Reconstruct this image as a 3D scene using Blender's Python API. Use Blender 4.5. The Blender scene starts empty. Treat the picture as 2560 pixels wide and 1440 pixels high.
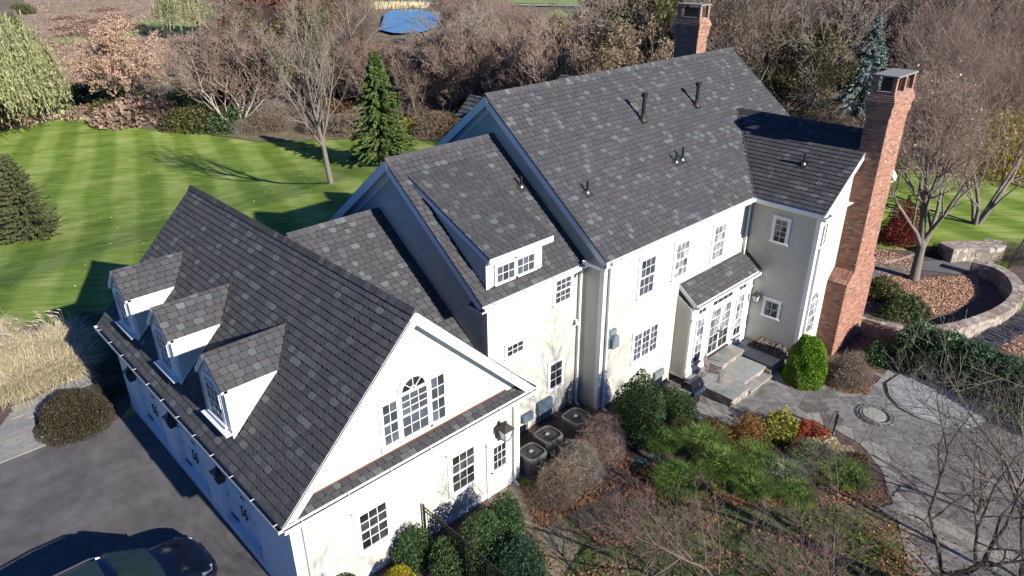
import bpy, math, random
import numpy as np
from mathutils import Vector, Matrix
from mathutils.geometry import delaunay_2d_cdt
R = math.radians
random.seed(7); rng = np.random.default_rng(7)
SC = bpy.context.scene
COL = SC.collection

# ---------------------------------------------------------------- camera
CAM_H, PITCH, YAW, ROLL, FPX = 15.759, 0.45541514, 0.76167576, -0.00583666, 1790.75
fwd = Vector((math.sin(YAW)*math.cos(PITCH), math.cos(YAW)*math.cos(PITCH), -math.sin(PITCH)))
rt = Vector((math.cos(YAW), -math.sin(YAW), 0)); up = rt.cross(fwd)
rt2 = rt*math.cos(ROLL)+up*math.sin(ROLL); up2 = -rt*math.sin(ROLL)+up*math.cos(ROLL)
cd = bpy.data.cameras.new('camera'); cam = bpy.data.objects.new('camera', cd); COL.objects.link(cam)
cd.sensor_width = 36; cd.lens = FPX/2560*36; cd.clip_start = .1; cd.clip_end = 2500
M = Matrix.Identity(4)
for i in range(3):
    M[i][0] = rt2[i]; M[i][1] = up2[i]; M[i][2] = -fwd[i]
M[2][3] = CAM_H
cam.matrix_world = M
SC.camera = cam

# ---------------------------------------------------------------- world, sun, exposure
EL = math.atan2(1, 2.08); SX = -0.045           # light travels (SX, 2.08, -1)
w = bpy.data.worlds.new('World'); SC.world = w; w.use_nodes = True
nt = w.node_tree; bg = nt.nodes['Background']
sky = nt.nodes.new('ShaderNodeTexSky'); sky.sky_type = 'NISHITA'; sky.sun_disc = False
sky.sun_elevation = EL; sky.sun_rotation = math.pi - math.atan2(-SX, 2.08)*-1
sky.air_density = 1.0; sky.dust_density = .5; sky.ozone_density = 1.6
tint = nt.nodes.new('ShaderNodeMix'); tint.data_type = 'RGBA'; tint.blend_type = 'MULTIPLY'; tint.inputs[0].default_value = 1
tint.inputs[7].default_value = (.22, .58, 1.35, 1)          # the photograph's cold sky balance
nt.links.new(sky.outputs[0], tint.inputs[6]); nt.links.new(tint.outputs[2], bg.inputs[0]); bg.inputs[1].default_value = 0.05
sd = bpy.data.lights.new('sun', 'SUN'); sd.energy = 5.0; sd.angle = R(.53); sd.color = (1, .955, .89)
so = bpy.data.objects.new('sun', sd); COL.objects.link(so)
so.rotation_euler = Vector((SX, 2.08, -1)).to_track_quat('-Z', 'Y').to_euler(); so.location = (0, 0, 60)
vs = SC.view_settings; SC.display_settings.display_device = 'sRGB'
vs.view_transform = 'Standard'; vs.look = 'None'; vs.gamma = 1; vs.use_curve_mapping = False
vs.exposure = 0.8
SC.render.engine = 'CYCLES'
cy = SC.cycles; cy.max_bounces = 6; cy.diffuse_bounces = 3; cy.glossy_bounces = 3; cy.transmission_bounces = 4
cy.transparent_max_bounces = 6; cy.caustics_reflective = False; cy.caustics_refractive = False
cy.use_denoising = True; cy.sample_clamp_indirect = 6

# ---------------------------------------------------------------- terrain height
_u = [-500, 33, 38, 43, 46.5, 50.5, 54.5, 58.7, 65, 72, 80, 120, 900]
_d = [0, 0, .1, .35, .65, 1.6, 2.4, 2.95, 3.45, 3.72, 3.95, 4.1, 4.1]
def sst(a, b, x):
    t = np.clip((np.asarray(x, float)-a)/(b-a), 0, 1); return t*t*(3-2*t)
def ter(x, y):
    x = np.asarray(x, float); y = np.asarray(y, float)
    u = y+.15*np.clip(25-x, 0, 25)
    u = np.maximum(u, np.where(x > 70, 33+(x-70)*.5, -500))
    return -np.interp(u, _u, _d)-.82*sst(17.8, 21.6, x)*(1-sst(18, 34, y))
def tz(x, y): return float(ter(x, y))
def ray(px, py):
    return rt2*((px-1280)/FPX)+up2*(-(py-720)/FPX)+fwd
def P(px, py, z=None):
    """point of the place seen at a pixel of the 2560 wide photograph, on the terrain or at height z"""
    d = ray(px, py)
    if z is not None:
        k = (z-CAM_H)/d.z; return Vector((d.x*k, d.y*k, z))
    zz = 0.
    for _ in range(40):
        k = (zz-CAM_H)/d.z; n = tz(d.x*k, d.y*k); zz = zz*.5+n*.5
    k = (zz-CAM_H)/d.z
    return Vector((d.x*k, d.y*k, zz))

# ---------------------------------------------------------------- materials
MATS = {}
def mat(name, col, rough=.8, var=0., scale=3., col2=None, island=None, bump=0., bscale=30., metal=0., spec=.5,
        trans=0., objrand=0., ramp=None, mask=None):
    """col mixed with col2 by noise; island: list of (pos,colour) picked per island"""
    if name in MATS: return MATS[name]
    m = bpy.data.materials.new(name); m.use_nodes = True
    n = m.node_tree.nodes; l = m.node_tree.links; b = n['Principled BSDF']
    b.inputs['Roughness'].default_value = rough; b.inputs['Metallic'].default_value = metal
    b.inputs['Specular IOR Level'].default_value = spec
    tc = n.new('ShaderNodeTexCoord'); geo = n.new('ShaderNodeNewGeometry')
    pos = geo.outputs['Position']
    out = None
    if island:
        oi = n.new('ShaderNodeObjectInfo'); ad = n.new('ShaderNodeMath'); ad.operation = 'ADD'
        fr = n.new('ShaderNodeMath'); fr.operation = 'FRACT'
        l.new(geo.outputs['Random Per Island'], ad.inputs[0]); l.new(oi.outputs['Random'], ad.inputs[1]); l.new(ad.outputs[0], fr.inputs[0])
        cr = n.new('ShaderNodeValToRGB'); l.new(fr.outputs[0], cr.inputs[0])
        e = cr.color_ramp.elements
        while len(e) < len(island): e.new(.5)
        for q, (p_, c_) in zip(e, island): q.position = p_; q.color = (*c_, 1)
        out = cr.outputs[0]
    else:
        rgb = n.new('ShaderNodeRGB'); rgb.outputs[0].default_value = (*col, 1); out = rgb.outputs[0]
    if col2 is not None:
        no = n.new('ShaderNodeTexNoise'); no.inputs['Scale'].default_value = scale; no.inputs['Detail'].default_value = 6
        l.new(pos, no.inputs['Vector'])
        mr = n.new('ShaderNodeMapRange'); mr.inputs[1].default_value = .38; mr.inputs[2].default_value = .62; l.new(no.outputs[0], mr.inputs[0])
        mx = n.new('ShaderNodeMix'); mx.data_type = 'RGBA'; l.new(mr.outputs[0], mx.inputs[0]); l.new(out, mx.inputs[6]); mx.inputs[7].default_value = (*col2, 1)
        out = mx.outputs[2]
    if var:
        no = n.new('ShaderNodeTexNoise'); no.inputs['Scale'].default_value = scale*4.3; no.inputs['Detail'].default_value = 8; l.new(pos, no.inputs['Vector'])
        hs = n.new('ShaderNodeMapRange'); hs.inputs[1].default_value = .3; hs.inputs[2].default_value = .7
        hs.inputs[3].default_value = 1-var; hs.inputs[4].default_value = 1+var; l.new(no.outputs[0], hs.inputs[0])
        vm = n.new('ShaderNodeVectorMath'); vm.operation = 'SCALE'; l.new(out, vm.inputs[0]); l.new(hs.outputs[0], vm.inputs['Scale']); out = vm.outputs[0]
    if objrand:
        oi = n.new('ShaderNodeObjectInfo'); hs = n.new('ShaderNodeMapRange'); hs.inputs[3].default_value = 1-objrand; hs.inputs[4].default_value = 1+objrand
        l.new(oi.outputs['Random'], hs.inputs[0]); vm = n.new('ShaderNodeVectorMath'); vm.operation = 'SCALE'; l.new(out, vm.inputs[0]); l.new(hs.outputs[0], vm.inputs['Scale']); out = vm.outputs[0]
    l.new(out, b.inputs['Base Color'])
    if bump:
        no = n.new('ShaderNodeTexNoise'); no.inputs['Scale'].default_value = bscale; no.inputs['Detail'].default_value = 8; l.new(pos, no.inputs['Vector'])
        bp = n.new('ShaderNodeBump'); bp.inputs['Strength'].default_value = bump; bp.inputs['Distance'].default_value = .02
        l.new(no.outputs[0], bp.inputs['Height']); l.new(bp.outputs[0], b.inputs['Normal'])
    if trans:
        tr = n.new('ShaderNodeBsdfTranslucent'); l.new(out, tr.inputs[0])
        ms = n.new('ShaderNodeMixShader'); ms.inputs[0].default_value = trans
        l.new(b.outputs[0], ms.inputs[1]); l.new(tr.outputs[0], ms.inputs[2]); l.new(ms.outputs[0], n['Material Output'].inputs[0])
    MATS[name] = m
    return m

WHITE = mat('white_paint', (.74, .735, .72), .55, var=.03, scale=1.2)
SIDING = mat('cream_siding', (.50, .472, .395), .6, var=.05, scale=.7, col2=(.465, .445, .38))
SHIN = mat('shingle', (0, 0, 0), .9, island=[(0, (.072, .070, .072)), (.2, (.062, .061, .063)), (.36, (.084, .078, .079)), (.52, (.068, .067, .070)),
           (.64, (.092, .084, .084)), (.72, (.056, .06, .066)), (.84, (.078, .079, .081)), (.93, (.105, .11, .11)), (1, (.135, .143, .14))], var=.25, scale=9, bump=.5, bscale=160, spec=.25)
UNDER = mat('roof_underlay', (.022, .021, .021), .95)
BRICK = mat('brick', (0, 0, 0), .85, island=[(0, (.37, .175, .11)), (.2, (.31, .135, .085)), (.4, (.41, .21, .14)), (.55, (.25, .105, .07)),
            (.7, (.36, .175, .115)), (.84, (.15, .075, .058)), (.93, (.37, .225, .16)), (1, (.43, .29, .21))], var=.25, scale=8, bump=.3, bscale=90)
MORTAR = mat('mortar', (.36, .28, .215), .95, var=.15, scale=6)
SOOT = mat('weathered_brick', (0, 0, 0), .9, island=[(0, (.06, .035, .03)), (.4, (.09, .045, .035)), (.7, (.05, .035, .032)), (1, (.14, .08, .06))], var=.2, scale=8)
CONC = mat('concrete_cap', (.21, .205, .19), .9, var=.25, scale=3, bump=.3)
GLASS = mat('window_glass', (.012, .014, .016), .04, spec=.6, objrand=.6, col2=(.05, .05, .045), scale=1.7)
GREYGL = mat('grey_reflecting_glass', (.075, .082, .10), .05, spec=.6, objrand=.45, col2=(.045, .05, .06), scale=1.5)
PALEGL = mat('curtained_glass', (.30, .31, .32), .08, spec=.6, objrand=.5, col2=(.12, .12, .13), scale=4)
BLACK = mat('black_metal', (.012, .012, .013), .4, spec=.5)
DARKM = mat('dark_bronze', (.05, .04, .034), .45, metal=.3)
FLASH = mat('brown_flashing', (.085, .062, .055), .45, metal=.3)
LEAD = mat('lead_flashing', (.35, .35, .36), .35, metal=.8)
COPPER = mat('copper_trim', (.22, .09, .05), .5, metal=.4)
GREYPL = mat('grey_paint', (.17, .20, .21), .5)
ASPH = mat('asphalt', (.092, .085, .081), .92, col2=(.135, .125, .12), var=.2, scale=.55, bump=.6, bscale=220)
BARK = mat('grey_bark', (.17, .145, .12), .9, var=.35, scale=5, bump=.6, bscale=25)
PALEB = mat('pale_bark', (.33, .29, .24), .9, var=.3, scale=4)
TWIG = mat('brown_twig', (.195, .145, .105), .9, objrand=.25)
PINKT = mat('pink_brown_twig', (.245, .17, .135), .9, objrand=.2)
GREYT = mat('grey_twig', (.215, .18, .142), .9, objrand=.2)
CHERRY = mat('cherry_bark', (.13, .088, .078), .8, var=.3, scale=6)
CHTW = mat('cherry_twig', (.17, .105, .095), .8)
DARKB = mat('dark_bark', (.065, .05, .042), .9, var=.3, scale=5)
STONE = mat('field_stone', (0, 0, 0), .9, island=[(0, (.34, .29, .235)), (.25, (.22, .165, .135)), (.5, (.42, .35, .28)), (.75, (.18, .145, .125)), (1, (.50, .44, .36))], var=.22, scale=4, bump=.6, bscale=18)
BLUEST = mat('bluestone', (0, 0, 0), .85, island=[(0, (.22, .22, .205)), (.3, (.27, .265, .235)), (.55, (.19, .195, .19)), (.8, (.30, .27, .22)), (1, (.25, .26, .255))], var=.14, scale=1.6, bump=.25, bscale=30)
FLAGM = mat('flagstone', (0, 0, 0), .85, island=[(0, (.125, .115, .11)), (.3, (.165, .158, .15)), (.55, (.105, .093, .088)), (.8, (.205, .2, .19)), (1, (.14, .135, .13))], var=.38, scale=.9, bump=.25, bscale=22)
JOINT = mat('pale_joint', (.25, .23, .20), .95, var=.2, scale=4)
WOOD = mat('split_firewood', (0, 0, 0), .9, island=[(0, (.06, .045, .038)), (.5, (.10, .08, .065)), (1, (.16, .12, .09))], var=.3, scale=8)

def leafmat(name, cols, trans=.25, rough=.6, spec=.3, objrand=0):
    k = len(cols)-1
    return mat(name, cols[0], rough, island=[(i/k, c) for i, c in enumerate(cols)], trans=trans, spec=spec, objrand=objrand)
L_DARK = leafmat('dark_green_leaves', [(.035, .065, .02), (.055, .10, .03), (.075, .13, .04), (.045, .08, .028), (.11, .16, .065)])
L_LAUREL = leafmat('glossy_laurel_leaves', [(.03, .075, .028), (.045, .10, .036), (.065, .13, .05), (.035, .08, .03), (.12, .18, .10)], rough=.5, spec=.4)
L_BRIGHT = leafmat('bright_conifer_leaves', [(.12, .22, .014), (.15, .27, .018), (.09, .17, .014), (.19, .31, .028)])
L_GRASSY = leafmat('grassy_green_leaves', [(.16, .27, .04), (.24, .36, .06), (.29, .40, .09), (.11, .20, .035), (.38, .44, .17)], trans=.35)
L_YELLOW = leafmat('yellow_leaves', [(.36, .30, .02), (.28, .24, .02), (.42, .34, .03), (.20, .19, .02), (.30, .16, .03)])
L_RED = leafmat('crimson_leaves', [(.16, .012, .012), (.10, .008, .01), (.24, .02, .02), (.07, .01, .01)])
L_SCAR = leafmat('scarlet_leaves', [(.42, .05, .02), (.30, .03, .015), (.5, .10, .03), (.12, .10, .02)])
L_RUST = leafmat('rusty_leaves', [(.18, .085, .035), (.12, .07, .03), (.24, .12, .05), (.09, .07, .03), (.14, .10, .03)])
L_OLIVE = leafmat('olive_leaves', [(.10, .12, .03), (.07, .085, .03), (.13, .13, .04), (.15, .11, .04), (.06, .07, .03)])
L_TAN = leafmat('tan_leaves', [(.52, .36, .25), (.44, .29, .19), (.60, .43, .31), (.34, .23, .16)])
L_RUSSET = leafmat('russet_leaves', [(.24, .105, .065), (.18, .08, .055), (.32, .15, .095), (.13, .065, .05)])
L_WILLOW = leafmat('willow_leaves', [(.30, .32, .13), (.38, .38, .18), (.22, .24, .10), (.44, .43, .23), (.16, .17, .08)])
L_SPRUCE = leafmat('spruce_needles', [(.075, .12, .026), (.10, .15, .034), (.055, .09, .024), (.13, .17, .045)], trans=.1)
L_BLUE = leafmat('blue_spruce_needles', [(.19, .25, .24), (.14, .19, .185), (.26, .33, .31), (.09, .13, .125)], trans=.1)
L_PURP = leafmat('purple_green_leaves', [(.06, .04, .032), (.075, .05, .038), (.05, .055, .022), (.085, .075, .03), (.05, .035, .03)])
L_DRYG = leafmat('dry_grass', [(.72, .60, .38), (.60, .47, .30), (.80, .70, .48), (.58, .55, .25), (.66, .50, .38)], rough=.8)
L_FALLEN = leafmat('fallen_leaves', [(.30, .13, .055), (.24, .10, .045), (.38, .19, .09), (.17, .08, .045), (.34, .24, .12)], trans=.1, rough=.8)
L_PALEF = leafmat('pale_fallen_leaves', [(.50, .29, .18), (.40, .22, .14), (.58, .37, .24), (.28, .15, .10)], trans=.1, rough=.8)
L_BROWNG = leafmat('brown_meadow_plants', [(.30, .19, .145), (.22, .14, .11), (.38, .27, .20), (.32, .25, .15)], rough=.9)
L_VARI = leafmat('striped_grass_leaves', [(.20, .27, .11), (.34, .38, .22), (.14, .20, .08), (.42, .43, .29)], trans=.35)

def ground_mat():
    m = bpy.data.materials.new('lawn_grass'); m.use_nodes = True
    n = m.node_tree.nodes; l = m.node_tree.links; b = n['Principled BSDF']; b.inputs['Roughness'].default_value = .85
    b.inputs['Specular IOR Level'].default_value = .2
    geo = n.new('ShaderNodeNewGeometry')
    sp = n.new('ShaderNodeSeparateXYZ'); l.new(geo.outputs['Position'], sp.inputs[0])
    # mowing stripes run along (.32,.95); distort lightly
    nz = n.new('ShaderNodeTexNoise'); nz.inputs['Scale'].default_value = .08; l.new(geo.outputs['Position'], nz.inputs['Vector'])
    def mth(op, a, b_=None):
        q = n.new('ShaderNodeMath'); q.operation = op
        for i, v in enumerate((a, b_)):
            if v is None: continue
            if isinstance(v, (int, float)): q.inputs[i].default_value = v
            else: l.new(v, q.inputs[i])
        return q.outputs[0]
    s = mth('ADD', mth('MULTIPLY', sp.outputs[0], .955), mth('MULTIPLY', sp.outputs[1], -.30))
    s = mth('ADD', s, mth('MULTIPLY', nz.outputs[0], 1.6))
    st = mth('SINE', mth('MULTIPLY', s, math.pi/1.9))
    st = mth('MULTIPLY', st, 2.2); st = mth('MINIMUM', mth('MAXIMUM', st, -1), 1)
    s2 = mth('ADD', mth('MULTIPLY', sp.outputs[0], .30), mth('MULTIPLY', sp.outputs[1], .955))
    st2 = mth('SINE', mth('MULTIPLY', s2, math.pi/1.7))
    fine = n.new('ShaderNodeTexNoise'); fine.inputs['Scale'].default_value = 2.6; fine.inputs['Detail'].default_value = 10; fine.inputs['Roughness'].default_value = .7
    mp0 = n.new('ShaderNodeMapping'); mp0.inputs['Rotation'].default_value = (0, 0, R(46)); mp = n.new('ShaderNodeMapping'); mp.inputs['Scale'].default_value = (.16, 1.0, 1)
    l.new(geo.outputs['Position'], mp0.inputs[0]); l.new(mp0.outputs[0], mp.inputs[0]); l.new(mp.outputs[0], fine.inputs['Vector'])
    big = n.new('ShaderNodeTexNoise'); big.inputs['Scale'].default_value = .35; big.inputs['Detail'].default_value = 5; l.new(geo.outputs['Position'], big.inputs['Vector'])
    f = mth('ADD', mth('MULTIPLY', st, .17), mth('MULTIPLY', st2, .045))
    f = mth('ADD', f, mth('MULTIPLY', mth('SUBTRACT', fine.outputs[0], .5), 1.9))
    f = mth('ADD', f, mth('MULTIPLY', mth('SUBTRACT', big.outputs[0], .5), 1.0))
    f = mth('ADD', f, .5)
    cr = n.new('ShaderNodeValToRGB'); l.new(f, cr.inputs[0]); e = cr.color_ramp.elements
    e[0].position = 0; e[0].color = (.085, .145, .014, 1); e[1].position = 1; e[1].color = (.36, .42, .12, 1)
    q = e.new(.5); q.color = (.19, .275, .04, 1)
    l.new(cr.outputs[0], b.inputs['Base Color'])
    bn = n.new('ShaderNodeTexNoise'); bn.inputs['Scale'].default_value = 40; bn.inputs['Detail'].default_value = 6; l.new(geo.outputs['Position'], bn.inputs['Vector'])
    bp = n.new('ShaderNodeBump'); bp.inputs['Strength'].default_value = .8; bp.inputs['Distance'].default_value = .04
    l.new(bn.outputs[0], bp.inputs['Height']); l.new(bp.outputs[0], b.inputs['Normal'])
    return m
LAWN = ground_mat()
MULCH = mat('mulch', (.085, .056, .047), .95, col2=(.13, .085, .066), var=.4, scale=3, bump=1, bscale=45)
MEADOW = mat('meadow_growth', (.34, .23, .165), .95, col2=(.24, .20, .09), var=.45, scale=.12, bump=1, bscale=8)
FORESTF = mat('forest_floor', (.19, .135, .09), .95, col2=(.12, .12, .05), var=.4, scale=.3, bump=1, bscale=8)
FIELDG = mat('field_grass', (.17, .26, .05), .95, col2=(.24, .27, .08), var=.25, scale=.25, bump=.6, bscale=10)
WATER = mat('pond_water', (.15, .23, .28), .08, spec=.5, bump=.05, bscale=3)
ROADM = mat('road_asphalt', (.30, .29, .28), .9, var=.1)
PATHM = mat('worn_stone_path', (.24, .19, .12), .9, col2=(.17, .15, .11), var=.25, scale=1.5, bump=.3)

# ---------------------------------------------------------------- mesh helpers
WL = {}
def V3(a): return Vector(a)
class MB:
    def __init__(s): s.v = []; s.f = []; s.m = []
    def add(s, vs, fs, mi=0):
        o = len(s.v); s.v += [tuple(q) for q in vs]; s.f += [tuple(i+o for i in f) for f in fs]; s.m += [mi]*len(fs); return s
    def ob(s, o, a, b, c, mi=0):
        """parallelepiped from corner o along vectors a, b, c"""
        o, a, b, c = V3(o), V3(a), V3(b), V3(c)
        vs = [o, o+a, o+a+b, o+b, o+c, o+a+c, o+a+b+c, o+b+c]
        fs = [(0, 3, 2, 1), (4, 5, 6, 7), (0, 1, 5, 4), (1, 2, 6, 5), (2, 3, 7, 6), (3, 0, 4, 7)]
        if a.cross(b).dot(c) < 0: fs = [f[::-1] for f in fs]
        return s.add(vs, fs, mi)
    def box(s, x0, x1, y0, y1, z0, z1, mi=0): return s.ob((x0, y0, z0), (x1-x0, 0, 0), (0, y1-y0, 0), (0, 0, z1-z0), mi)
    def quad(s, *p, mi=0): return s.add(p, [tuple(range(len(p)))], mi)
    def extr(s, pts, vec, mi=0, mi2=None):
        pts = [V3(p) for p in pts]; vec = V3(vec); n = len(pts)
        s.add(pts+[p+vec for p in pts], [tuple(range(n))[::-1], tuple(range(n, 2*n))]+[(i, (i+1) % n, n+(i+1) % n, n+i) for i in range(n)], mi)
        return s
    def tube(s, p0, p1, r0, r1=None, n=8, mi=0, cap=True):
        p0, p1 = V3(p0), V3(p1); r1 = r0 if r1 is None else r1
        d = (p1-p0).normalized(); a = d.orthogonal().normalized(); b = d.cross(a)
        vs = []
        for p, r in ((p0, r0), (p1, r1)):
            for k in range(n):
                t = 2*math.pi*k/n; vs.append(p+(a*math.cos(t)+b*math.sin(t))*r)
        fs = [(k, (k+1) % n, n+(k+1) % n, n+k) for k in range(n)]
        if cap: fs += [tuple(range(n))[::-1], tuple(range(n, 2*n))]
        return s.add(vs, fs, mi)
    def path(s, pts, r, n=6, mi=0):
        for a, b in zip(pts[:-1], pts[1:]): s.tube(a, b, r, r, n, mi)
        return s
    def lathe(s, c, prof, n=16, mi=0):
        c = V3(c); vs = []
        for r, z in prof:
            for k in range(n):
                t = 2*math.pi*k/n; vs.append(c+V3((r*math.cos(t), r*math.sin(t), z)))
        fs = []
        for j in range(len(prof)-1):
            for k in range(n): fs.append((j*n+k, j*n+(k+1) % n, (j+1)*n+(k+1) % n, (j+1)*n+k))
        fs += [tuple(range(n))[::-1], tuple(range((len(prof)-1)*n, len(prof)*n))]
        return s.add(vs, fs, mi)
    def build(s, name, mats, parent=None, kind=None, label=None, smooth=False, cat=None, group=None):
        if not isinstance(mats, (list, tuple)): mats = [mats]
        off = WL.get(parent.name, V3((0, 0, 0))) if parent else V3((0, 0, 0))
        me = bpy.data.meshes.new(name); me.from_pydata([(a-off.x, b-off.y, c-off.z) for a, b, c in s.v], [], s.f)
        for m_ in mats: me.materials.append(m_)
        if len(mats) > 1: me.polygons.foreach_set('material_index', s.m)
        if smooth: me.polygons.foreach_set('use_smooth', [True]*len(me.polygons))
        return link(name, me, parent, kind, label, cat, group)
def link(name, me, parent=None, kind=None, label=None, cat=None, group=None):
    o = bpy.data.objects.new(name, me); COL.objects.link(o)
    if parent: o.parent = parent; WL[o.name] = WL.get(parent.name, V3((0, 0, 0)))
    if kind: o['kind'] = kind
    if label: o['label'] = label
    if cat: o['category'] = cat
    if group: o['group'] = group
    return o
def thing(name, label, cat, loc=(0, 0, 0), group=None, rz=0):
    o = bpy.data.objects.new(name, None); COL.objects.link(o); o.location = loc; o.rotation_euler = (0, 0, rz)
    o['label'] = label; o['category'] = cat
    if group: o['group'] = group
    WL[o.name] = V3(loc); o.empty_display_size = .2
    return o
def npmesh(name, V, F, mats, mi=None, smooth=False):
    V = np.ascontiguousarray(V, dtype=np.float32).reshape(-1, 3); F = np.ascontiguousarray(F, dtype=np.int32)
    k = F.shape[1]; me = bpy.data.meshes.new(name)
    me.vertices.add(len(V)); me.vertices.foreach_set('co', V.ravel())
    me.loops.add(F.size); me.loops.foreach_set('vertex_index', F.ravel())
    me.polygons.add(len(F)); me.polygons.foreach_set('loop_start', np.arange(0, F.size, k, dtype=np.int32))
    if not isinstance(mats, (list, tuple)): mats = [mats]
    for m_ in mats: me.materials.append(m_)
    if mi is not None: me.polygons.foreach_set('material_index', np.asarray(mi, dtype=np.int32))
    if smooth: me.polygons.foreach_set('use_smooth', np.ones(len(F), bool))
    me.update(calc_edges=True); return me
def copytree(o, **kw):
    c = o.copy(); COL.objects.link(c)
    for ch in o.children:
        d = ch.copy(); COL.objects.link(d); d.parent = c
        for g in ch.children:
            e = g.copy(); COL.objects.link(e); e.parent = d
    for k, v in kw.items(): c[k] = v
    return c
def unit(a): return a/np.maximum(np.linalg.norm(a, axis=-1, keepdims=True), 1e-9)
def leafmesh(name, C, D, S, aspect, m, flat=None):
    """diamond leaves at C, long axis D (unit), half length S"""
    N = len(C); r = rng.normal(size=(N, 3)); B = unit(np.cross(D, r)); S = np.asarray(S).reshape(-1, 1)*np.ones((N, 1))
    A = D*S; B = B*S*aspect
    V = np.stack([C-A, C+B, C+A, C-B], 1).reshape(-1, 3)
    return npmesh(name, V, np.arange(4*N).reshape(N, 4), m)
def segmesh(name, S, k, m):
    """S: rows p0(3) p1(3) r0 r1 -> k sided tapered sticks"""
    S = np.asarray(S, float); p0, p1, r0, r1 = S[:, :3], S[:, 3:6], S[:, 6:7], S[:, 7:8]
    d = unit(p1-p0); h = np.where(np.abs(d[:, 2:3]) > .9, np.array([[1., 0, 0]]), np.array([[0, 0, 1.]]))
    a = unit(np.cross(d, h)); b = np.cross(d, a); N = len(S); V = np.zeros((N, 2*k, 3))
    for i in range(k):
        t = 2*math.pi*i/k; e = a*math.cos(t)+b*math.sin(t); V[:, i] = p0+e*r0; V[:, k+i] = p1+e*r1
    F = np.array([(i, (i+1) % k, k+(i+1) % k, k+i) for i in range(k)])
    F = (F[None]+(np.arange(N)*2*k)[:, None, None]).reshape(-1, 4)
    return npmesh(name, V.reshape(-1, 3), F, m)
def drape(name, poly, mat_, dz, step=2., kind='structure', zfun=None, parent=None):
    poly = [Vector((p[0], p[1])) for p in poly]; n = len(poly); vs = []
    edges = []
    for i in range(n):
        a, b = poly[i], poly[(i+1) % n]; m_ = max(1, int((b-a).length/step))
        for j in range(m_): vs.append(a+(b-a)*(j/m_))
    nb = len(vs); edges = [(i, (i+1) % nb) for i in range(nb)]
    xs = [p.x for p in poly]; ys = [p.y for p in poly]
    def inside(x, y):
        c = False
        for i in range(n):
            a, b = poly[i], poly[(i+1) % n]
            if (a.y > y) != (b.y > y) and x < (b.x-a.x)*(y-a.y)/(b.y-a.y)+a.x: c = not c
        return c
    x = min(xs)+step*.5
    while x < max(xs):
        y = min(ys)+step*.5
        while y < max(ys):
            if inside(x, y): vs.append(Vector((x, y)))
            y += step
        x += step
    r = delaunay_2d_cdt(vs, edges, [], 1, 1e-4)
    zf = zfun or tz
    V = [(p.x, p.y, zf(p.x, p.y)+dz) for p in r[0]]
    me = bpy.data.meshes.new(name); me.from_pydata(V, [], [tuple(f) for f in r[2]]); me.materials.append(mat_)
    me.polygons.foreach_set('use_smooth', [True]*len(me.polygons)); me.update()
    o = link(name, me, None, kind)
    # face up
    if me.polygons and me.polygons[0].normal.z < 0: me.flip_normals()
    return o

# ================================================================ SETTING: ground
def build_ground():
    def axis(a, b, fa, fb, s, big):
        r = []; x = a
        while x < b:
            r.append(x); x += s if fa <= x <= fb else big
        r.append(b); return np.array(r)
    xs = axis(-120, 560, -12, 60, 1.0, 8); ys = axis(-60, 620, -6, 95, 1.0, 8)
    X, Y = np.meshgrid(xs, ys); Z = ter(X, Y)
    far = sst(60, 110, np.hypot(X, Y)); Z = Z+far*.35*np.sin(X*.11+1)*np.cos(Y*.09)
    V = np.stack([X, Y, Z], -1).reshape(-1, 3); nx = len(xs)
    i = np.arange(len(ys)-1)[:, None]*nx+np.arange(nx-1)[None]
    F = np.stack([i, i+1, i+nx+1, i+nx], -1).reshape(-1, 4)
    link('ground', npmesh('ground', V, F, LAWN, smooth=True), None, 'structure')
    global farz
build_ground()
def tzf(x, y):
    r = math.hypot(x, y); f = float(sst(60, 110, r))
    return tz(x, y)+f*.35*math.sin(x*.11+1)*math.cos(y*.09)
def Pv(px, py):
    px = np.asarray(px, float)[:, None]; py = np.asarray(py, float)[:, None]
    d = np.array(rt2)*((px-1280)/FPX)+np.array(up2)*(-(py-720)/FPX)+np.array(fwd); z = np.zeros(len(px))
    for _ in range(40):
        k = (z-CAM_H)/d[:, 2]; z = z*.5+ter(d[:, 0]*k, d[:, 1]*k)*.5
    k = (z-CAM_H)/d[:, 2]; return np.stack([d[:, 0]*k, d[:, 1]*k, z], 1)
def poly_px(pts): return [P(*p)[:2] for p in pts]

wood_edge = [(-400, 335), (-60, 330), (0, 322), (60, 305), (150, 300), (260, 312), (370, 325), (520, 333), (640, 352), (760, 350), (900, 345), (1080, 350), (1300, 352), (1500, 345), (1700, 345), (1900, 360), (2230, 388), (2330, 400), (2430, 425), (2560, 470), (2800, 520)]
far_arc = [(620, 60), (620, 420), (300, 620), (-110, 620), (-110, 120)]
wp = [tuple(P(*p)[:2]) for p in wood_edge]
drape('forest_floor', [tuple(q) for q in ([(-60, 92)]+wp+[(620, 60), (620, 420), (300, 620), (-110, 620)])], FORESTF, .05, 9, zfun=tzf)
drape('meadow', poly_px([(90, 215), (150, 240), (300, 200), (430, 150), (600, 60), (640, 12), (640, -40), (60, -60), (60, 60)]), MEADOW, .16, 9, zfun=tzf)
drape('mown_lane', poly_px([(140, 118), (150, 92), (260, 97), (300, 70), (350, 54), (470, 60), (560, 80), (470, 88), (380, 82), (330, 100), (240, 112)]), FIELDG, .26, 7, zfun=tzf)
drape('far_field', poly_px([(1270, 8), (1560, 15), (1540, -60), (900, -60), (880, -8)]), FIELDG, .26, 14, zfun=tzf)
drape('green_clearing', poly_px([(1330, 45), (1400, 25), (1470, 70), (1500, 130), (1440, 190), (1370, 130)]), FIELDG, .26, 7, zfun=tzf)
drape('green_gap', poly_px([(515, 185), (560, 118), (620, 130), (610, 180), (560, 200)]), FIELDG, .2, 6, zfun=tzf)
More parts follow.
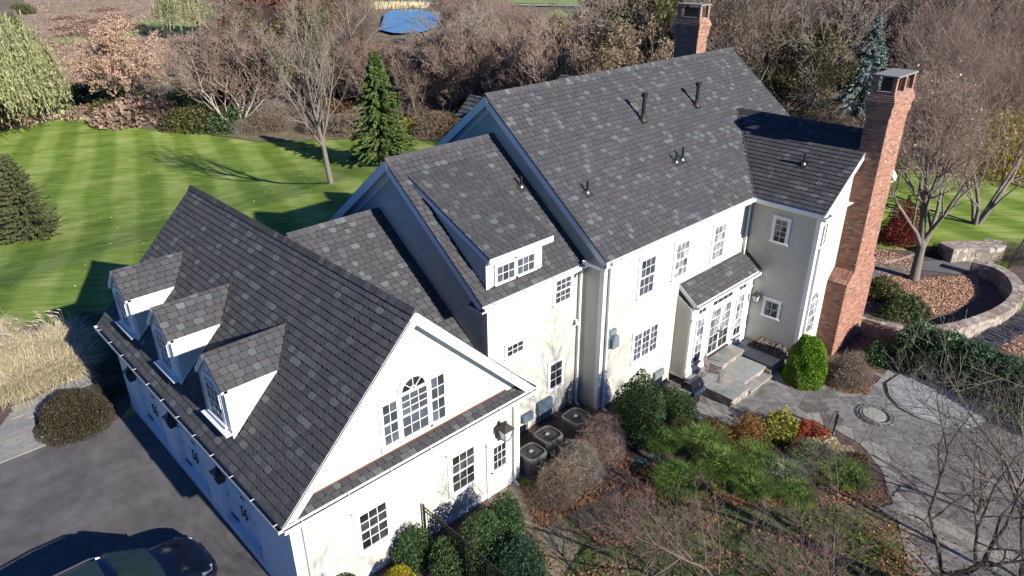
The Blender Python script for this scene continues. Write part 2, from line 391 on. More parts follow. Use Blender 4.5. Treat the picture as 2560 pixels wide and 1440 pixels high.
drape('pond', poly_px([(950, 80), (957, 55), (962, 40), (980, 31), (1010, 28), (1045, 28), (1075, 33), (1095, 45), (1098, 62), (1085, 76), (1060, 85), (1025, 88), (985, 88)]), WATER, .4, 14, zfun=lambda x, y: -4.0)
drape('far_road', poly_px([(930, 6.5), (1560, 14), (1560, 18), (930, 10)]), ROADM, .34, 20, zfun=tzf)
# driveway
drape('driveway', [(-30, 25.95), (.3, 25.72), (2.4, 25.62), (4.0, 25.48), (4.97, 25.35), (4.97, -6), (-30, -6)], ASPH, .02, 3)
# planting beds
drape('mulch_bed', [(12.8, 12.6), (12.7, 11.2), (12.4, 10.3), (12.0, 9.2), (13.2, 8.9), (14.6, 9.4), (16.0, 9.3), (17.6, 8.3), (19.2, 7.2), (20.9, 5.9), (22.6, 4.9), (23.9, 5.2), (24.6, 6.3), (24.2, 8.0), (22.3, 9.3), (21.2, 10.4), (21.2, 13.6), (17.2, 13.7), (17.2, 14.6), (12.8, 14.6)], MULCH, .03, 1)
drape('mulch_strip', [(5.0, 13.0), (12.6, 13.0), (11.9, 11.6), (11.2, 10.7), (9, 8.6), (7, 7.4), (4.98, 8)], MULCH, .025, 1)
drape('mulch_edge', poly_px([(-40, 1095), (0, 1085), (60, 1010), (80, 1000), (100, 1085), (150, 1102), (250, 1075), (300, 1050), (330, 1010), (330, 900), (240, 800), (-60, 830)]), MULCH, .012, 1)
drape('front_lawn', poly_px([(1395, 1310), (1560, 1238), (1840, 1262), (2090, 1262), (2190, 1230), (2240, 1290), (2262, 1380), (2285, 1640), (1000, 1640), (1150, 1440), (1330, 1345)]), mat('shade_toned_leafy_lawn', (.075, .105, .028), .95, col2=(.12, .105, .05), var=.35, scale=1.2, bump=.8, bscale=45), .022, 1)  # darker olive paints tree shade into the grass colour, along with leaf litter
drape('bed_tip', poly_px([(2020, 1100), (2090, 1080), (2150, 1112), (2205, 1180), (2240, 1275), (2190, 1262), (2090, 1262), (1980, 1255), (1900, 1180)]), MULCH, .034, 1)
drape('leafy_bed', [(31.4, 10.6), (32.2, 7.4), (34.8, 5.6), (38.5, 5.3), (42.5, 7.4), (44.5, 9.5), (42, 14), (38, 18), (33.6, 20), (33.3, 12)], MULCH, .05, 1.5)
drape('side_bed', [(28.4, 10.4), (26.0, 9.6), (26.0, 8.4), (27.3, 7.6), (29.5, 7.6), (31.6, 6.2), (33.5, 4.2), (37, 2.4), (44, 1.0), (52, 0), (54, 8), (44, 7), (40, 4.6), (35.5, 4.8), (32.2, 6.4), (31.2, 10.4)], MULCH, .04, 1.5)

# ================================================================ HOUSE
house = thing('house', 'large cream clapboard house with grey shingle roofs, garage wing and brick chimneys', 'house', (15, 18, 0))

# ---- siding: lapped boards on a convex wall polygon given in (u,z)
def siding(parent, O, U, N, poly, exp=.128, name='siding', z0=None):
    O, U, N = V3(O), V3(U), V3(N); mb = MB(); zs = [p[1] for p in poly]; z = min(zs); n = len(poly)
    def span(h):
        xs = []
        for i in range(n):
            a, b = poly[i], poly[(i+1) % n]
            if (a[1] <= h) != (b[1] <= h): xs.append(a[0]+(b[0]-a[0])*(h-a[1])/(b[1]-a[1]))
        return (min(xs), max(xs)) if len(xs) >= 2 else None
    Z = V3((0, 0, 1))
    while z < max(zs)-.01:
        t = min(z+exp, max(zs)-.001); s0 = span(z+.001); s1 = span(t-.001)
        if s0 and s1:
            a = O+U*s0[0]+Z*z; b = O+U*s0[1]+Z*z; c = O+U*s1[1]+Z*t; d = O+U*s1[0]+Z*t
            mb.add([a, b, b+N*.027, a+N*.027, d+N*.004, c+N*.004], [(0, 1, 2, 3) if U.cross(Z).dot(N) > 0 else (3, 2, 1, 0), (3, 2, 5, 4), (0, 3, 4), (1, 5, 2)])
        z += exp
    return mb.build(name, SIDING, parent, 'stuff')

def wall(name, x0, x1, y0, y1, z0, z1):
    return MB().box(x0, x1, y0, y1, z0, z1).build('wall', SIDING, house)

# ---- shingle roofs
shingle_pool = []          # (distance, builder data) of every shingle, the 300 nearest become objects
CAMP = V3((0, 0, CAM_H))
def inpoly(poly, x, y):
    c = False; n = len(poly)
    for i in range(n):
        a, b = poly[i], poly[(i+1) % n]
        if (a[1] > y) != (b[1] > y) and x < (b[0]-a[0])*(y-a[1])/(b[1]-a[1])+a[0]: c = not c
    return c
EXPO = .205
def roof(O, U, Vv, W, L, label=None, poly=None, pool=True, thick=.05, skip=None, exp=EXPO, tw=.25, soffit=True):
    """O lower left corner of the top plane seen from outside, U along the eave, Vv up the slope"""
    O, U, Vv = V3(O), V3(U).normalized(), V3(Vv).normalized(); N = U.cross(Vv).normalized()
    mb = MB(); pl = poly or [(0, 0), (W, 0), (W, L), (0, L)]
    pts = [O+U*a+Vv*b for a, b in pl]; n = len(pts)
    lo = [p-N*thick for p in pts]
    mb.add(pts, [tuple(range(n))], 0); mb.add(lo, [tuple(range(n))[::-1]], 1)
    mb.add(pts+lo, [(i, n+i, n+(i+1) % n, (i+1) % n) for i in range(n)], 1)
    ro = mb.build('roof', [UNDER, WHITE], house, label=label)
    v = 0.; k = 0
    while v < L-.05:
        e = min(exp, L-v); u = -random.random()*tw if k else 0.
        u = 0.
        first = True
        while u < W-.03:
            ww = random.uniform(.8, 1.25)*tw
            if first: ww = random.uniform(.3, 1.1)*tw; first = False
            if u+ww > W-.12*tw*2: ww = W-u
            c = (u+ww/2, v+e/2)
            ok = (poly is None or inpoly(pl, *c)) and not (skip and skip(*c))
            if ok: shingle_pool.append(((O+U*c[0]+Vv*c[1]-CAMP).length if pool else 999., ro, O+U*u+Vv*v, U, Vv, N, ww, e))
            u += ww
        v += exp; k += 1
    return ro
def shingle_geo(w, e):
    g = .008; c = min(.04, w*.22)*random.uniform(.5, 1.2); t = .032+random.uniform(-.004, .006); tt = t*.15
    eb = e-.012; top = [(g, c*.8, t), (g+c, 0, t), (w-g-c, 0, t), (w-g, c*.8, t), (w-g, eb, tt), (g, eb, tt)]
    bot = [(x, y, 0) for x, y, z in top[:4]]
    return top+bot, [(0, 1, 2, 3, 4, 5), (0, 6, 7, 1), (1, 7, 8, 2), (2, 8, 9, 3), (3, 9, 4), (5, 6, 0)]
def flush_shingles():
    shingle_pool.sort(key=lambda s: s[0])
    var = []
    for i in range(10):
        vs, fs = shingle_geo(.25, EXPO); me = bpy.data.meshes.new('shingle'); me.from_pydata(vs, [], fs); me.materials.append(SHIN); var.append(me)
    rest = {}
    for i, (d, ro, O, U, Vv, N, w_, e) in enumerate(shingle_pool):
        if i < 300:
            o = link('shingle', random.choice(var), ro)
            M_ = Matrix.Identity(4)
            s = w_/.25
            for r_ in range(3):
                M_[r_][0] = U[r_]*s; M_[r_][1] = Vv[r_]*(e/EXPO); M_[r_][2] = N[r_]; M_[r_][3] = (O-WL[ro.name])[r_]
            o.matrix_local = M_
        else:
            mb = rest.setdefault(ro.name, (ro, MB()))[1]
            vs, fs = shingle_geo(w_, e)
            mb.add([O+U*a+Vv*b+N*c for a, b, c in vs], fs)
    for ro, mb in rest.values(): mb.build('shingles', SHIN, ro, 'stuff')

def ridge(a, b, V1, V2, ro, indiv=True, wdt=.16, lift=.05):
    a = V3(a); b = V3(b)
    """cap shingles folded over a ridge from a to b; V1, V2 the two down-slope directions"""
    a, b, V1, V2 = V3(a), V3(b), V3(V1).normalized(), V3(V2).normalized(); d = (b-a); L = d.length; d.normalize()
    up_ = V3((0, 0, 1)); n = int(L/.19)
    mb0 = MB()   # ridge vent under the caps
    for s, Vd in ((1, V1), (-1, V2)):
        mb0.ob(a+d*.06+Vd*(wdt-.03)+up_*(-.01), d*(L-.12), -Vd*(wdt-.03), up_*(lift-.015))
    mb0.build('ridge_vent', UNDER, ro)
    me = None
    def cap():
        mb = MB(); q = random.uniform(.0, .006)
        h0 = V3((0, 0, lift+.022+q)); h1 = V3((0, 0, lift)); l = .24
        p = [V1*wdt+h0-up_*.02, h0+up_*.012, V2*wdt+h0-up_*.02]; r_ = [x+d*l-(up_*.02) for x in p]; lo = [x-up_*.022 for x in p]
        mb.add(p+r_+lo, [(0, 1, 4, 3), (1, 2, 5, 4), (0, 6, 7, 1), (1, 7, 8, 2), (0, 3, 6), (2, 8, 5), (0, 1, 7, 6), (1, 2, 8, 7), (6, 7, 8)])
        return mb
    if indiv:
        mb = cap(); me = bpy.data.meshes.new('ridge_cap'); me.from_pydata(mb.v, [], mb.f); me.materials.append(SHIN)
        for i in range(n):
            o = link('ridge_cap', me, ro); o.location = a+d*(i*.19)-WL[ro.name]
    else:
        M2 = MB()
        for i in range(n):
            mb = cap(); off = a+d*(i*.19); M2.add([V3(q)+off for q in mb.v], mb.f)
        M2.build('ridge_caps', SHIN, ro, 'stuff')

def board(a, b, dn, out, h=.2, t=.03, m=WHITE, name='fascia'):
    """board along a->b, hanging h along dn, thickness t along out"""
    a, b = V3(a), V3(b); return MB().ob(a, b-a, V3(dn)*h, V3(out)*t).build(name, m, house)

def gutter(a, b, out, hang=True):
    a, b, out = V3(a), V3(b), V3(out); d = (b-a); L = d.length; d.normalize(); z = V3((0, 0, 1)); t = .006; w_ = .12; h = .11
    mb = MB()
    mb.ob(a-z*h, d*L, out*w_, z*t); mb.ob(a+out*w_-z*h, d*L, out*t, z*(h+.004)); mb.ob(a-z*h, d*L, out*t, z*(h-.01))
    for e in (a, b-d*t): mb.ob(e-z*h, d*t, out*w_, z*h)
    mb.ob(a+out*t-z*(h-t), d*L, out*(w_-t), z*.02, 1)
    g = mb.build('gutter', [WHITE, BLACK], house)
    if hang:
        n = int(L/1.1)
        for i in range(n):
            p = a+d*(.45+i*(L-.7)/max(1, n-1)); MB().ob(p-out*.06+z*.004, d*.022, out*(w_+.08), z*.008).build('gutter_hanger', WHITE, g)
    return g
def downspout(x, y, z0, z1, nx, ny, jog=.3):
    mb = MB(); s = .04
    mb.box(x-s, x+s, y-s, y+s, z0, z1-.3)
    p = V3((x, y, z1-.3)); q = V3((x+nx*jog, y+ny*jog, z1-.05))
    mb.tube(p-V3((0, 0, .04)), q, .05, .05, 4)
    mb.tube((x, y, z0+.06), (x-.02, y-.22, z0-.02), .05, .05, 4)
    for zz in (z0+.9, (z0+z1)/2): mb.box(x-s-.008, x+s+.008, y-s-.008, y+s+.008, zz, zz+.03)
    return mb.build('downspout', WHITE, house)

# ---- windows
pane_cache = {}
Zv = V3((0, 0, 1))
def pane(parent, o, U, N, w_, h, m=GLASS, t=.006):
    key = (round(w_, 3), round(h, 3), tuple(round(c, 2) for c in U), m.name)
    if key not in pane_cache:
        mb = MB().ob((0, 0, 0), U*w_, Zv*h, N*t); me = bpy.data.meshes.new('pane'); me.from_pydata(mb.v, [], mb.f); me.materials.append(m); pane_cache[key] = me
    ob = link('pane', pane_cache[key], parent); ob.location = o-WL[parent.name]; return ob
def sashes(win, O, U, N, w_, h, cols, rows, m=GLASS, off=.02, fr=.04, bar=.018, mat2=None, split=None):
    """one sash: rails, glazing bars, panes; O lower left"""
    mb = MB(); d = .035
    mb.ob(O+N*off, U*w_, Zv*fr, N*d); mb.ob(O+N*off+Zv*(h-fr), U*w_, Zv*fr, N*d)
    mb.ob(O+N*off+Zv*fr, U*fr, Zv*(h-2*fr), N*d); mb.ob(O+N*off+U*(w_-fr)+Zv*fr, U*fr, Zv*(h-2*fr), N*d)
    iw, ih = w_-2*fr, h-2*fr
    for i in range(1, cols): mb.ob(O+N*(off+.004)+U*(fr+iw*i/cols-bar/2)+Zv*fr, U*bar, Zv*ih, N*(d-.012))
    for j in range(1, rows): mb.ob(O+N*(off+.006)+U*fr+Zv*(fr+ih*j/rows-bar/2), U*iw, Zv*bar, N*(d-.018))
    mb.build('sash', WHITE, win)
    for i in range(cols):
        for j in range(rows):
            mm = m
            if split and j >= split: mm = mat2
            pane(win, O+N*(off+.002)+U*(fr+iw*i/cols)+Zv*(fr+ih*j/rows), U, N, iw/cols, ih/rows, mm)
def window(O, U, N, w_, h, cols=3, rows=4, double=True, cas=.1, hood=False, name='window', sill=True, m=GLASS, label=None, units=1, mat2=None, split=None, top=True, grow=.035):
    O, U, N = V3(O), V3(U), V3(N)
    if name == 'french_door' or mat2 or 'transom' in (label or ''): grow = 0
    O = O-U*grow-Zv*grow; w_ += 2*grow; h += 2*grow; cas = max(cas-grow*.4, .02); O = O+N*.02; mb = MB(); d = .035
    if cas:
        mb.ob(O-U*cas, U*cas, Zv*h, N*d); mb.ob(O+U*w_, U*cas, Zv*h, N*d)
        mb.ob(O-U*cas-Zv*cas*.7, U*(w_+2*cas), Zv*cas*.7, N*(d+.02))
        if top: mb.ob(O-U*cas+Zv*h, U*(w_+2*cas), Zv*cas, N*d); mb.ob(O-U*(cas+.02)+Zv*(h+cas), U*(w_+2*cas+.04), Zv*.02, N*(d+.03))
    if sill: mb.ob(O-U*(cas+.03)-Zv*.02, U*(w_+2*cas+.06), Zv*.035, N*(d+.045))
    if hood: mb.ob(O-U*(cas+.06)+Zv*(h+cas+.03), U*(w_+2*cas+.12), Zv*.05, N*.14); mb.ob(O-U*(cas+.02)+Zv*(h+cas), U*(w_+2*cas+.04), Zv*.03, N*.09)
    mb.ob(O-N*.01, U*w_, Zv*h, N*.012)
    win = mb.build(name, WHITE, house, label=label)
    uw = w_/units
    for k in range(units):
        o = O+U*uw*k
        if double:
            r2 = rows//2; hh = h/2
            sashes(win, o, U, N, uw, hh+.02, cols, r2, m, .004)
            sashes(win, o+Zv*hh, U, N, uw, hh, cols, rows-r2, m, .022)
        else: sashes(win, o, U, N, uw, h, cols, rows, m, .006, mat2=mat2, split=split)
    return win
def fan_window(cx, y, z, r, N, win, nsp=4, U=V3((1, 0, 0))):
    """half round fanlight: casing ring, spokes, hub and panes"""
    c = V3((cx, y, z)); seg = 20
    def ring(r0, r1, o0, d, nm, m, parent, a0=0, a1=math.pi, k=seg):
        mb = MB()
        for i in range(k):
            t0 = a0+(a1-a0)*i/k; t1 = a0+(a1-a0)*(i+1)/k
            e = lambda t, rr: c+U*math.cos(t)*rr+Zv*math.sin(t)*rr+N*o0
            q = [e(t0, r0), e(t0, r1), e(t1, r1), e(t1, r0)]
            mb.add(q+[p+N*d for p in q], [(0, 1, 5, 4), (1, 2, 6, 5), (2, 3, 7, 6), (3, 0, 4, 7), (4, 5, 6, 7), (7, 6, 5, 4)][:5])
        return mb.build(nm, m, parent)
    ring(r, r+.08, .03, .035, 'casing', WHITE, win); ring(r-.035, r, .034, .04, 'sash', WHITE, win)
    ring(r*.22, r*.29, .036, .03, 'hub', WHITE, win, k=10)
    mb = MB()
    for i in range(1, nsp):
        t = math.pi*i/nsp; e = U*math.cos(t)+Zv*math.sin(t); f = U*-math.sin(t)+Zv*math.cos(t)
        mb.ob(c+e*r*.3-f*.009+N*.036, e*(r*.68), f*.018, N*.022)
    mb.ob(c-U*r+N*.036-Zv*.02, U*2*r, Zv*.05, N*.03)
    mb.build('glazing_bar', WHITE, win)
    for i in range(nsp): ring(.01, r-.02, .03, .008, 'pane', GLASS, win, math.pi*i/nsp, math.pi*(i+1)/nsp, 5)

X_, Y_ = V3((1, 0, 0)), V3((0, 1, 0)); S_ = V3((0, -1, 0)); W_ = V3((-1, 0, 0))

# ---------------- garage wing
gx0, gx1, gy0, gy1 = 5.0, 12.66, 13.03, 25.85
GE, GR, GXR = 3.552, 7.663, 8.842; ge0, ge1 = 4.713, 12.971; gp = (GR-GE)/(GXR-ge0)
ry0, ry1 = 12.652, 26.184
hw = gx1-gx0; mid = GXR-gx0
wall('garage', gx0+.35, gx1, gy0, gy1, -.1, 3.55)
gb = MB().extr([(gx0+.02, gy0, 3.55), (gx1-.02, gy0, 3.55), (GXR, gy0, 3.55+(mid-.02)*gp-.02)], (0, gy1-gy0, 0)).build('gable', SIDING, house)
siding(house, (gx0, gy0, 0), X_, S_, [(0, .25), (hw, .25), (hw, 3.5), (mid, GR-.32), (0, 3.5)])
siding(house, (gx1, gy0, 0), Y_, X_, [(0, .2), (gy1-gy0, .2), (gy1-gy0, 3.5), (0, 3.5)])
MB().box(gx0-.012, gx1+.012, gy0-.03, gy1+.012, -.1, .26).build('foundation', WHITE, house)
# drive side: piers, header and three recessed carriage doors
pier = [(13.03, 15.2), (17.7, 18.65), (21.15, 22.1), (24.6, 25.85)]
for a, b in pier:
    q = MB().box(gx0, gx0+.36, a, b, 0, 2.5); q.box(gx0-.02, gx0, a, b, 0, .3); q.build('pier', WHITE, house)
MB().box(gx0, gx0+.36, gy0, gy1, 2.5, 3.5).build('header', WHITE, house)
for c in (23.35, 19.9, 16.45):
    y0, y1 = c-1.25, c+1.25
    mb = MB().box(gx0+.2, gx0+.26, y0, y1, .02, 2.5)
    for s in (0, 1):
        a = y0+s*1.25
        for (u0, u1, z0, z1) in ((.04, 1.21, .06, .2), (.04, 1.21, 1.0, 1.1), (.04, 1.21, 1.6, 1.7), (.04, 1.21, 2.34, 2.44), (.04, .14, .2, 2.34), (1.11, 1.21, .2, 2.34)):
            mb.box(gx0+.175, gx0+.2, a+u0, a+u1, z0, z1)
    d = mb.build('garage_door', WHITE, house)
    for s in (0, 1):
        for j in range(7): MB().box(gx0+.19, gx0+.2, y0+s*1.25+.15+j*.137, y0+s*1.25+.15+j*.137+.127, .2, 1.0).build('plank', WHITE, d)
    for z in (.3, 2.2):
        for s in (0, 1):
            a = y0+.05 if s == 0 else y1-.55
            MB().box(gx0+.155, gx0+.175, a, a+.5, z, z+.045).build('strap_hinge', BLACK, d)
    for s in (-1, 1):
        h = MB(); h.box(gx0+.14, gx0+.175, c+s*.12-.015, c+s*.12+.015, .95, 1.0); h.box(gx0+.14, gx0+.175, c+s*.12-.015, c+s*.12+.015, 1.25, 1.3)
        h.box(gx0+.115, gx0+.14, c+s*.12-.015, c+s*.12+.015, .93, 1.32); h.build('door_handle', BLACK, d)
    MB().box(gx0+.0, gx0+.34, y0, y1, -.02, .03).build('threshold', GREYPL, house)
MB().box(gx0-.012, gx0, 21.5, 21.62, 1.5, 1.62).build('keypad', GREYPL, house)
# roofs
u1 = V3((1, 0, gp)).normalized(); u2 = V3((-1, 0, gp)).normalized(); gl = math.hypot(GXR-ge0, GR-GE)
DORM = [16.77, 20.31, 23.85]
def dskip(u, v):
    y = ry1-u; x = ge0+v*u1.x
    for c in DORM:
        if abs(y-c) < .78 and x > 5.16:
            if x-5.16 < (7.4-5.16)*(1-abs(y-c)/1.0)+.45: return x < 6.6 or abs(y-c) < .80*(7.45-x)/.85
    return False
rg = roof((ge0, ry1, GE), (0, -1, 0), u1, ry1-ry0, gl, skip=dskip)
rg2 = roof((ge1, ry0, GE), (0, 1, 0), u2, ry1-ry0, gl, pool=False)
ridge((GXR, ry0, GR), (GXR, ry1, GR), (-1, 0, -gp), (1, 0, -gp), rg, lift=.07, wdt=.17)
nrm1 = V3((-gp, 0, 1)).normalized(); nrm2 = V3((gp, 0, 1)).normalized()
for yy, o in ((ry0, -1), (ry1-.03, 1)):
    MB().ob((ge0, yy-.003*0, GE-.02), V3((GXR-ge0, 0, GR-GE)), -nrm1*.24, (0, .03, 0)).build('rake_board', WHITE, house)
    MB().ob((ge1, yy-.004*o*-1, GE-.02), V3((GXR-ge1, 0, GR-GE)), -nrm2*.24, (0, .03, 0)).build('rake_board', WHITE, house)
for (xa, nn, fo) in ((gx0-.05, nrm1, 0), (gx1+.05, nrm2, .004)):      # frieze against the gable wall
    MB().ob((xa, gy0-.05-fo, GE-.02+.0), V3((GXR-xa, 0, (GXR-xa)*(gp if xa < GXR else -gp))), -nn*.3, (0, .03, 0)).build('frieze', WHITE, house)
board((ge0+.012, ry0, GE-.05), (ge0+.012, ry1, GE-.05), (0, 0, -1), (1, 0, 0), .2)
board((ge1-.042, ry0, GE-.05), (ge1-.042, ry1, GE-.05), (0, 0, -1), (1, 0, 0), .2)
MB().box(ge0+.045, gx0, ry0+.03, ry1-.03, GE-.25, GE-.23).build('soffit', WHITE, house)
MB().box(gx1, ge1-.045, ry0+.03, ry1-.03, GE-.25, GE-.23).build('soffit', WHITE, house)
gutter((ge0-.0, ry1, GE-.03), (ge0-.0, ry0-.02, GE-.03), (-1, 0, 0)); gutter((ge1, ry0, GE-.03), (ge1, ry1, GE-.03), (1, 0, 0))
MB().box(GXR-.1, GXR+.1, ry0-.012, ry0+.03, GR-.36, GR-.1).build('apex_board', WHITE, house)
# pent roof below the gable window
pv = V3((0, gy0-ry0, .13)); pl_ = pv.length
rp = roof((ge0+.14, ry0-.005, GE-.005), (1, 0, 0), pv, ge1-ge0-.28, pl_, poly=[(0, 0), (ge1-ge0-.28, 0), (ge1-ge0-.5, pl_), (.22, pl_)])
MB().box(ge0+.1, ge1-.1, ry0+.02, gy0, GE-.25, GE-.06).build('soffit', WHITE, house)
board((ge0+.1, ry0, GE-.04), (ge1-.1, ry0, GE-.04), (0, 0, -1), (0, 1, 0), .2)
gutter((ge0-.02, ry0-.008, GE-.02), (ge1+.02, ry0-.008, GE-.02), (0, -1, 0))
MB().box(ge0+.6, ge1-.6, gy0-.036, gy0-.02, GE+.13, GE+.17).build('copper_flashing', COPPER, house)
# corner boards
for x, y in ((gx0, gy0), (gx1, gy0)):
    s = 1 if x == gx0 else -1
    MB().ob((x-(.024 if s > 0 else .12), gy0-.036, .2), (.144, 0, 0), (0, .03, 0), (0, 0, 3.1)).build('corner_board', WHITE, house)
downspout(gx0+.32, gy0-.08, .05, 3.4, -.0, -1, .2); downspout(gx1-.25, gy0-.08, .05, 3.4, 0, -1, .2)
# palladian gable window
pw = window((8.42, gy0, 3.92), X_, S_, .82, 1.32, 3, 5, m=GREYGL, label='tall middle window under the half round fanlight', top=False, cas=.07, sill=True)
fan_window(8.83, gy0, 5.28, .41, S_, pw, 4)
for a_, b_ in ((8.27, 8.42), (9.24, 9.38)): MB().box(a_, b_, gy0-.07, gy0-.02, 3.88, 5.3).build('mullion', WHITE, house)
MB().box(7.7, 9.95, gy0-.085, gy0-.02, 3.80, 3.90).build('sill', WHITE, house)
window((7.84, gy0, 3.97), X_, S_, .43, 1.25, 2, 4, m=GREYGL, cas=.07, label='left sidelight window of the gable group')
window((9.38, gy0, 3.92), X_, S_, .44, 1.42, 2, 4, m=GREYGL, cas=.07, label='right sidelight window of the gable group')
window((6.83, gy0, 1.05), X_, S_, .82, 1.22, 3, 4, hood=True, cas=.13, label='hooded window near the garage corner')
window((9.95, gy0, 1.08), X_, S_, .82, 1.3, 3, 4, hood=True, cas=.13, label='hooded window beside the side door')
# side door
mb = MB().box(11.38, 12.17, gy0-.06, gy0-.02, .03, 2.0); mb.box(11.27, 11.37, gy0-.075, gy0-.02, 0, 2.12); mb.box(12.18, 12.27, gy0-.075, gy0-.02, 0, 2.12); mb.box(11.27, 12.27, gy0-.08, gy0-.02, 2.02, 2.14)
sdoor = mb.build('door', WHITE, house, label='white side door with nine panes beside the lantern')
sashes(sdoor, V3((11.5, gy0-.055, .98)), X_, S_, .56, .92, 3, 3, GLASS, .004, fr=.03)
MB().lathe((11.45, gy0-.1, .93), [(.01, 0), (.03, .01), (.03, .05), (.01, .06)], 8).build('door_handle', DARKM, sdoor)
MB().box(11.2, 12.4, gy0-.45, gy0-.08, -.02, .05).build('doorstep', PATHM, house)
# soffit vent box low on the garage wall
MB().box(5.6, 5.95, gy0-.2, gy0-.02, 1.1, 1.16).add([], []).build('vent_hood', WHITE, house)

# dormers
for c in DORM:
    xf = 5.16; zb = 4.0; ze = 5.5; zr = 6.29; hwid = .78; xe = ge0+(ze-GE)/gp; xr = ge0+(zr-GE)/gp
    dm = MB().extr([(xf, c-hwid, zb), (xf, c-hwid, ze-.04), (xe, c-hwid, ze-.04)], (0, .05, 0)); dm.extr([(xf, c+hwid-.05, zb), (xf, c+hwid-.05, ze-.04), (xe, c+hwid-.05, ze-.04)], (0, .05, 0))
    dm.extr([(xf, c-hwid, zb), (xf, c+hwid, zb), (xf, c+hwid, ze-.04), (xf, c, zr-.1), (xf, c-hwid, ze-.04)], (.05, 0, 0))
    do = dm.build('dormer', WHITE, house)
    # lapped cheeks
    for s in (-1, 1):
        sb = MB(); z = zb+.02; k = 0
        while z < ze-.1:
            x1 = ge0+(z+.05-GE)/gp; n_ = V3((0, s, 0)); a = V3((xf+.07, c+s*hwid, z)); b = V3((x1, c+s*hwid, z)); t = V3((0, 0, .125))
            x2 = ge0+(z+.125-GE)/gp
            vs_ = [a, b, b+n_*.02, a+n_*.02, V3((xf+.07, c+s*(hwid+.004), z+.125)), V3((x2, c+s*(hwid+.004), z+.125))]
            sb.add(vs_, [(0, 1, 2, 3), (3, 2, 5, 4), (4, 5, 2, 3)][:2]); z += .125
        sb.build('siding', SIDING, do, 'stuff')
        MB().box(xf-.02, xf+.08, c+s*hwid-.03*(s < 0), c+s*hwid+.03*(s > 0), zb, ze).build('corner_board', WHITE, do)
    # front: casing, sashes, arched head and sill
    O = V3((xf, c+.42, zb+.28)); U = V3((0, -1, 0)); N = W_
    mb = MB(); mb.ob(O+U*-.1+N*0, U*.1, Zv*1.0, N*.035); mb.ob(O+U*.84, U*.1, Zv*1.0, N*.035); mb.ob(O-U*.14-Zv*.06, U*1.12, Zv*.06, N*.09)
    for i in range(10):
        t0 = math.pi*i/10; t1 = math.pi*(i+1)/10; cc = O+U*.42+Zv*1.0
        e = lambda t, r_: cc+U*math.cos(t)*r_+Zv*math.sin(t)*r_*.62
        q = [e(t0, .42), e(t0, .58), e(t1, .58), e(t1, .42)]; mb.add(q+[p+N*.06 for p in q], [(4, 5, 6, 7), (0, 1, 5, 4), (2, 3, 7, 6), (1, 2, 6, 5), (3, 0, 4, 7)])
    mb.build('arched_casing', WHITE, do)
    MB().ob(V3((xf-.2, c-hwid-.02, zb+.13)), (.24, 0, 0), (0, 2*hwid+.04, 0), (0, 0, .03)).build('sill', WHITE, do)
    sashes(do, O, U, N, .84, .52, 3, 2, GLASS, .004); sashes(do, O+Zv*.5, U, N, .84, .56, 3, 2, GLASS, .02)
    ox = .1; dy = hwid+.05; pd = (zr-ze)/dy; L = math.hypot(dy, zr-ze)
    xe2 = xe
    for s in (-1, 1):
        Vd = V3((0, -s, pd)).normalized()
        if s < 0: r_ = roof((xf-ox, c-dy, ze), X_, V3((0, 1, pd)), xr-xf+ox, L, poly=[(0, 0), (xe2-xf+ox+.05, 0), (xr-xf+ox+.04, L), (0, L)], tw=.26); r0 = r_
        else: roof((xr+.0, c+dy, ze), -X_, V3((0, -1, pd)), xr-xf+ox, L, poly=[(xr-xe2-.05, 0), (xr-xf+ox, 0), (xr-xf+ox, L), (-.04, L)], tw=.26)
        nn = V3((0, s*pd, 1)).normalized()
        MB().ob((xf-ox-(.004 if s > 0 else 0), c+s*dy, ze-.02), V3((0, -s*dy, zr-ze)), -nn*.12, (.03, 0, 0)).build('rake_board', WHITE, do)
        # flashing where the little roof dies into the big one
        a = V3((xe2, c+s*dy, ze)); b = V3((xr, c, zr)); dd = (b-a); q = V3((1, s*.4, gp)).normalized()*.09
        MB().ob(a+nrm1*.035, dd, q, nrm1*.012).build('valley_flashing', FLASH, do)
        # white eave strip and step flashing down the cheek
        MB().ob((xf-ox+.02, c+s*(dy-.02), ze-.09), (xe2-xf+ox-.05, 0, 0), (0, -s*.05, 0), (0, 0, .07)).build('fascia', WHITE, do)
        MB().ob(V3((xf, c+s*hwid, zb+.01))+nrm1*.03, u1*(math.hypot(xe-xf, ze-zb)-.1), (0, s*.05, 0), nrm1*.012).build('flashing', WHITE if s < 0 else LEAD, do)

# ---------------- link between garage and house
lr = 20.07; lz = 7.37; lp = .72; le = 14.6; LZE = lz-(lr-le)*lp
wall('link', 11, 12.9, 14.9, 25.2, 0, 3.6)
Ll = math.hypot(lr-le, lz-LZE); xl0 = 9.0; lu = V3((0, 1, lp))
def lpoly():
    # left edge follows the garage slope
    a = lambda z: GXR+(GR-z)/gp-xl0
    return [(a(LZE)-.25, 0), (12.87-xl0, 0), (12.87-xl0, Ll), (a(lz)-.25, Ll)]
rl = roof((xl0, le, LZE), X_, lu, 12.87-xl0, Ll, poly=lpoly())
roof((12.87, 2*lr-le, LZE), -X_, V3((0, -1, lp)), 12.87-xl0, Ll, pool=False)
ridge((9.35, lr, lz), (12.87, lr, lz), (0, -1, -lp), (0, 1, -lp), rl, wdt=.15)

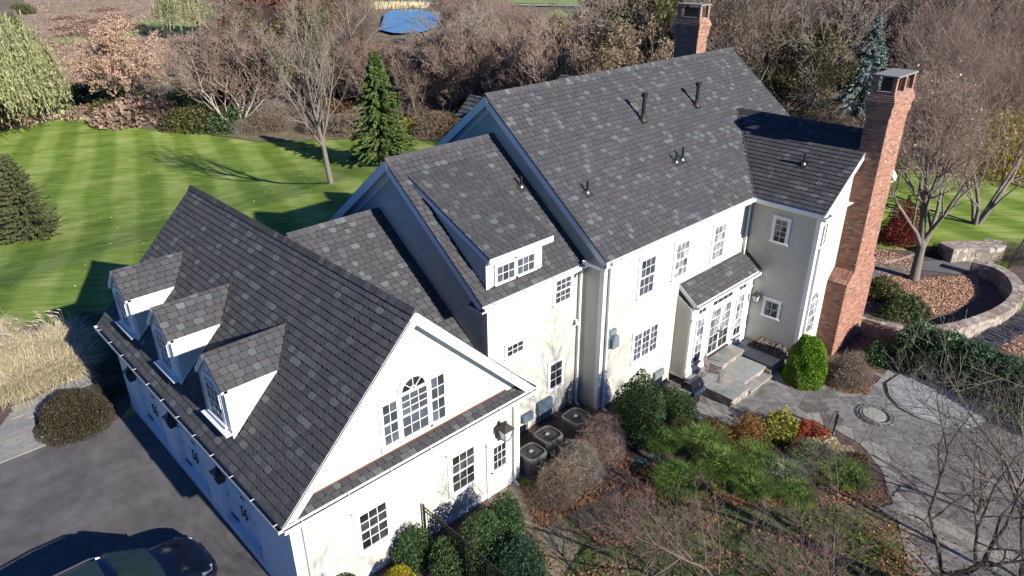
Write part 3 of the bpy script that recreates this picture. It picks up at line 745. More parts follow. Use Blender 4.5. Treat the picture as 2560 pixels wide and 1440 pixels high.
# ---------------- middle block
B2 = dict(x=12.517, w=12.87, yw=14.62, ye=14.408, yr=19.024, ze=5.789, zr=9.351)
p2 = (B2['zr']-B2['ze'])/(B2['yr']-B2['ye']); yb2 = 2*B2['yr']-B2['ye']; bw2 = 2*B2['yr']-B2['yw']
MB().extr([(12.87, 14.62, 0), (12.87, 14.62, 5.72), (12.87, 19.024, 9.12), (12.87, bw2, 5.72), (12.87, bw2, 0)], (4.45, 0, 0)).build('wall', SIDING, house)
siding(house, (12.87, 14.62, 0), X_, S_, [(0, .2), (4.43, .2), (4.43, 5.62), (0, 5.62)])
siding(house, (12.87, bw2, 0), S_, W_, [(0, .2), (bw2-14.62, .2), (bw2-14.62, 5.7), (B2['yr']-14.62, 9.08), (0, 5.7)])
L2 = math.hypot(B2['yr']-B2['ye'], B2['zr']-B2['ze'])
SH = dict(x0=12.95, x1=15.5, y=14.78)
def sskip(u, v):
    x = 12.517+u; y = B2['ye']+v*(B2['yr']-B2['ye'])/L2
    return SH['x0']+.02 < x < SH['x1']-.02 and 14.8 < y < 18.35
r2 = roof((12.517, B2['ye'], B2['ze']), X_, V3((0, 1, p2)), 17.29-12.517, L2, skip=sskip)
roof((17.29, yb2, B2['ze']), -X_, V3((0, -1, p2)), 17.29-12.517, L2, pool=False)
ridge((12.517, B2['yr'], B2['zr']), (17.29, B2['yr'], B2['zr']), (0, -1, -p2), (0, 1, -p2), r2, wdt=.15)
def rakes(x, ye, yr, yb, ze, zr, p, back=True, t=.03, h=.26, frz=.33):
    n1 = V3((0, -p, 1)).normalized(); n2 = V3((0, p, 1)).normalized()
    MB().ob((x, ye, ze-.015), V3((0, yr-ye, zr-ze)), -n1*h, (t, 0, 0)).build('rake_board', WHITE, house)
    MB().ob((x-.004*(1 if t > 0 else -1), yb, ze-.015), V3((0, yr-yb, zr-ze)), -n2*h, (t, 0, 0)).build('rake_board', WHITE, house)
    s = 1 if t > 0 else -1
    MB().ob((x+s*(frz-.035), ye+.2, ze-.03), V3((0, yr-ye-.2, zr-ze-.2*p)), -n1*.3, (s*.03, 0, 0)).build('frieze', WHITE, house)
    MB().ob((x+s*(frz-.039), yb-.2, ze-.03), V3((0, yr-yb+.2, zr-ze-.2*p)), -n2*.3, (s*.03, 0, 0)).build('frieze', WHITE, house)
rakes(12.517, B2['ye'], B2['yr'], yb2, B2['ze'], B2['zr'], p2)
board((12.53, B2['ye']+.005, B2['ze']-.05), (17.2, B2['ye']+.005, B2['ze']-.05), (0, 0, -1), (0, 1, 0), .2)
MB().box(12.55, 17.25, B2['ye']+.03, B2['yw'], B2['ze']-.25, B2['ze']-.23).build('soffit', WHITE, house)
gutter((12.5, B2['ye'], B2['ze']-.03), (17.15, B2['ye'], B2['ze']-.03), (0, -1, 0))
# cornice return on the left wall
MB().box(12.5, 12.87, 14.42, 15.1, B2['ze']-.26, B2['ze']-.2).build('cornice_return', WHITE, house)
MB().extr([(12.5, 14.45, B2['ze']-.2), (12.5, 15.1, B2['ze']-.2), (12.87, 15.1, B2['ze']-.05), (12.87, 14.45, B2['ze']-.05)], (0, 0, .02)).build('return_roof', SHIN, house)
MB().ob((12.85, 14.585, .1), (.13, 0, 0), (0, .03, 0), (0, 0, 5.4)).build('corner_board', WHITE, house)
downspout(17.1, 14.5, .0, 5.7, 0, -1, .12)
window((15.93, 14.62, 4.58), X_, S_, .72, .86, 3, 4, m=GREYGL, label='small double-hung window under the eave')
window((13.67, 14.62, 3.45), X_, S_, .71, .38, 3, 2, double=False, cas=.08, label='small horizontal window of six panes')
window((15.74, 14.62, 1.22), X_, S_, .6, 1.0, 2, 3, double=False, label='casement window above the air conditioners')
# shed dormer
sy = SH['y']; se = 7.18; sx0, sx1 = SH['x0'], SH['x1']
zt_ = lambda y: B2['ze']+(y-B2['ye'])*p2
ytop = 18.45; ztop = zt_(ytop)
mb = MB().box(sx0+.08, sx1-.1, sy, sy+.06, zt_(sy)-.05, se-.0)
for xx in (sx0+.08, sx1-.16): mb.extr([(xx, sy, zt_(sy)-.02), (xx, sy, se-.02), (xx, ytop-.15, ztop-.05)], (.06, 0, 0))
shd = mb.build('shed_dormer', WHITE, house)
ps = (ztop-se+.02)/(ytop-(sy-.28)); Ls = math.hypot(ytop-sy+.28, (ytop-sy+.28)*ps)
rs = roof((sx0-.02, sy-.28, se), X_, V3((0, 1, ps)), sx1+.22-sx0, Ls)
ns = V3((0, -ps, 1)).normalized()
for xx, tt in ((sx0-.02, .03), (sx1+.2, -.03)): MB().ob((xx, sy-.28, se-.01), V3((0, ytop-sy+.2, (ytop-sy+.2)*ps)), -ns*.2, (tt, 0, 0)).build('rake_board', WHITE, shd)
MB().box(sx0, sx1+.18, sy-.28, sy-.25, se-.2, se-.02).build('fascia', WHITE, shd)
MB().box(sx0+.02, sx1+.17, sy-.25, sy, se-.2, se-.18).build('soffit', WHITE, shd)
cs = MB(); z = zt_(sy)
for k in range(16):
    zz = z+k*.115; y1 = B2['ye']+(zz-B2['ze'])/p2; ya = sy if zz < se else sy-.28+(zz-se)/ps
    if y1 <= ya+.05: continue
    cs.add([(sx0+.08, ya, zz), (sx0+.08, y1, zz), (sx0+.06, y1, zz), (sx0+.06, ya, zz), (sx0+.076, ya+.03, zz+.115), (sx0+.076, y1+.1, zz+.115)], [(0, 1, 2, 3), (3, 2, 5, 4)])
cs.build('siding', SIDING, shd, 'stuff')
MB().box(sx0+.04, sx0+.2, sy-.02, sy, zt_(sy)-.05, se-.18).build('corner_board', WHITE, shd)
MB().box(sx1-.22, sx1-.08, sy-.02, sy, zt_(sy)-.05, se-.18).build('corner_board', WHITE, shd)
window((13.4, sy-.02, 6.17), X_, S_, .74, .54, 3, 2, m=GREYGL, double=False, cas=.06, label='left window of the shed dormer')
window((14.27, sy-.02, 6.17), X_, S_, .74, .54, 3, 2, m=GREYGL, double=False, cas=.06, label='right window of the shed dormer')

# ---------------- main block
M3 = dict(xr0=17.02, xw0=17.298, xr1=33.41, xw1=33.1, yw=13.652, ye=13.338, yr=19.18, ze=6.18, zr=10.743)
p3 = (M3['zr']-M3['ze'])/(M3['yr']-M3['ye']); yb3 = 2*M3['yr']-M3['ye']; bw3 = 2*M3['yr']-M3['yw']
MB().extr([(17.298, 13.652, -.9), (17.298, 13.652, 6.1), (17.298, 19.18, 10.5), (17.298, bw3, 6.1), (17.298, bw3, -.9)], (15.8, 0, 0)).build('wall', SIDING, house)
siding(house, (17.298, 13.652, 0), X_, S_, [(0, .15), (9.5, -.6), (9.5, 6.0), (0, 6.0)])
siding(house, (17.298, bw3, 0), S_, W_, [(0, .15), (bw3-13.652, .15), (bw3-13.652, 6.05), (19.18-13.652, 10.45), (0, 6.05)])
siding(house, (33.1, 13.652, 0), Y_, X_, [(0, -.8), (bw3-13.652, -.8), (bw3-13.652, 6.05), (19.18-13.652, 10.45), (0, 6.05)])
L3 = math.hypot(M3['yr']-M3['ye'], M3['zr']-M3['ze'])
WXE, WXR, WZR = 26.481, 29.97, 8.711; pw4 = (WZR-6.18)/(WXR-WXE)
def mskip(u, v):
    x = 17.02+u; z = 6.18+v*(M3['zr']-M3['ze'])/L3
    return abs(x-WXR) < (WZR-z)/pw4-.03
r3 = roof((17.02, M3['ye'], M3['ze']), X_, V3((0, 1, p3)), 33.41-17.02, L3, skip=mskip)
roof((33.41, yb3, M3['ze']), -X_, V3((0, -1, p3)), 33.41-17.02, L3, pool=False, exp=.41, tw=.5)
ridge((17.02, 19.18, M3['zr']), (33.41, 19.18, M3['zr']), (0, -1, -p3), (0, 1, -p3), r3, wdt=.17, lift=.07)
rakes(17.02, M3['ye'], 19.18, yb3, M3['ze'], M3['zr'], p3, frz=.285)
rakes(33.41, M3['ye'], 19.18, yb3, M3['ze'], M3['zr'], p3, t=-.03, frz=.3)
board((17.03, M3['ye']+.005, 6.13), (26.5, M3['ye']+.005, 6.13), (0, 0, -1), (0, 1, 0), .2)
MB().box(17.05, 26.6, M3['ye']+.03, M3['yw'], 5.93, 5.95).build('soffit', WHITE, house)
gutter((17.2, M3['ye'], 6.15), (26.4, M3['ye'], 6.15), (0, -1, 0))
gutter((17.02, 14.3, 5.98), (17.02, 13.3, 5.98), (-1, 0, 0), hang=False)
MB().ob((17.262, 13.61, .1), (.15, 0, 0), (0, .03, 0), (0, 0, 5.8)).build('corner_board', WHITE, house)
MB().ob((17.262, 13.645, .1), (.03, 0, 0), (0, .15, 0), (0, 0, 5.8)).build('corner_board', WHITE, house)
downspout(17.52, 13.54, .0, 6.1, 0, -1, .1); downspout(26.62, 13.54, -.3, 6.05, 0, -1, .1)
window((19.33, 13.652, 4.0), X_, S_, .82, 1.41, 3, 4, m=GREYGL, label='first upstairs window from the left corner')
window((21.49, 13.652, 4.02), X_, S_, .82, 1.38, 3, 4, m=PALEGL, label='middle upstairs window with pale curtains')
window((24.12, 13.652, 3.96), X_, S_, .8, 1.42, 3, 4, m=PALEGL, label='upstairs window nearest the inside corner')
window((19.28, 13.652, 1.26), X_, S_, 1.44, 1.13, 2, 4, m=GREYGL, double=False, units=3, label='triple casement window left of the french doors')
# satellite style meter housing
mb = MB().box(17.55, 18.02, 13.50, 13.63, 2.55, 3.25); mb.extr([(17.64, 13.50, 2.6), (18.0, 13.50, 2.6), (18.0, 13.50, 2.98), (17.92, 13.50, 3.1), (17.72, 13.50, 3.1), (17.64, 13.50, 2.98)], (0, -.16, 0))
mb.build('meter_box', GREYPL, house)
mb = MB().lathe((16.96, 14.5, 3.5), [(.02, 0), (.05, .02), (.05, .1), (.03, .14)], 8); mb.tube((16.96, 14.5, 3.55), (16.9, 14.4, 3.48), .04, .05, 8); mb.tube((16.96, 14.5, 3.55), (17.02, 14.4, 3.48), .04, .05, 8)
mb.build('security_light', WHITE, house)
# low wall box and hose outlet beside the sun room
MB().box(20.75, 21.35, 13.5, 13.63, -.2, .1).build('cellar_vent', GREYPL, house)

# ---------------- french door bay
bx0, bx1, by = 21.98, 26.79, 12.95
MB().box(bx0, bx1, by+.03, 13.66, -.45, 2.78).build('wall', WHITE, house)
siding(house, (bx0, 13.66, 0), S_, W_, [(0, -.3), (.7, -.3), (.7, 2.75), (0, 3.2)])
pb = (3.635-2.965)/(13.652-12.757); Lb = math.hypot(.895, .67)
rb = roof((22.01, 12.757, 2.965), X_, V3((0, 1, pb)), 4.78, Lb)
nb_ = V3((0, -pb, 1)).normalized()
MB().ob((22.0, 12.757, 2.955), V3((0, .895, .67)), -nb_*.16, (.03, 0, 0)).build('rake_board', WHITE, house)
board((22.02, 12.765, 2.93), (26.75, 12.765, 2.93), (0, 0, -1), (0, 1, 0), .14)
MB().box(22.03, 26.78, 12.79, by+.04, 2.76, 2.8).build('soffit', WHITE, house)
gutter((22.0, 12.757, 2.94), (26.74, 12.757, 2.94), (0, -1, 0))
MB().ob((26.74, 12.74, 2.99), V3((0, .93, .695)), (.05, 0, 0), nb_*.1).build('step_flashing', FLASH, house)
for a, b in ((22.0, 22.36), (23.02, 23.38), (25.02, 25.38), (26.1, 26.5)):   # pilasters
    mb = MB().box(a, b, by-.03, by+.03, -.4, 2.76); mb.box(a+.08, b-.08, by-.05, by-.03, .1, 2.2); mb.box(a-.02, b+.02, by-.07, by+.02, -.4, -.12); mb.build('pilaster', WHITE, house)
MB().box(22.0, 26.6, by-.06, by+.02, 2.18, 2.3).build('transom_rail', WHITE, house)
for (a, b, c) in ((22.4, 22.98, 2), (23.42, 24.98, 4), (25.42, 26.06, 2)):
    window((a, by-.0, 2.33), X_, S_, b-a, .3, c, 1, double=False, cas=.03, sill=False, label='transom light over the garden doors')
window((22.42, by, .12), X_, S_, .54, 2.02, 2, 5, double=False, cas=.03, m=GLASS, mat2=PALEGL, split=1, label='left sidelight of the garden doors')
window((25.44, by, .12), X_, S_, .6, 2.02, 2, 5, double=False, cas=.03, mat2=PALEGL, split=1, label='right sidelight of the garden doors')
for a in (23.42, 24.21):
    d = window((a, by, .06), X_, S_, .77, 2.1, 2, 5, double=False, cas=.02, sill=False, name='french_door', mat2=PALEGL, split=2, label=('left' if a < 24 else 'right')+' leaf of the french doors')
    MB().box((24.12 if a < 24 else 24.24), (24.16 if a < 24 else 24.28), by-.12, by-.055, .95, 1.05).build('door_handle', LEAD, d)
MB().box(23.4, 25.0, by-.16, by-.03, -.02, .05).build('threshold', DARKM, house)
MB().box(22.42, 22.98, by-.1, by-.03, .0, .08).build('sill', DARKM, house); MB().box(25.42, 26.06, by-.1, by-.03, .0, .08).build('sill', DARKM, house)
MB().box(22.36, 26.1, by-.05, by+.02, -.42, 0).build('base_board', WHITE, house)

# ---------------- projecting wing
wx0, wx1, wy = 26.79, 33.15, 10.63
MB().extr([(wx0, wy, -1.1), (wx0, wy, 6.0), (WXR, wy, 6.0+(WXR-wx0)*pw4), (wx1, wy, 6.0), (wx1, wy, -1.1)], (0, 3.6, 0)).build('wall', SIDING, house)
siding(house, (wx0, 13.66, 0), S_, W_, [(0, -.75), (13.66-wy, -.75), (13.66-wy, 5.92), (0, 5.92)])
siding(house, (wx0, wy, 0), X_, S_, [(0, -.9), (wx1-wx0, -.9), (wx1-wx0, 5.95), (WXR-wx0, 5.95+(WXR-wx0)*pw4), (0, 5.95)])
rw0 = 10.36; Lw = math.hypot(WXR-WXE, WZR-6.18)
yv = lambda z: M3['ye']+(z-M3['ze'])/p3
wu = V3((1, 0, pw4))
r4 = roof((WXE, yv(6.18)+.02, 6.18), S_, wu, yv(6.18)-rw0+.02, Lw, poly=None)
# the part above the eave valley runs back to the main roof
tri = yv(WZR)-yv(6.18)
r5 = roof((WXE, yv(6.18)+tri, 6.18), S_, wu, tri, Lw, poly=[(tri, 0), (tri, Lw), (0, Lw)])
wu2 = V3((-1, 0, pw4))
roof((2*WXR-WXE, rw0, 6.18), Y_, wu2, yv(6.18)-rw0+tri, Lw, pool=False, poly=[(0, 0), (yv(6.18)-rw0, 0), (yv(6.18)-rw0+tri, Lw), (0, Lw)])
ridge((WXR, rw0, WZR), (WXR, yv(WZR), WZR), (-1, 0, -pw4), (1, 0, -pw4), r4, wdt=.15)
for s in (-1, 1):
    xe_ = WXR+s*(WXR-WXE); nn = V3((s*pw4, 0, 1)).normalized()
    MB().ob((xe_, rw0-(.004 if s > 0 else 0), 6.165), V3((WXR-xe_, 0, WZR-6.18)), -nn*.24, (0, .03, 0)).build('rake_board', WHITE, house)
    a = V3((xe_, M3['ye'], 6.18)); b = V3((WXR, yv(WZR), WZR)); nm = V3((0, -p3, 1)).normalized()
    MB().ob(a+nm*.03-X_*.05, b-a, V3((s*-.0+.1, 0, 0)), nm*.016).build('valley_flashing', FLASH, house)
board((WXE+.005, rw0, 6.13), (WXE+.005, 13.36, 6.13), (0, 0, -1), (1, 0, 0), .2)
MB().box(WXE+.03, wx0, rw0+.03, 13.6, 5.93, 5.95).build('soffit', WHITE, house)
MB().box(wx0-.25, wx1+.25, rw0+.03, wy, 5.98, 6.0).build('soffit', WHITE, house)
gutter((WXE, 13.3, 6.15), (WXE, rw0-.02, 6.15), (-1, 0, 0), hang=False)
MB().box(WXE-.02, WXE+.55, rw0-.05, wy, 5.86, 5.98).build('cornice_return', WHITE, house)
MB().extr([(WXE, rw0-.05, 5.99), (WXE+.5, rw0-.05, 5.99), (WXE+.5, wy, 6.12), (WXE, wy, 6.12)], (0, 0, .02)).build('return_roof', SHIN, house)
for o, a, b in (((wx0-.03, wy-.036, -.9), (.2, 0, 0), (0, .03, 0)), ((wx0-.034, wy-.0, -.9), (.03, 0, 0), (0, .14, 0))):
    MB().ob(o, a, b, (0, 0, 6.75)).build('corner_board', WHITE, house)
downspout(wx0+.3, wy-.08, -.7, 6.0, 0, -1, .1)
MB().box(28.5, 28.6, wy-.036, wy-.02, -.9, 5.7).build('trim_board', WHITE, house)
window((wx0, 12.4, 4.45), S_, W_, .5, .95, 2, 4, double=False, cas=.12, label='upper window on the shaded wing wall')
window((wx0, 12.26, 1.05), S_, W_, .58, .68, 2, 2, double=False, cas=.1, label='small square window of four panes beside the lantern')
aw = window((27.17, wy, .5), X_, S_, .78, 1.5, 3, 4, top=False, cas=.1, m=PALEGL, label='tall arched window beside the chimney')
fan_window(27.56, wy, 2.02, .39, S_, aw, 5)
window((27.0, wy, 4.62), X_, S_, .42, .9, 2, 4, double=False, cas=.08, label='narrow upper window beside the chimney')

# ---------------- little gabled dormers on the rear slope, peeping over the ridge
for xc in (19.2, 24.6):
    zr_ = 10.05 if xc < 20 else 10.2; hw_ = .85; ze_ = zr_-.75; yn, yf = 19.6, 22.5; L = math.hypot(hw_, .75)
    MB().extr([(xc-hw_+.1, yf-.2, 7.4), (xc+hw_-.1, yf-.2, 7.4), (xc+hw_-.1, yf-.2, ze_), (xc, yf-.2, zr_-.1), (xc-hw_+.1, yf-.2, ze_)], (0, -2.4, 0)).build('rear_dormer', SIDING, house)
    ra = roof((xc-hw_, yf, ze_), S_, V3((hw_, 0, .75)), yf-yn, L, pool=False); roof((xc+hw_, yn, ze_), Y_, V3((-hw_, 0, .75)), yf-yn, L, pool=False)

# ---------------- chimneys
bricks_pool = []
def brick_face(par, O, U, N, w_, z0, z1, lean=None, m=BRICK, soldier=False):
    """courses of bricks on a face: O at z0 lower left, U along; lean moves the face with height"""
    bh, bl = .0677, .21; z = z0; k = 0
    while z < z1-.02:
        u = 0; first = True
        while u < w_-.01:
            l = bl if not (first and k % 2) else bl/2; first = False
            if u+l > w_-.05: l = w_-u
            bricks_pool.append((par, V3(O)+V3(U)*u+Zv*(z-z0), V3(U), V3(N), l, min(bh, z1-z), m)); u += l
        z += bh; k += 1
def shaft(par, x0, x1, y0, y1, z0, z1, faces='WSEN', m=BRICK):
    MB().box(x0, x1, y0, y1, z0, z1).build('core', MORTAR, par)
    if 'S' in faces: brick_face(par, (x0, y0, z0), X_, S_, x1-x0, z0, z1, m=m)
    if 'W' in faces: brick_face(par, (x0, y1, z0), S_, W_, y1-y0, z0, z1, m=m)
    if 'E' in faces: brick_face(par, (x1, y0, z0), Y_, X_, y1-y0, z0, z1, m=m)
    if 'N' in faces: brick_face(par, (x1, y1, z0), W_, Y_, x1-x0, z0, z1, m=m)
def chimney(x0, x1, y0, y1, zb, zt, label, lower=None, sooty=None):
    ch = MB().box(x0+.05, x1-.05, y0+.05, y1-.05, zb, zt-1.2).build('chimney', MORTAR, house, label=label)
    zc = zt-.5-1.05
    if lower:
        lx0, lx1, zs = lower
        shaft(ch, lx0, lx1, y0, y1, zb, zs, 'WSE')
        # sloped shoulders of header bricks
        for s in (-1, 1):
            a = lx0 if s < 0 else lx1; b = x0 if s < 0 else x1; hh = .48
            MB().extr([(a, y0, zs), (b, y0, zs), (b, y0, zs+hh)], (0, y1-y0, 0)).build('core', MORTAR, ch)
            sl = V3((b-a, 0, hh)); nn = V3((-hh*(1 if s < 0 else -1), 0, abs(b-a))).normalized(); L = sl.length; sl.normalize()
            rows = 3; nb = int((y1-y0)/.075)
            for r_ in range(rows):
                for j in range(nb):
                    yy = y0+j*(y1-y0)/nb; bricks_pool.append((ch, V3((a, yy, zs))+sl*(L*r_/rows), V3((0, 1, 0)), nn, (y1-y0)/nb, ('s', sl*(L/rows)), BRICK))
            MB().ob((a-(.02 if s < 0 else -.0), y0-.02, zs-.03), (.02, 0, 0), (0, y1-y0+.02, 0), (0, 0, .04)).build('ledge', SOOT, ch)
            k = 0; z = zs
            while z < zs+hh-.03:
                f = (z-zs)/hh; l = abs(b-a)*(1-f)-.02; n_ = max(1, int(l/.2))
                for j in range(n_):
                    xx = (b-(j+1)*l/n_) if s < 0 else b+j*l/n_
                    bricks_pool.append((ch, V3((xx, y0, z)), X_, S_, l/n_, .0677, BRICK))
                z += .0677
        zlo = zs
        shaft(ch, x0, x1, y0, y1, zs, zc-(1.3 if sooty else .2), 'WSEN')
        if sooty: shaft(ch, x0, x1, y0, y1, zc-1.3, zc, 'WSEN')
    else: shaft(ch, x0, x1, y0, y1, zb, zc, 'WSEN')
    z = zc
    for k, (o, h) in enumerate(((.03, .07), (.055, .34), (.08, .07), (.11, .14), (.085, .07), (.06, .07), (.03, .07), (.0, .07))):
        shaft(ch, x0-o, x1+o, y0-o, y1+o, z, z+h, 'WSEN'); z += h
    # open hood: brick piers and a stone slab
    ph = zt-.09-z
    MB().box(x0+.1, x1-.1, y0+.1, y1-.1, z-.02, z+.02).build('flue_bed', CONC, ch)
    MB().box(x0+.3, x1-.3, y0+.22, y1-.22, z, z+ph*.82).build('flue_liner', SOOT, ch)
    xs = [x0, (x0+x1)/2-.06, x1-.14] if (x1-x0) > 1.2 else [x0, x1-.14]
    for xx in xs:
        for yy in (y0, y1-.14): shaft(ch, xx, xx+.14, yy, yy+.14, z, z+ph, 'WSEN')
    sl = MB().box(x0-.05, x1+.05, y0-.05, y1+.05, zt-.06, zt).build('cap_slab', CONC, ch)
    return ch
c1 = chimney(29.15, 31.0, 9.78, 10.63, -1.1, 11.05, 'tall brick chimney on the wing gable with sloped shoulders', lower=(28.6, 31.45, 2.62), sooty=True)
c2 = chimney(33.1, 33.95, 21.0, 22.35, -1.5, 12.7, 'brick chimney behind the main ridge with open cap')
MB().ob((28.9, 10.36, 7.75), V3((1.06, 0, .77)), (0, .3, 0), (-.03, 0, .04)).build('chimney_flashing', FLASH, house)
def flush_bricks():
    bricks_pool.sort(key=lambda b: (b[1]-CAMP).length)
    cache = {}; rest = {}
    n = 0
    for par, O, U, N, l, h, m in bricks_pool:
        g = .005; d = .007
        if isinstance(h, tuple): H = h[1]; hl = H.length
        else: H = Zv*h; hl = h
        Hn = H.normalized(); a = O+U*g+Hn*g; vs = [a, a+U*(l-2*g), a+U*(l-2*g)+Hn*(hl-2*g), a+Hn*(hl-2*g)]; j = random.uniform(0, .003)
        vs += [q+N*(d+j) for q in vs]; fs = [(4, 5, 6, 7), (0, 1, 5, 4), (1, 2, 6, 5), (2, 3, 7, 6), (3, 0, 4, 7)]
        if U.cross(Hn).dot(N) < 0: fs = [f[::-1] for f in fs]
        vis = N.y < -.5 or N.x < -.5
        if n < 300 and vis and l > .15 and O.z > -.5:
            n += 1; key = (round(l, 2), round(N.x, 1), round(N.y, 1), round(hl, 3), m.name)
            if key not in cache:
                me = bpy.data.meshes.new('brick'); me.from_pydata([q-a for q in vs], [], fs); me.materials.append(m); cache[key] = me
            o = link('brick', cache[key], par); o.location = a-WL[par.name]
        else:
            mb = rest.setdefault((par.name, m.name), (par, m, MB()))[2]; mb.add(vs, fs)
    for par, m, mb in rest.values(): mb.build('bricks', m, par, 'stuff')

# ---------------- roof pipes
def pipe(x, y, z, h, r, nrm, cap=False, lab=None):
    o = V3((x, y, z)); n = V3(nrm).normalized(); a = X_ if abs(n.x) < .1 else Y_; b = n.cross(a).normalized(); a = b.cross(n)
    mb = MB().tube(o+Zv*-.05, o+Zv*h, r, r, 12)
    if cap: mb.tube(o+Zv*(h-.06), o+Zv*(h+.1), r*1.7, r*1.7, 12); mb.tube(o+Zv*(h*.42), o+Zv*(h*.42+.03), r*1.25, r*1.25, 12)
    v = mb.build('vent_pipe', BLACK, house, smooth=False, label=lab)
    MB().ob(o-a*.17-b*.17+n*.03, a*.34, b*.34, n*.012).build('flashing_plate', DARKM, v)
    MB().lathe(o+Zv*.0, [(r*2.6, 0), (r*1.9, .06), (r*1.15, .13 if not cap else .3)], 12).build('boot', LEAD if not cap else DARKM, v, smooth=True)
nm = (0, -p3, 1)
pipe(23.59, 17.1, 9.12, 1.02, .075, nm, True, 'tall black flue pipe on the main roof, the left of two')
pipe(27.43, 17.12, 9.13, .92, .075, nm, True, 'tall black flue pipe on the main roof, the right of two')
pipe(23.58, 15.36, 7.76, .44, .045, nm); pipe(24.01, 15.37, 7.77, .54, .045, nm); pipe(18.28, 15.36, 7.76, .44, .045, nm)
pipe(16.81, 17.13, 7.89, .44, .045, (0, -p2, 1)); pipe(28.13, 12.29, 7.38, .47, .045, (-pw4, 0, 1))
flush_shingles(); flush_bricks()

# ================================================================ PATIO AND PATHS
def voronoi(pts, clip):
    """cells of pts inside convex polygon clip"""
    cells = []
    for i, p in enumerate(pts):
        poly = list(clip)
        for j, q in enumerate(pts):
            if i == j or abs(p[0]-q[0])+abs(p[1]-q[1]) > 5: continue
            mx, my = (p[0]+q[0])/2, (p[1]+q[1])/2; nx, ny = q[0]-p[0], q[1]-p[1]; out = []
            for k in range(len(poly)):
                a, b = poly[k], poly[(k+1) % len(poly)]
                da = (a[0]-mx)*nx+(a[1]-my)*ny; db = (b[0]-mx)*nx+(b[1]-my)*ny
                if da <= 0: out.append(a)
                if da*db < 0: t = da/(da-db); out.append((a[0]+(b[0]-a[0])*t, a[1]+(b[1]-a[1])*t))
            poly = out
            if len(poly) < 3: break
        if len(poly) >= 3: cells.append(poly)
    return cells
def inset(poly, d):
    cx = sum(p[0] for p in poly)/len(poly); cy_ = sum(p[1] for p in poly)/len(poly); r = []
    for p in poly:
        l = math.hypot(p[0]-cx, p[1]-cy_) or 1; k = max(0, 1-d/l*1.3); r.append((cx+(p[0]-cx)*k, cy_+(p[1]-cy_)*k))
    return r
patio_out = [(20.9, 5.8), (22.4, 4.7), (24.5, 2.2), (27, -1), (34, -3), (38, 1.5), (33.6, 4.2), (31.2, 6.6), (29.4, 8.0), (27.2, 8.0), (26.1, 8.7), (26.2, 11.0), (26.7, 13.0), (21.0, 13.4), (21.0, 10.4), (22.3, 9.3), (24.2, 8.0), (24.7, 6.3), (23.9, 5.2), (22.8, 4.9)]
patio_poly = [(21.2, 13.2), (26.75, 13.2), (26.75, 10.6), (26.0, 9.6), (26.0, 8.4), (27.3, 7.6), (29.5, 7.6), (31.6, 6.2), (33.5, 4.2), (37, 2.4), (37, -4), (20, -4), (21.8, 1.5), (23.2, 3.9), (24.6, 5.2), (25.0, 6.6), (24.4, 8.2), (22.6, 9.5), (21.2, 10.4)]
patio_px = [(1650, 960), (1740, 1050), (1900, 1072), (2010, 1050), (2080, 1072), (2150, 1112), (2205, 1180), (2235, 1270), (2262, 1380), (2285, 1640), (2900, 1640), (2900, 1180), (2560, 1050), (2450, 990), (2330, 930), (2230, 915), (2190, 960), (2140, 985), (2060, 962), (1965, 968), (1945, 930), (1870, 850), (1690, 850)]
patio_poly = [tuple(q) for q in poly_px(patio_px)]
patio = drape('patio', patio_poly, JOINT, .05, 1)
pts = []
for _ in range(9000):
    x, y = rng.uniform(18, 37), rng.uniform(-5, 13.3)
    if inpoly(patio_poly, x, y) and all((x-a)**2+(y-b)**2 > .30 for a, b in pts): pts.append((x, y))
SPA = (27.4, 6.1, .62)
for c in voronoi(pts, [(17, -6), (39, -6), (39, 13.4), (17, 13.4)]):
    cx = sum(p[0] for p in c)/len(c); cy_ = sum(p[1] for p in c)/len(c)
    c2 = inset(c, .019)
    if sum(inpoly(patio_poly, *p) for p in c2) < len(c2)*.55 or max(math.hypot(p[0]-cx, p[1]-cy_) for p in c2) > 1.1: continue
    if 21.9 < cx < 25.2 and 10.7 < cy_ < 13: continue
    z = tz(cx, cy_)+.05; k = random.uniform(.015, .021)
    MB().extr([(x, y, tz(x, y)+.04) for x, y in c2], (0, 0, k)).build('flagstone', FLAGM, patio)

# terrace, second step and door landing of cut bluestone over rubble risers
terr = thing('stone_terrace', 'raised bluestone terrace with rubble risers and a door step', 'terrace', (23.5, 11.9, -.8))
def slabs(par, x0, x1, y0, y1, z, t, nx, ny, over=.03, m=BLUEST):
    ys = [y0-over]; 
    for j in range(1, ny): ys.append(y0+(y1-y0)*j/ny+random.uniform(-.06, .06))
    ys.append(y1)
    for j in range(ny):
        n_ = max(1, nx+random.choice((-1, 0, 0))); xs = [x0-over]+sorted(x0+(x1-x0)*(i+random.uniform(-.22, .22))/n_ for i in range(1, n_))+[x1+over]
        for i in range(n_): MB().box(xs[i]+.006, xs[i+1]-.006, ys[j]+.006, ys[j+1]-.006, z-t, z+random.uniform(0, .002)).build('slab', m, par)
def rubble(par, O, U, N, w_, h, rows, l=.3):
    O, U, N = V3(O), V3(U), V3(N); hh = h/rows; MB().ob(O-N*.06, U*w_, Zv*h, N*.03).build('core', MORTAR, par)
    for r_ in range(rows):
        u = 0
        while u < w_-.02:
            d = min(random.uniform(.6, 1.5)*l, w_-u)
            if w_-u-d < .08: d = w_-u
            g = .008; q = O+U*(u+g)+Zv*(r_*hh+g)-N*.05; MB().ob(q, U*(d-2*g), Zv*(hh-2*g), N*(.05+random.uniform(0, .025))).build('stone', STONE, par); u += d
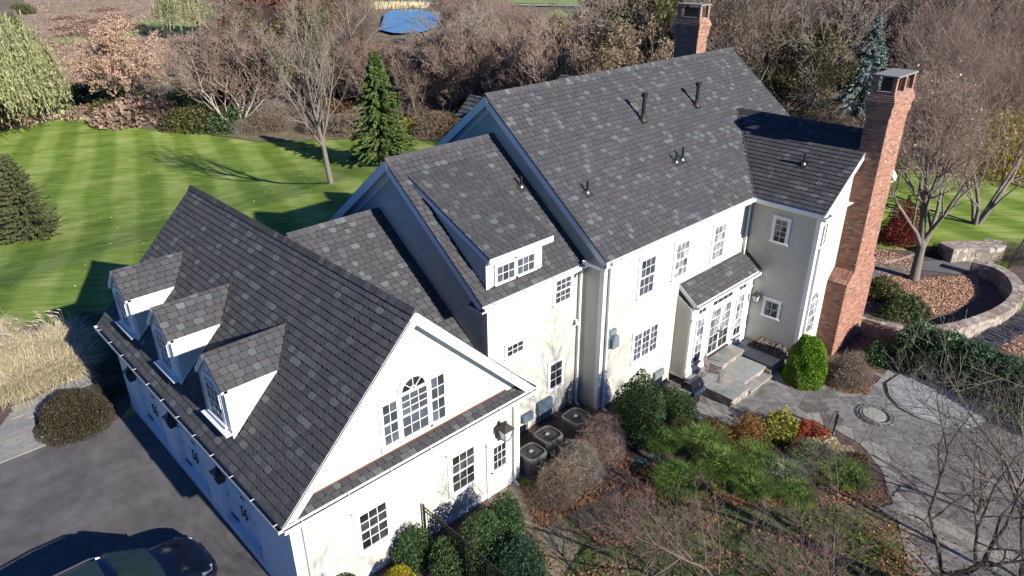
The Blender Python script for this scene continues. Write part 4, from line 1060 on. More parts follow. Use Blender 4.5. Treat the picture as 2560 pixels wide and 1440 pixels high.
MB().box(22.05, 25.05, 11.1, 12.93, -1.0, -.41).build('core', MORTAR, terr); MB().box(22.05, 23.3, 10.8, 11.1, -1.0, -.41).build('core', MORTAR, terr); MB().box(23.3, 25.05, 10.8, 11.1, -1, -.67).build('core', MORTAR, terr)
slabs(terr, 22.0, 25.1, 11.4, 12.93, -.35, .06, 4, 3); slabs(terr, 22.0, 23.3, 10.75, 11.4, -.35, .06, 2, 1); slabs(terr, 23.36, 25.1, 11.05, 11.4, -.35, .06, 2, 1)
slabs(terr, 23.36, 25.15, 10.7, 11.05, -.60, .06, 2, 1)
rubble(terr, (22.02, 10.78, -.85), X_, S_, 1.28, .44, 3); rubble(terr, (23.32, 10.73, -.85), X_, S_, 1.8, .19, 2); rubble(terr, (23.32, 11.08, -.62), X_, S_, 1.75, .2, 2)
rubble(terr, (22.02, 12.93, -.85), S_, W_, 2.15, .44, 3); rubble(terr, (25.08, 10.76, -.85), Y_, X_, 2.1, .44, 3)
slabs(terr, 23.35, 25.3, 12.2, 12.9, -.12, .055, 4, 2); rubble(terr, (23.36, 12.21, -.35), X_, S_, 1.92, .17, 1); rubble(terr, (25.29, 12.21, -.35), Y_, X_, .7, .17, 1, .25)
MB().box(23.4, 25.25, 12.25, 12.9, -.35, -.18).build('core', MORTAR, terr)
side = thing('side_landing', 'shaded bluestone landing beside the wing wall', 'landing', (26, 11.7, -.8))
slabs(side, 25.35, 26.74, 10.9, 12.93, -.40, .4, 2, 3, over=0)

# round stone hatch rings in the flagstones
for (x, y, r, lab) in ((28.0, 5.5, 1.25, 'large grey stone disc table under the bare tree'),):
    pass
def disc(x, y, rx, ry, z, t, m, nm, par=None, a0=0):
    mb = MB(); pts_ = [(x+rx*math.cos(q*math.pi/24), y+ry*math.sin(q*math.pi/24), z) for q in range(48)]
    return mb.extr(pts_, (0, 0, t)).build(nm, m, par)
ps_ = thing('plunge_pool', 'oval plunge pool under a taut grey cover, in front of the laurel hedge', 'pool', (29.6, 5.5, -.82))
COVER = mat('pool_cover', (.31, .33, .33), .6, col2=(.26, .28, .285), var=.12, scale=.8, bump=.2, bscale=5)
def oval(z, t, k, m, nm):
    c = [P(x_, y_, -.75) for x_, y_ in ((2216, 960), (2222, 990), (2250, 1022), (2300, 1048), (2355, 1066), (2410, 1070), (2455, 1062), (2472, 1040), (2456, 1012), (2410, 980), (2350, 954), (2290, 936), (2245, 940))]
    cx = sum(p.x for p in c)/len(c); cy_ = sum(p.y for p in c)/len(c)
    f = [(cx+(p.x-cx)*k, cy_+(p.y-cy_)*k, z) for p in c]
    return MB().extr(f, (0, 0, t)).build(nm, m, ps_)
oval(-.85, .16, 1.0, BLUEST, 'coping'); oval(-.70, .02, .93, COVER, 'cover')
hr = thing('stepping_ring', 'small ring of curved edging stones around a round slab', 'stone ring', tuple(P(2185, 1040)))
p_ = P(2185, 1040)
for k in range(22):
    a = 2*math.pi*k/22; 
    for rr, n_ in ((.62, 0), (.50, 1)):
        MB().ob((p_.x+rr*math.cos(a)-.04, p_.y+rr*math.sin(a)-.06, p_.z+.06), (.07*math.cos(a)+.03, .07*math.sin(a), 0), (-.14*math.sin(a), .14*math.cos(a), 0), (0, 0, .05)).build('edging_stone', FLAGM, hr)
MB().extr([(p_.x+.42*math.cos(q*math.pi/12), p_.y+.42*math.sin(q*math.pi/12), p_.z+.05) for q in range(24)], (0, 0, .05)).build('slab', BLUEST, hr)

# garage side path (worn stone) and the paved walk at the drive
wk = drape('side_path', [(11.25, 12.6), (12.45, 12.6), (12.35, 10.7), (11.9, 9.7), (10.6, 9.2), (9.6, 10.2), (11.2, 10.9)], PATHM, .04, .6)
walk = drape('paved_walk', [(-3, 25.7), (.3, 25.72), (2.5, 25.6), (2.3, 26.4), (2.5, 27.6), (3.4, 28.5), (4.4, 28.9), (6.2, 29.8), (6.2, 30.6), (4.2, 29.9), (2.9, 29.3), (2.1, 28.9), (1.5, 28.5), (1.1, 27.9), (.6, 27.0), (-3, 27.0)], JOINT, .03, .8)
wpoly = [(-3, 25.72), (.3, 25.74), (2.55, 25.6), (2.35, 26.4), (2.6, 27.6), (3.5, 28.5), (4.5, 28.9), (6.2, 29.8), (6.2, 30.6), (4.2, 29.9), (2.9, 29.3), (1.9, 28.9), (1.4, 28.4), (1.0, 27.7), (.4, 26.9), (-3, 27.0)]
y = 25.6; k = 0
while y < 30.6:
    hh = random.choice((.34, .42, .5, .6)); x = -3+random.uniform(0, .3)
    while x < 6.3:
        ww = random.uniform(.45, 1.05)
        if sum(inpoly(wpoly, a, b) for a, b in ((x+.1, y+.1), (x+ww-.1, y+.1), (x+.1, y+hh-.1), (x+ww-.1, y+hh-.1), (x+ww/2, y+hh/2))) >= 4:
            z = tz(x+ww/2, y+hh/2)+.03; MB().box(x+.008, x+ww-.008, y+.008, y+hh-.008, z-.02, z+.022).build('paver', BLUEST, walk)
        x += ww
    y += hh

# ================================================================ VEGETATION
def lump(d, seed, amp, f=3.0):
    r = np.random.default_rng(seed); s = np.zeros(len(d))
    for i in range(7):
        k = r.normal(size=3)*f*(1+.35*i); s += np.cos(d@k+r.uniform(0, 6.3))/(1+.35*i)
    return 1+amp*s/2.2
def dome(n, rx, ry, h, seed, amp=.12, shell=.35, base=.0, top=1.0):
    """points in a lumpy dome standing on z=0, and outward directions"""
    d = unit(rng.normal(size=(n, 3))); d[:, 2] = np.abs(d[:, 2])*top+rng.uniform(-.25, .0, n)*base; d = unit(d)
    q_ = rng.random(n); r = np.where(q_ < .28, rng.uniform(.45, .85, n), 1-shell*rng.random(n)**1.6)*lump(d, seed, amp)
    return d*np.array([rx, ry, h])*r[:, None], unit(d/np.array([rx, ry, h]))
def shrub_mesh(n, rx, ry, h, seed, m, leaf=.05, aspect=.5, amp=.12, shell=.35, droop=0, spread=.9, base=.5, name='foliage'):
    C, D = dome(n, rx, ry, h, seed, amp, shell, base)
    C[:, 2] = np.maximum(C[:, 2], .01)+.02
    A = unit(D+rng.normal(size=D.shape)*spread+np.array([0, 0, -droop]))
    return leafmesh(name, C, A, leaf*rng.uniform(.6, 1.3, n), aspect, m)
def stems_mesh(n, rx, ry, h, seed, m, r0=.012, name='stem'):
    C, D = dome(n, rx*.85, ry*.85, h*.85, seed, .1, .2); b = rng.normal(size=(n, 3))*np.array([rx*.12, ry*.12, 0]); b[:, 2] = 0
    mid = b+(C-b)*.5+rng.normal(size=(n, 3))*.05*h
    S = np.concatenate([np.concatenate([b, mid, np.full((n, 1), r0), np.full((n, 1), r0*.7)], 1), np.concatenate([mid, C, np.full((n, 1), r0*.7), np.full((n, 1), r0*.35)], 1)])
    return segmesh(name, S, 3, m)
def shrub(name, label, cat, pos, rx, ry, h, m, n=3000, leaf=.05, group=None, stem=DARKB, ns=60, **kw):
    t = thing(name, label, cat, tuple(pos), group); seed = random.randrange(9999)
    link('foliage', shrub_mesh(n, rx, ry, h, seed, m, leaf, **kw), t)
    link('stem', stems_mesh(ns, rx, ry, h, seed, stem), t)
    return t
def twigball_mesh(n, rx, ry, h, seed, m, r0=.008, name='twigs'):
    C, D = dome(n, rx, ry, h, seed, .10, .5, .3); L = rng.uniform(.10, .26, n)[:, None]*max(rx, h)*.9
    A = unit(D*.7+rng.normal(size=D.shape)*.7); p0 = C-A*L; p0[:, 2] = np.maximum(p0[:, 2], 0)
    return segmesh(name, np.concatenate([p0, C, np.full((n, 1), r0), np.full((n, 1), r0*.5)], 1), 3, m)
def twig_shrub(label, pos, rx, ry, h, m, n=2600, group=None, name='bare_shrub', r0=.006, leaves=None, nl=0):
    t = thing(name, label, 'shrub', tuple(pos), group); seed = random.randrange(9999)
    link('twigs', twigball_mesh(n, rx, ry, h, seed, m, r0), t); link('stem', stems_mesh(90, rx, ry, h, seed, m, .012), t)
    if leaves: link('leaves', shrub_mesh(nl, rx, ry, h, seed, leaves, .035), t)
    return t
def grow(seed, H, r0, levels=4, kids=(6, 6, 5, 4), ang=(42, 38, 40, 42), ratio=.58, trunk=.25, up_=.25, wob=.14, first=0, lean=(0, 0), multi=1, tip=.004, nseg=(7, 5, 4, 3, 2)):
    """list of tapered segments per level of a branching tree"""
    r = random.Random(seed); out = [[] for _ in range(levels+1)]
    def br(p, d, L, rad, lv):
        n = nseg[min(lv, len(nseg)-1)]; step = L/n; pts_ = [p]; ds = [d]
        for i in range(n):
            d = (d+Vector((r.gauss(0, wob), r.gauss(0, wob), r.gauss(0, wob)+up_*.22*(lv > 0)))).normalized()
            q = p+d*step; ra = rad*(1-.8*i/n); rb = rad*(1-.8*(i+1)/n)
            out[lv].append((*p, *q, max(ra, tip), max(rb, tip*.6))); p = q; pts_.append(p); ds.append(d)
        if lv >= levels: return
        k = kids[min(lv, len(kids)-1)]; k = k+r.choice((-1, 0, 1)) if lv else k
        t0 = trunk if lv == 0 else .22; a0 = r.uniform(0, 6.3)
        for j in range(k):
            t = t0+(1-t0)*(j+r.uniform(.1, .9))/k; i = min(n-1, int(t*n)); f = t*n-i; q = pts_[i]+(pts_[i+1]-pts_[i])*f; dd = ds[i+1]
            a = a0+j*2.4+r.uniform(-.4, .4); o = dd.orthogonal().normalized(); o2 = dd.cross(o); th = R(ang[min(lv, len(ang)-1)]*r.uniform(.7, 1.25))
            nd = (dd*math.cos(th)+(o*math.cos(a)+o2*math.sin(a))*math.sin(th)).normalized()
            br(q, nd, L*ratio*(1.15-.55*t)*r.uniform(.8, 1.2)*(1.25 if lv == 0 else 1), rad*(1-.75*t)*.62, lv+1)
        # leader splits at the end
        if lv == 0 or r.random() < .5: br(pts_[-1], (ds[-1]+Vector((r.gauss(0, .2), r.gauss(0, .2), .1))).normalized(), L*ratio*.6, rad*.25, lv+1)
    for m_ in range(multi):
        a = 6.28*m_/multi+r.uniform(-.3, .3); sp = .0 if multi == 1 else .32
        br(Vector((math.cos(a)*.12*(multi > 1), math.sin(a)*.12*(multi > 1), -.1)), Vector((lean[0]+math.cos(a)*sp, lean[1]+math.sin(a)*sp, 1)).normalized(), H*.62, r0*(1 if multi == 1 else .7), 0)
    return out
def tree_parts(t, segs, bark, twig, k_thick=5, split=2, flat=0):
    a = [s for l in segs[:split] for s in l]; b = [s for l in segs[split:] for s in l]
    link('trunk', segmesh('trunk', a, k_thick, bark), t); link('twigs', segmesh('twigs', b, 3, twig), t)
def ends(segs, lv=-1): return np.array([s[3:6] for s in segs[lv]])
def bare_tree(label, pos, H, r0, seed, bark=BARK, twig=TWIG, group=None, name='bare_tree', leaves=None, nl=0, leaf=.06, k=5, split=2, cat='tree', **kw):
    t = thing(name, label, cat, tuple(pos), group); sg = grow(seed, H, r0, **kw); tree_parts(t, sg, bark, twig, k, split)
    if leaves:
        E_ = ends(sg); C = E_[rng.integers(0, len(E_), nl)]+rng.normal(size=(nl, 3))*.12
        link('leaves', leafmesh('leaves', C, unit(rng.normal(size=(nl, 3))), leaf*rng.uniform(.6, 1.3, nl), .55, leaves), t)
    return t
def conifer(label, pos, H, rad, m, seed, group=None, name='spruce_tree', n=260, per=46, leaf=.10, base=.03, droop=.25, tipup=.0, cat='tree'):
    t = thing(name, label, cat, tuple(pos), group); r = np.random.default_rng(seed)
    link('trunk', segmesh('trunk', [(0, 0, -.2, 0, 0, H*.97, .02*H, .01)], 8, DARKB), t)
    f = (np.arange(n)+r.random(n))/n; f = f**1.15; z = H*(base+(1-base)*f); a = np.arange(n)*2.39996+r.normal(size=n)*.3
    L = rad*(1-f)**.82*(1+.16*r.normal(size=n))+.05*rad; bd = np.stack([np.cos(a), np.sin(a), np.full(n, -droop)+r.normal(size=n)*.1], 1)
    i = np.repeat(np.arange(n), per); s = r.random(n*per)**.6
    C = np.stack([np.zeros(n), np.zeros(n), z], 1)[i]+bd[i]*(L[i]*s)[:, None]; C[:, 2] += tipup*s*s*L[i]
    C += r.normal(size=C.shape)*(np.array([.10, .10, .06])*(rad/2)**.5)*(1.2-s)[:, None]
    D = unit(bd[i]+r.normal(size=C.shape)*.55+np.array([0, 0, -.15])); C[:, 2] = np.maximum(C[:, 2], .03)
    link('foliage', leafmesh('foliage', C, D, leaf*r.uniform(.6, 1.3, n*per), .42, m), t)
    b0 = np.stack([np.zeros(n), np.zeros(n), z], 1); link('branches', segmesh('branches', np.concatenate([b0, b0+bd*L[:, None]*.9, np.full((n, 1), .02), np.full((n, 1), .006)], 1), 3, DARKB), t)
    return t
def willow(label, pos, H, rad, seed, m=L_WILLOW, n=900):
    t = thing('willow_tree', label, 'tree', tuple(pos)); r = np.random.default_rng(seed)
    sg = grow(seed, H*1.1, .45, levels=3, kids=(7, 5, 4), ang=(40, 40, 40), trunk=.2, nseg=(6, 5, 4, 3)); tree_parts(t, sg, BARK, TWIG)
    d = unit(r.normal(size=(n, 3))); d[:, 2] = np.abs(d[:, 2])*.9+.05; d = unit(d)
    q = d*np.array([rad, rad, H*.62])*(lump(d, seed, .18)*(1-.35*r.random(n)**2))[:, None]; q[:, 2] += H*.36
    L = r.uniform(.35, 1.0, n)*q[:, 2]*.75; k = 26; s = (np.arange(k)/k)[None]
    out = d.copy(); out[:, 2] = 0; out = unit(out)
    C = q[:, None]+np.stack([out[:, 0:1]*.35*np.sin(s*2)*L[:, None]*.4, out[:, 1:2]*.35*np.sin(s*2)*L[:, None]*.4, -s*L[:, None]], -1)
    C = C.reshape(-1, 3)+r.normal(size=(n*k, 3))*.10; C[:, 2] = np.maximum(C[:, 2], .2)
    D = unit(np.array([0, 0, -1.])+r.normal(size=C.shape)*.35+np.repeat(out, k, 0)*.15)
    link('foliage', leafmesh('foliage', C, D, .24*r.uniform(.6, 1.3, n*k), .26, m), t); return t
def blades_mesh(n, R_, h, m, seed, width=.012, arch=.6, name='blades', spread=.15, cx=None):
    """arching grass blades"""
    r = np.random.default_rng(seed); a = r.uniform(0, 2*math.pi, n); q = r.random(n)**.5; b = np.stack([np.cos(a)*q*spread, np.sin(a)*q*spread, np.zeros(n)], 1)
    if cx is not None: b += cx[r.integers(0, len(cx), n)]
    a = a+r.normal(size=n)*.5; L = h*r.uniform(.6, 1.15, n); o = np.stack([np.cos(a), np.sin(a), np.zeros(n)], 1); sd_ = np.stack([-np.sin(a), np.cos(a), np.zeros(n)], 1)
    reach = R_*r.uniform(.2, 1, n)*arch; k = 4; V = np.zeros((n, 2*k, 3))
    for i in range(k):
        s = i/(k-1); c = b+o*(reach*s**1.7)[:, None]; c[:, 2] += L*(s-.42*s*s*arch*1.4*r.uniform(.6, 1.3, n)); w_ = width*(1-s*.9)
        V[:, 2*i] = c-sd_*w_; V[:, 2*i+1] = c+sd_*w_
    F = np.array([(2*i, 2*i+1, 2*i+3, 2*i+2) for i in range(k-1)]); F = (F[None]+(np.arange(n)*2*k)[:, None, None]).reshape(-1, 4)
    return npmesh(name, V.reshape(-1, 3), F, m)

# ---- garden beside the house
shrub('evergreen_bush', 'tall rounded dark holly bush against the white wall', 'bush', P(1590, 1085), 1.05, .95, 2.45, L_DARK, 9000, .055, amp=.07, ns=80)
shrub('evergreen_bush', 'lower dark evergreen bush between the holly and the grill', 'bush', P(1690, 1045), .8, .7, 1.15, L_DARK, 4500, .05)
twig_shrub('bare twiggy rounded shrub nearest the tall holly bush', P(1500, 1135), 1.1, .9, 1.5, PINKT, 5500)
twig_shrub('bare grey twiggy shrub in front of the middle air conditioner', P(1440, 1195), 1.05, .85, 1.35, GREYT, 5000)
twig_shrub('bare brown twiggy shrub beside the nearest air conditioner', P(1390, 1238), 1.0, .8, 1.3, TWIG, 4800, leaves=L_TAN, nl=60)
for i, (px, py, rx, h, lab) in enumerate(((1655, 1115, .55, .45, 'tuft of bright green arching grass left of the hose'), (1750, 1115, .75, .55, 'bright green grassy mound below the orange shrubs'),
        (1800, 1175, .75, .6, 'large grassy mound in the middle of the garden bed'), (1880, 1160, .7, .6, 'grassy mound beside the orange witch hazel'), (1700, 1215, .8, .5, 'dark grassy mound behind the bare sapling'),
        (1950, 1200, .75, .5, 'pale striped grass mound in the bed centre'), (2030, 1150, .7, .45, 'striped grass mound below the scarlet shrub'), (2110, 1200, .75, .5, 'bright grass mound at the far tip of the bed'), (1880, 1225, .6, .45, 'grass mound at the leafy lawn edge'), (1990, 1245, .55, .4, 'low grass mound beside the leafy lawn edge'))):
    t = thing('grass_mound', lab, 'grass clump', tuple(P(px, py)))
    mm = L_VARI if 'striped' in lab else L_GRASSY
    link('blades', blades_mesh(2300, rx*.8, h*1.45, mm, 50+i, .017, 1.0, spread=rx*.7), t); link('foliage', shrub_mesh(2200, rx, rx*.9, h*.95, 80+i, mm, .075, .16, spread=.8), t)
shrub('straw_grass', 'dried straw coloured perennial clump in the bed', 'plant', P(2060, 1120), .75, .6, .3, L_DRYG, 1800, .06, aspect=.2)
shrub('straw_grass', 'dried tan perennial patch at the foot of the pump', 'plant', P(2105, 1150), .8, .6, .25, L_DRYG, 1600, .06, aspect=.2)
shrub('azalea_shrub', 'brown and green low shrub left of the flagstones', 'shrub', P(1700, 1080), .6, .5, .6, L_OLIVE, 2200, .035)
shrub('azalea_shrub', 'rusty brown low shrub beside the terrace corner', 'shrub', P(1775, 1080), .55, .45, .55, L_RUST, 2000, .035)
L_ORAN = leafmat('orange_leaves', [(.36, .17, .05), (.26, .12, .04), (.42, .24, .07), (.16, .11, .04)])
shrub('witch_hazel', 'orange brown shrub in the middle of the bed', 'shrub', P(1865, 1105), .85, .65, .95, L_ORAN, 4200, .045, amp=.28)
shrub('spirea_shrub', 'gold and orange low shrub left of the orange brown one', 'shrub', P(1800, 1095), .55, .45, .55, leafmat('gold_olive_leaves', [(.24, .19, .05), (.16, .14, .04), (.30, .20, .06)]), 2000, .04)
shrub('hydrangea_shrub', 'yellow green leafy shrub with large leaves', 'shrub', P(1945, 1085), .95, .65, .85, leafmat('lime_leaves', [(.36, .36, .04), (.24, .28, .04), (.46, .40, .06), (.16, .20, .04), (.20, .14, .05)]), 2600, .07, amp=.3)
shrub('berry_shrub', 'scarlet berried shrub beside the flagstones', 'shrub', P(2012, 1085), .6, .45, .55, L_SCAR, 2200, .04, amp=.3)
shrub('berry_shrub', 'small scarlet shrub next to the hand pump', 'shrub', P(2052, 1098), .42, .34, .42, L_SCAR, 900, .045)
for (px, py, rx, h, m_, lab) in ((1745, 1150, .4, .4, L_OLIVE, 'small olive perennial among the grass mounds near the holly'), (1845, 1145, .42, .42, L_RUST, 'rusty perennial between the grass mounds'), (1905, 1125, .4, .38, L_OLIVE, 'olive perennial under the lime green shrub'),
        (1985, 1130, .42, .36, L_RUST, 'brown perennial below the scarlet shrub'), (2040, 1215, .45, .34, L_OLIVE, 'low olive perennial near the tip of the bed'), (1620, 1190, .4, .3, L_RUST, 'rusty perennial below the green hose'), (1755, 1235, .45, .3, L_RUST, 'brown perennial at the lawn edge of the bed'), (2140, 1160, .4, .3, L_RUST, 'rusty perennial at the right end of the bed')):
    shrub('perennial', lab, 'plant', P(px, py), rx, rx*.85, h*1.25, m_, 1300, .045, amp=.3)
shrub('dwarf_conifer', 'bright green egg shaped dwarf conifer beside the terrace', 'conifer', P(2006, 955), .78, .78, 2.15, L_BRIGHT, 24000, .042, amp=.13, shell=.2, spread=.7, ns=30)
twig_shrub('brown twiggy shrub under the chimney', P(2118, 955), 1.1, .95, 1.45, TWIG, 5200, leaves=L_TAN, nl=500)
# laurel hedge
hg = thing('laurel_hedge', 'long glossy dark green laurel hedge behind the covered pool', 'hedge', tuple(P(2350, 930)))
o_ = WL[hg.name]; C_all = []; D_all = []; n_h = 42000
tt = rng.random(n_h); xs_ = np.interp(tt, [0, .35, .7, 1], [P(2235, 905).x, P(2370, 960).x, P(2500, 1020).x, P(2680, 1120).x]); ys_ = np.interp(tt, [0, .35, .7, 1], [P(2235, 905).y, P(2370, 960).y, P(2500, 1020).y, P(2680, 1120).y])
ax_ = unit(np.array([[P(2500, 1020).x-P(2235, 905).x, P(2500, 1020).y-P(2235, 905).y]]))[0]; nx_ = np.array([-ax_[1], ax_[0]])
th = rng.uniform(-.1, math.pi+.1, n_h); rr = 1-.22*rng.random(n_h)**2; bump_ = 1+.035*np.sin(tt*31)+.03*np.sin(tt*77+th*3)+.04*rng.normal(size=n_h)
cw = np.cos(th)*1.15*rr*bump_; ch_ = np.abs(np.sin(th))**.6*1.75*rr*bump_
C = np.stack([xs_+nx_[0]*(cw+.5), ys_+nx_[1]*(cw+.5), ch_-.8], 1)-np.array(o_); D = np.stack([nx_[0]*np.cos(th), nx_[1]*np.cos(th), np.sin(th)], 1)
link('foliage', leafmesh('foliage', C, unit(D*.8+rng.normal(size=D.shape)*.7), .075*rng.uniform(.6, 1.3, n_h), .42, L_LAUREL), hg)
# bushes at the garage gable
shrub('evergreen_bush', 'dark green bush between the iron fence and the garage wall', 'bush', P(1035, 1405), .62, .5, 1.25, L_DARK, 5500, .04)
shrub('evergreen_bush', 'big dark green bush hiding the sill of the garage window', 'bush', P(1205, 1400), .8, .8, 1.7, L_DARK, 8500, .04)
shrub('evergreen_bush', 'low dark bush at the foot of the iron fence', 'bush', P(1120, 1428), .62, .55, 1.1, L_DARK, 5000, .04)
shrub('evergreen_bush', 'tall leafy bush in front of the side door', 'bush', P(1255, 1360), .75, .65, 1.85, L_DARK, 7500, .04)
shrub('evergreen_bush', 'broad evergreen bush at the end of the worn path', 'bush', P(1290, 1450), .95, .85, 1.35, leafmat('blue_green_leaves', [(.02, .05, .028), (.03, .07, .035), (.045, .09, .045), (.025, .055, .03)]), 8500, .04)
shrub('golden_bush', 'round golden yellow bush under the garage window', 'bush', P(1000, 1475), .48, .48, .75, leafmat('golden_leaves', [(.42, .36, .02), (.34, .30, .02), (.48, .40, .03), (.28, .28, .03)]), 5000, .03, amp=.05, shell=.2)
shrub('evergreen_bush', 'clipped green bush at the garage corner', 'bush', P(865, 1500), .5, .5, .8, L_DARK, 4500, .035)
shrub('boxwood_mound', 'low wide purple green mound beside the driveway', 'shrub', P(190, 1050), 1.3, 1.55, .95, L_PURP, 22000, .035, amp=.12, shell=.2)
for (px, py, rr_, lab) in ((60, 960, 1.0, 'a'), ):
    pass

# ornamental grasses left of the garage
og = thing('ornamental_grasses', 'mass of tan ornamental grasses with silvery plumes beside the walk', 'grasses', (1.2, 32.2, 0)); og['kind'] = 'stuff'
cx = []
for k in range(95):
    px, py = rng.uniform(-80, 200), rng.uniform(840, 1010)
    if py > 1005-max(px, 0)*.36: continue
    p = P(px, py); cx.append((p.x-1.2, p.y-32.2, p.z))
cx = np.array(cx); link('blades', blades_mesh(24000, 1.1, 1.3, L_DRYG, 5, .022, 1.25, spread=.5, cx=cx), og, 'stuff')
link('green_blades', blades_mesh(4500, .9, .95, leafmat('yellow_green_blades', [(.30, .33, .09), (.38, .38, .13), (.22, .26, .07)]), 6, .015, 1.0, spread=.35, cx=cx), og, 'stuff')
pl = cx[cx[:, 1] > np.percentile(cx[:, 1], 70)]; nP = 170; b = pl[rng.integers(0, len(pl), nP)]+rng.normal(size=(nP, 3))*np.array([.4, .4, 0]); a = rng.uniform(-.9, .9, nP)-.4
tip = b+np.stack([np.cos(a)*-.3, np.sin(a)*.3, rng.uniform(1.35, 1.75, nP)], 1)
tip[:, 2] -= .25
S1 = np.concatenate([b, tip, np.full((nP, 1), .006), np.full((nP, 1), .004)], 1); S2 = np.concatenate([tip, tip+np.stack([-.18+0*a, .05+0*a, .10+0*a], 1)*rng.uniform(.6, 1.3, (nP, 1)), np.full((nP, 1), .028), np.full((nP, 1), .008)], 1)
link('plumes', segmesh('plumes', np.concatenate([S1, S2]), 4, mat('plume', (.42, .34, .30), .95)), og, 'stuff')
dk = []
for k in range(26):
    p = P(rng.uniform(215, 330), rng.uniform(800, 985)); dk.append((p.x, p.y, p.z))
sg_ = thing('shaded_grasses', 'dark ornamental grasses in the garage shadow behind the corner', 'grasses', (5, 31, 0)); sg_['kind'] = 'stuff'
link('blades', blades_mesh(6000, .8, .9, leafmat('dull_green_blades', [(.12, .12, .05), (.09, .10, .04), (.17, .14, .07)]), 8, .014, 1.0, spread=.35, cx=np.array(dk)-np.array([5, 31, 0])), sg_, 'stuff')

# ---- trees on the lawn
bare_tree('grey leafless maple alone on the striped lawn', P(828, 457), 16.5, .22, 11, BARK, GREYT, levels=4, kids=(15, 7, 5, 4), ang=(33, 32, 36, 40), trunk=.2, up_=.6, ratio=.46, tip=.007, k=7, name='maple_tree', wob=.06)
conifer('tall narrow green spruce right of the bare maple', P(958, 402), 9.3, 3.0, L_SPRUCE, 3, n=420, per=70, leaf=.15)
conifer('small shaggy spruce at the left side of the lawn', P(78, 592), 5.9, 2.3, leafmat('dull_spruce_needles', [(.09, .11, .035), (.12, .14, .045), (.07, .08, .03), (.15, .13, .07)]), 4, n=330, per=60, leaf=.10, tipup=.3)
conifer('silvery blue spruce beside the tall brick chimney', P(2135, 335), 10.0, 2.9, L_BLUE, 9, n=330, per=56, leaf=.15, name='blue_spruce')
willow('big drooping willow cut by the left frame edge', P(-20, 335), 15.5, 7.5, 21, n=1500)
willow('pale olive willow at the far side of the meadow', P(500, 92), 15, 8, 22, n=700)
bare_tree('small oak holding pale tan leaves at the meadow edge', P(352, 296), 12.5, .17, 31, BARK, TWIG, name='oak_tree', leaves=L_TAN, nl=20000, leaf=.125, levels=3, kids=(13, 7, 6), ang=(50, 44, 42), trunk=.08, tip=.01)
bare_tree('slim pale stemmed bare tree behind the tan oak', P(515, 285), 9.6, .12, 33, PALEB, GREYT, levels=4, kids=(8, 5, 4, 3), ang=(28, 32, 38), trunk=.35, tip=.009)
bare_tree('leaning pale dead tree over the thicket', P(640, 215), 20, .16, 35, PALEB, GREYT, name='dead_tree', levels=3, kids=(6, 4, 3), ang=(50, 45, 45), trunk=.3, tip=.01, lean=(-.62, .25))
bare_tree('russet leaved oak in the wood', P(740, 190), 17, .3, 37, DARKB, TWIG, name='oak_tree', leaves=L_RUSSET, nl=20000, leaf=.17, levels=3, kids=(10, 7, 6), ang=(46, 44, 42), tip=.016, trunk=.1)
bare_tree('tall leafless tree with a straight trunk left of the pond', P(905, 260), 24, .32, 39, BARK, TWIG, levels=4, kids=(10, 6, 4, 3), ang=(40, 40, 42), tip=.014, trunk=.25)
bare_tree('broad leafless tree with a low fork beyond the chimney', P(2285, 700), 11.3, .27, 41, BARK, PINKT, levels=5, kids=(11, 7, 5, 4, 3), ang=(36, 34, 34, 38, 40), trunk=.16, up_=.5, ratio=.6, tip=.0075, k=8, split=3, leaves=L_PALEF, nl=420, leaf=.07, name='fork_tree', wob=.09)
shrub('japanese_maple', 'crimson japanese maple behind the chimney', 'tree', P(2245, 605), 1.35, 1.2, 2.5, L_RED, 7000, .06, shell=.5, base=.2)
bare_tree('multi stemmed bare tree at the right frame edge', P(2440, 560), 13.5, .2, 43, BARK, PINKT, levels=4, kids=(8, 7, 6, 4), ang=(24, 28, 34, 38), trunk=.12, up_=.6, tip=.007, multi=4, name='multistem_tree')
bare_tree('second multi stemmed bare tree behind the first at the right', P(2330, 430), 14, .2, 44, BARK, PINKT, levels=4, kids=(8, 7, 6, 4), ang=(24, 28, 34, 38), trunk=.12, up_=.6, tip=.008, multi=4, name='multistem_tree')
shrub('forsythia_shrub', 'yellow leaved shrub behind the right hand trees', 'shrub', P(2490, 425), 5, 4, 5.0, L_YELLOW, 5000, .16, shell=.8)

mat('dark_twig', (.095, .078, .068), .9); CRAB = mat('crabapple_twig', (.17, .145, .125), .9)
# ---- foreground trees, rooted below the frame
fp = lambda px, py: P(px, py)
bare_tree('young leafless cherry with reddish buds in front of the bed', P(1800, 1530), 7.8, .06, 51, CHERRY, CHTW, levels=4, kids=(14, 6, 4, 3), ang=(44, 42, 42, 42), trunk=.1, up_=.3, ratio=.47, tip=.0032, k=7, lean=(-.22, .12), wob=.08, name='sapling')
bare_tree('short leafless sapling left of the young cherry', P(1560, 1560), 4.6, .04, 59, CHERRY, CHTW, levels=4, kids=(11, 6, 4, 3), ang=(44, 42, 42, 42), trunk=.08, up_=.25, ratio=.5, tip=.003, k=6, lean=(.05, .12), wob=.09, name='sapling')
bare_tree('low twiggy sapling between the cherry and the thin sapling', P(1960, 1600), 5.4, .045, 60, CHERRY, CHTW, levels=4, kids=(13, 6, 5, 3), ang=(46, 42, 42, 42), trunk=.06, up_=.2, ratio=.52, tip=.003, k=6, lean=(-.1, .1), wob=.09, name='sapling')
bare_tree('thin leafless sapling right of the young cherry', P(2080, 1530), 7.2, .042, 52, CHERRY, CHTW, levels=4, kids=(12, 5, 4, 3), ang=(42, 42, 42), trunk=.08, up_=.2, ratio=.45, tip=.003, k=6, lean=(-.12, .14), wob=.07, name='sapling')
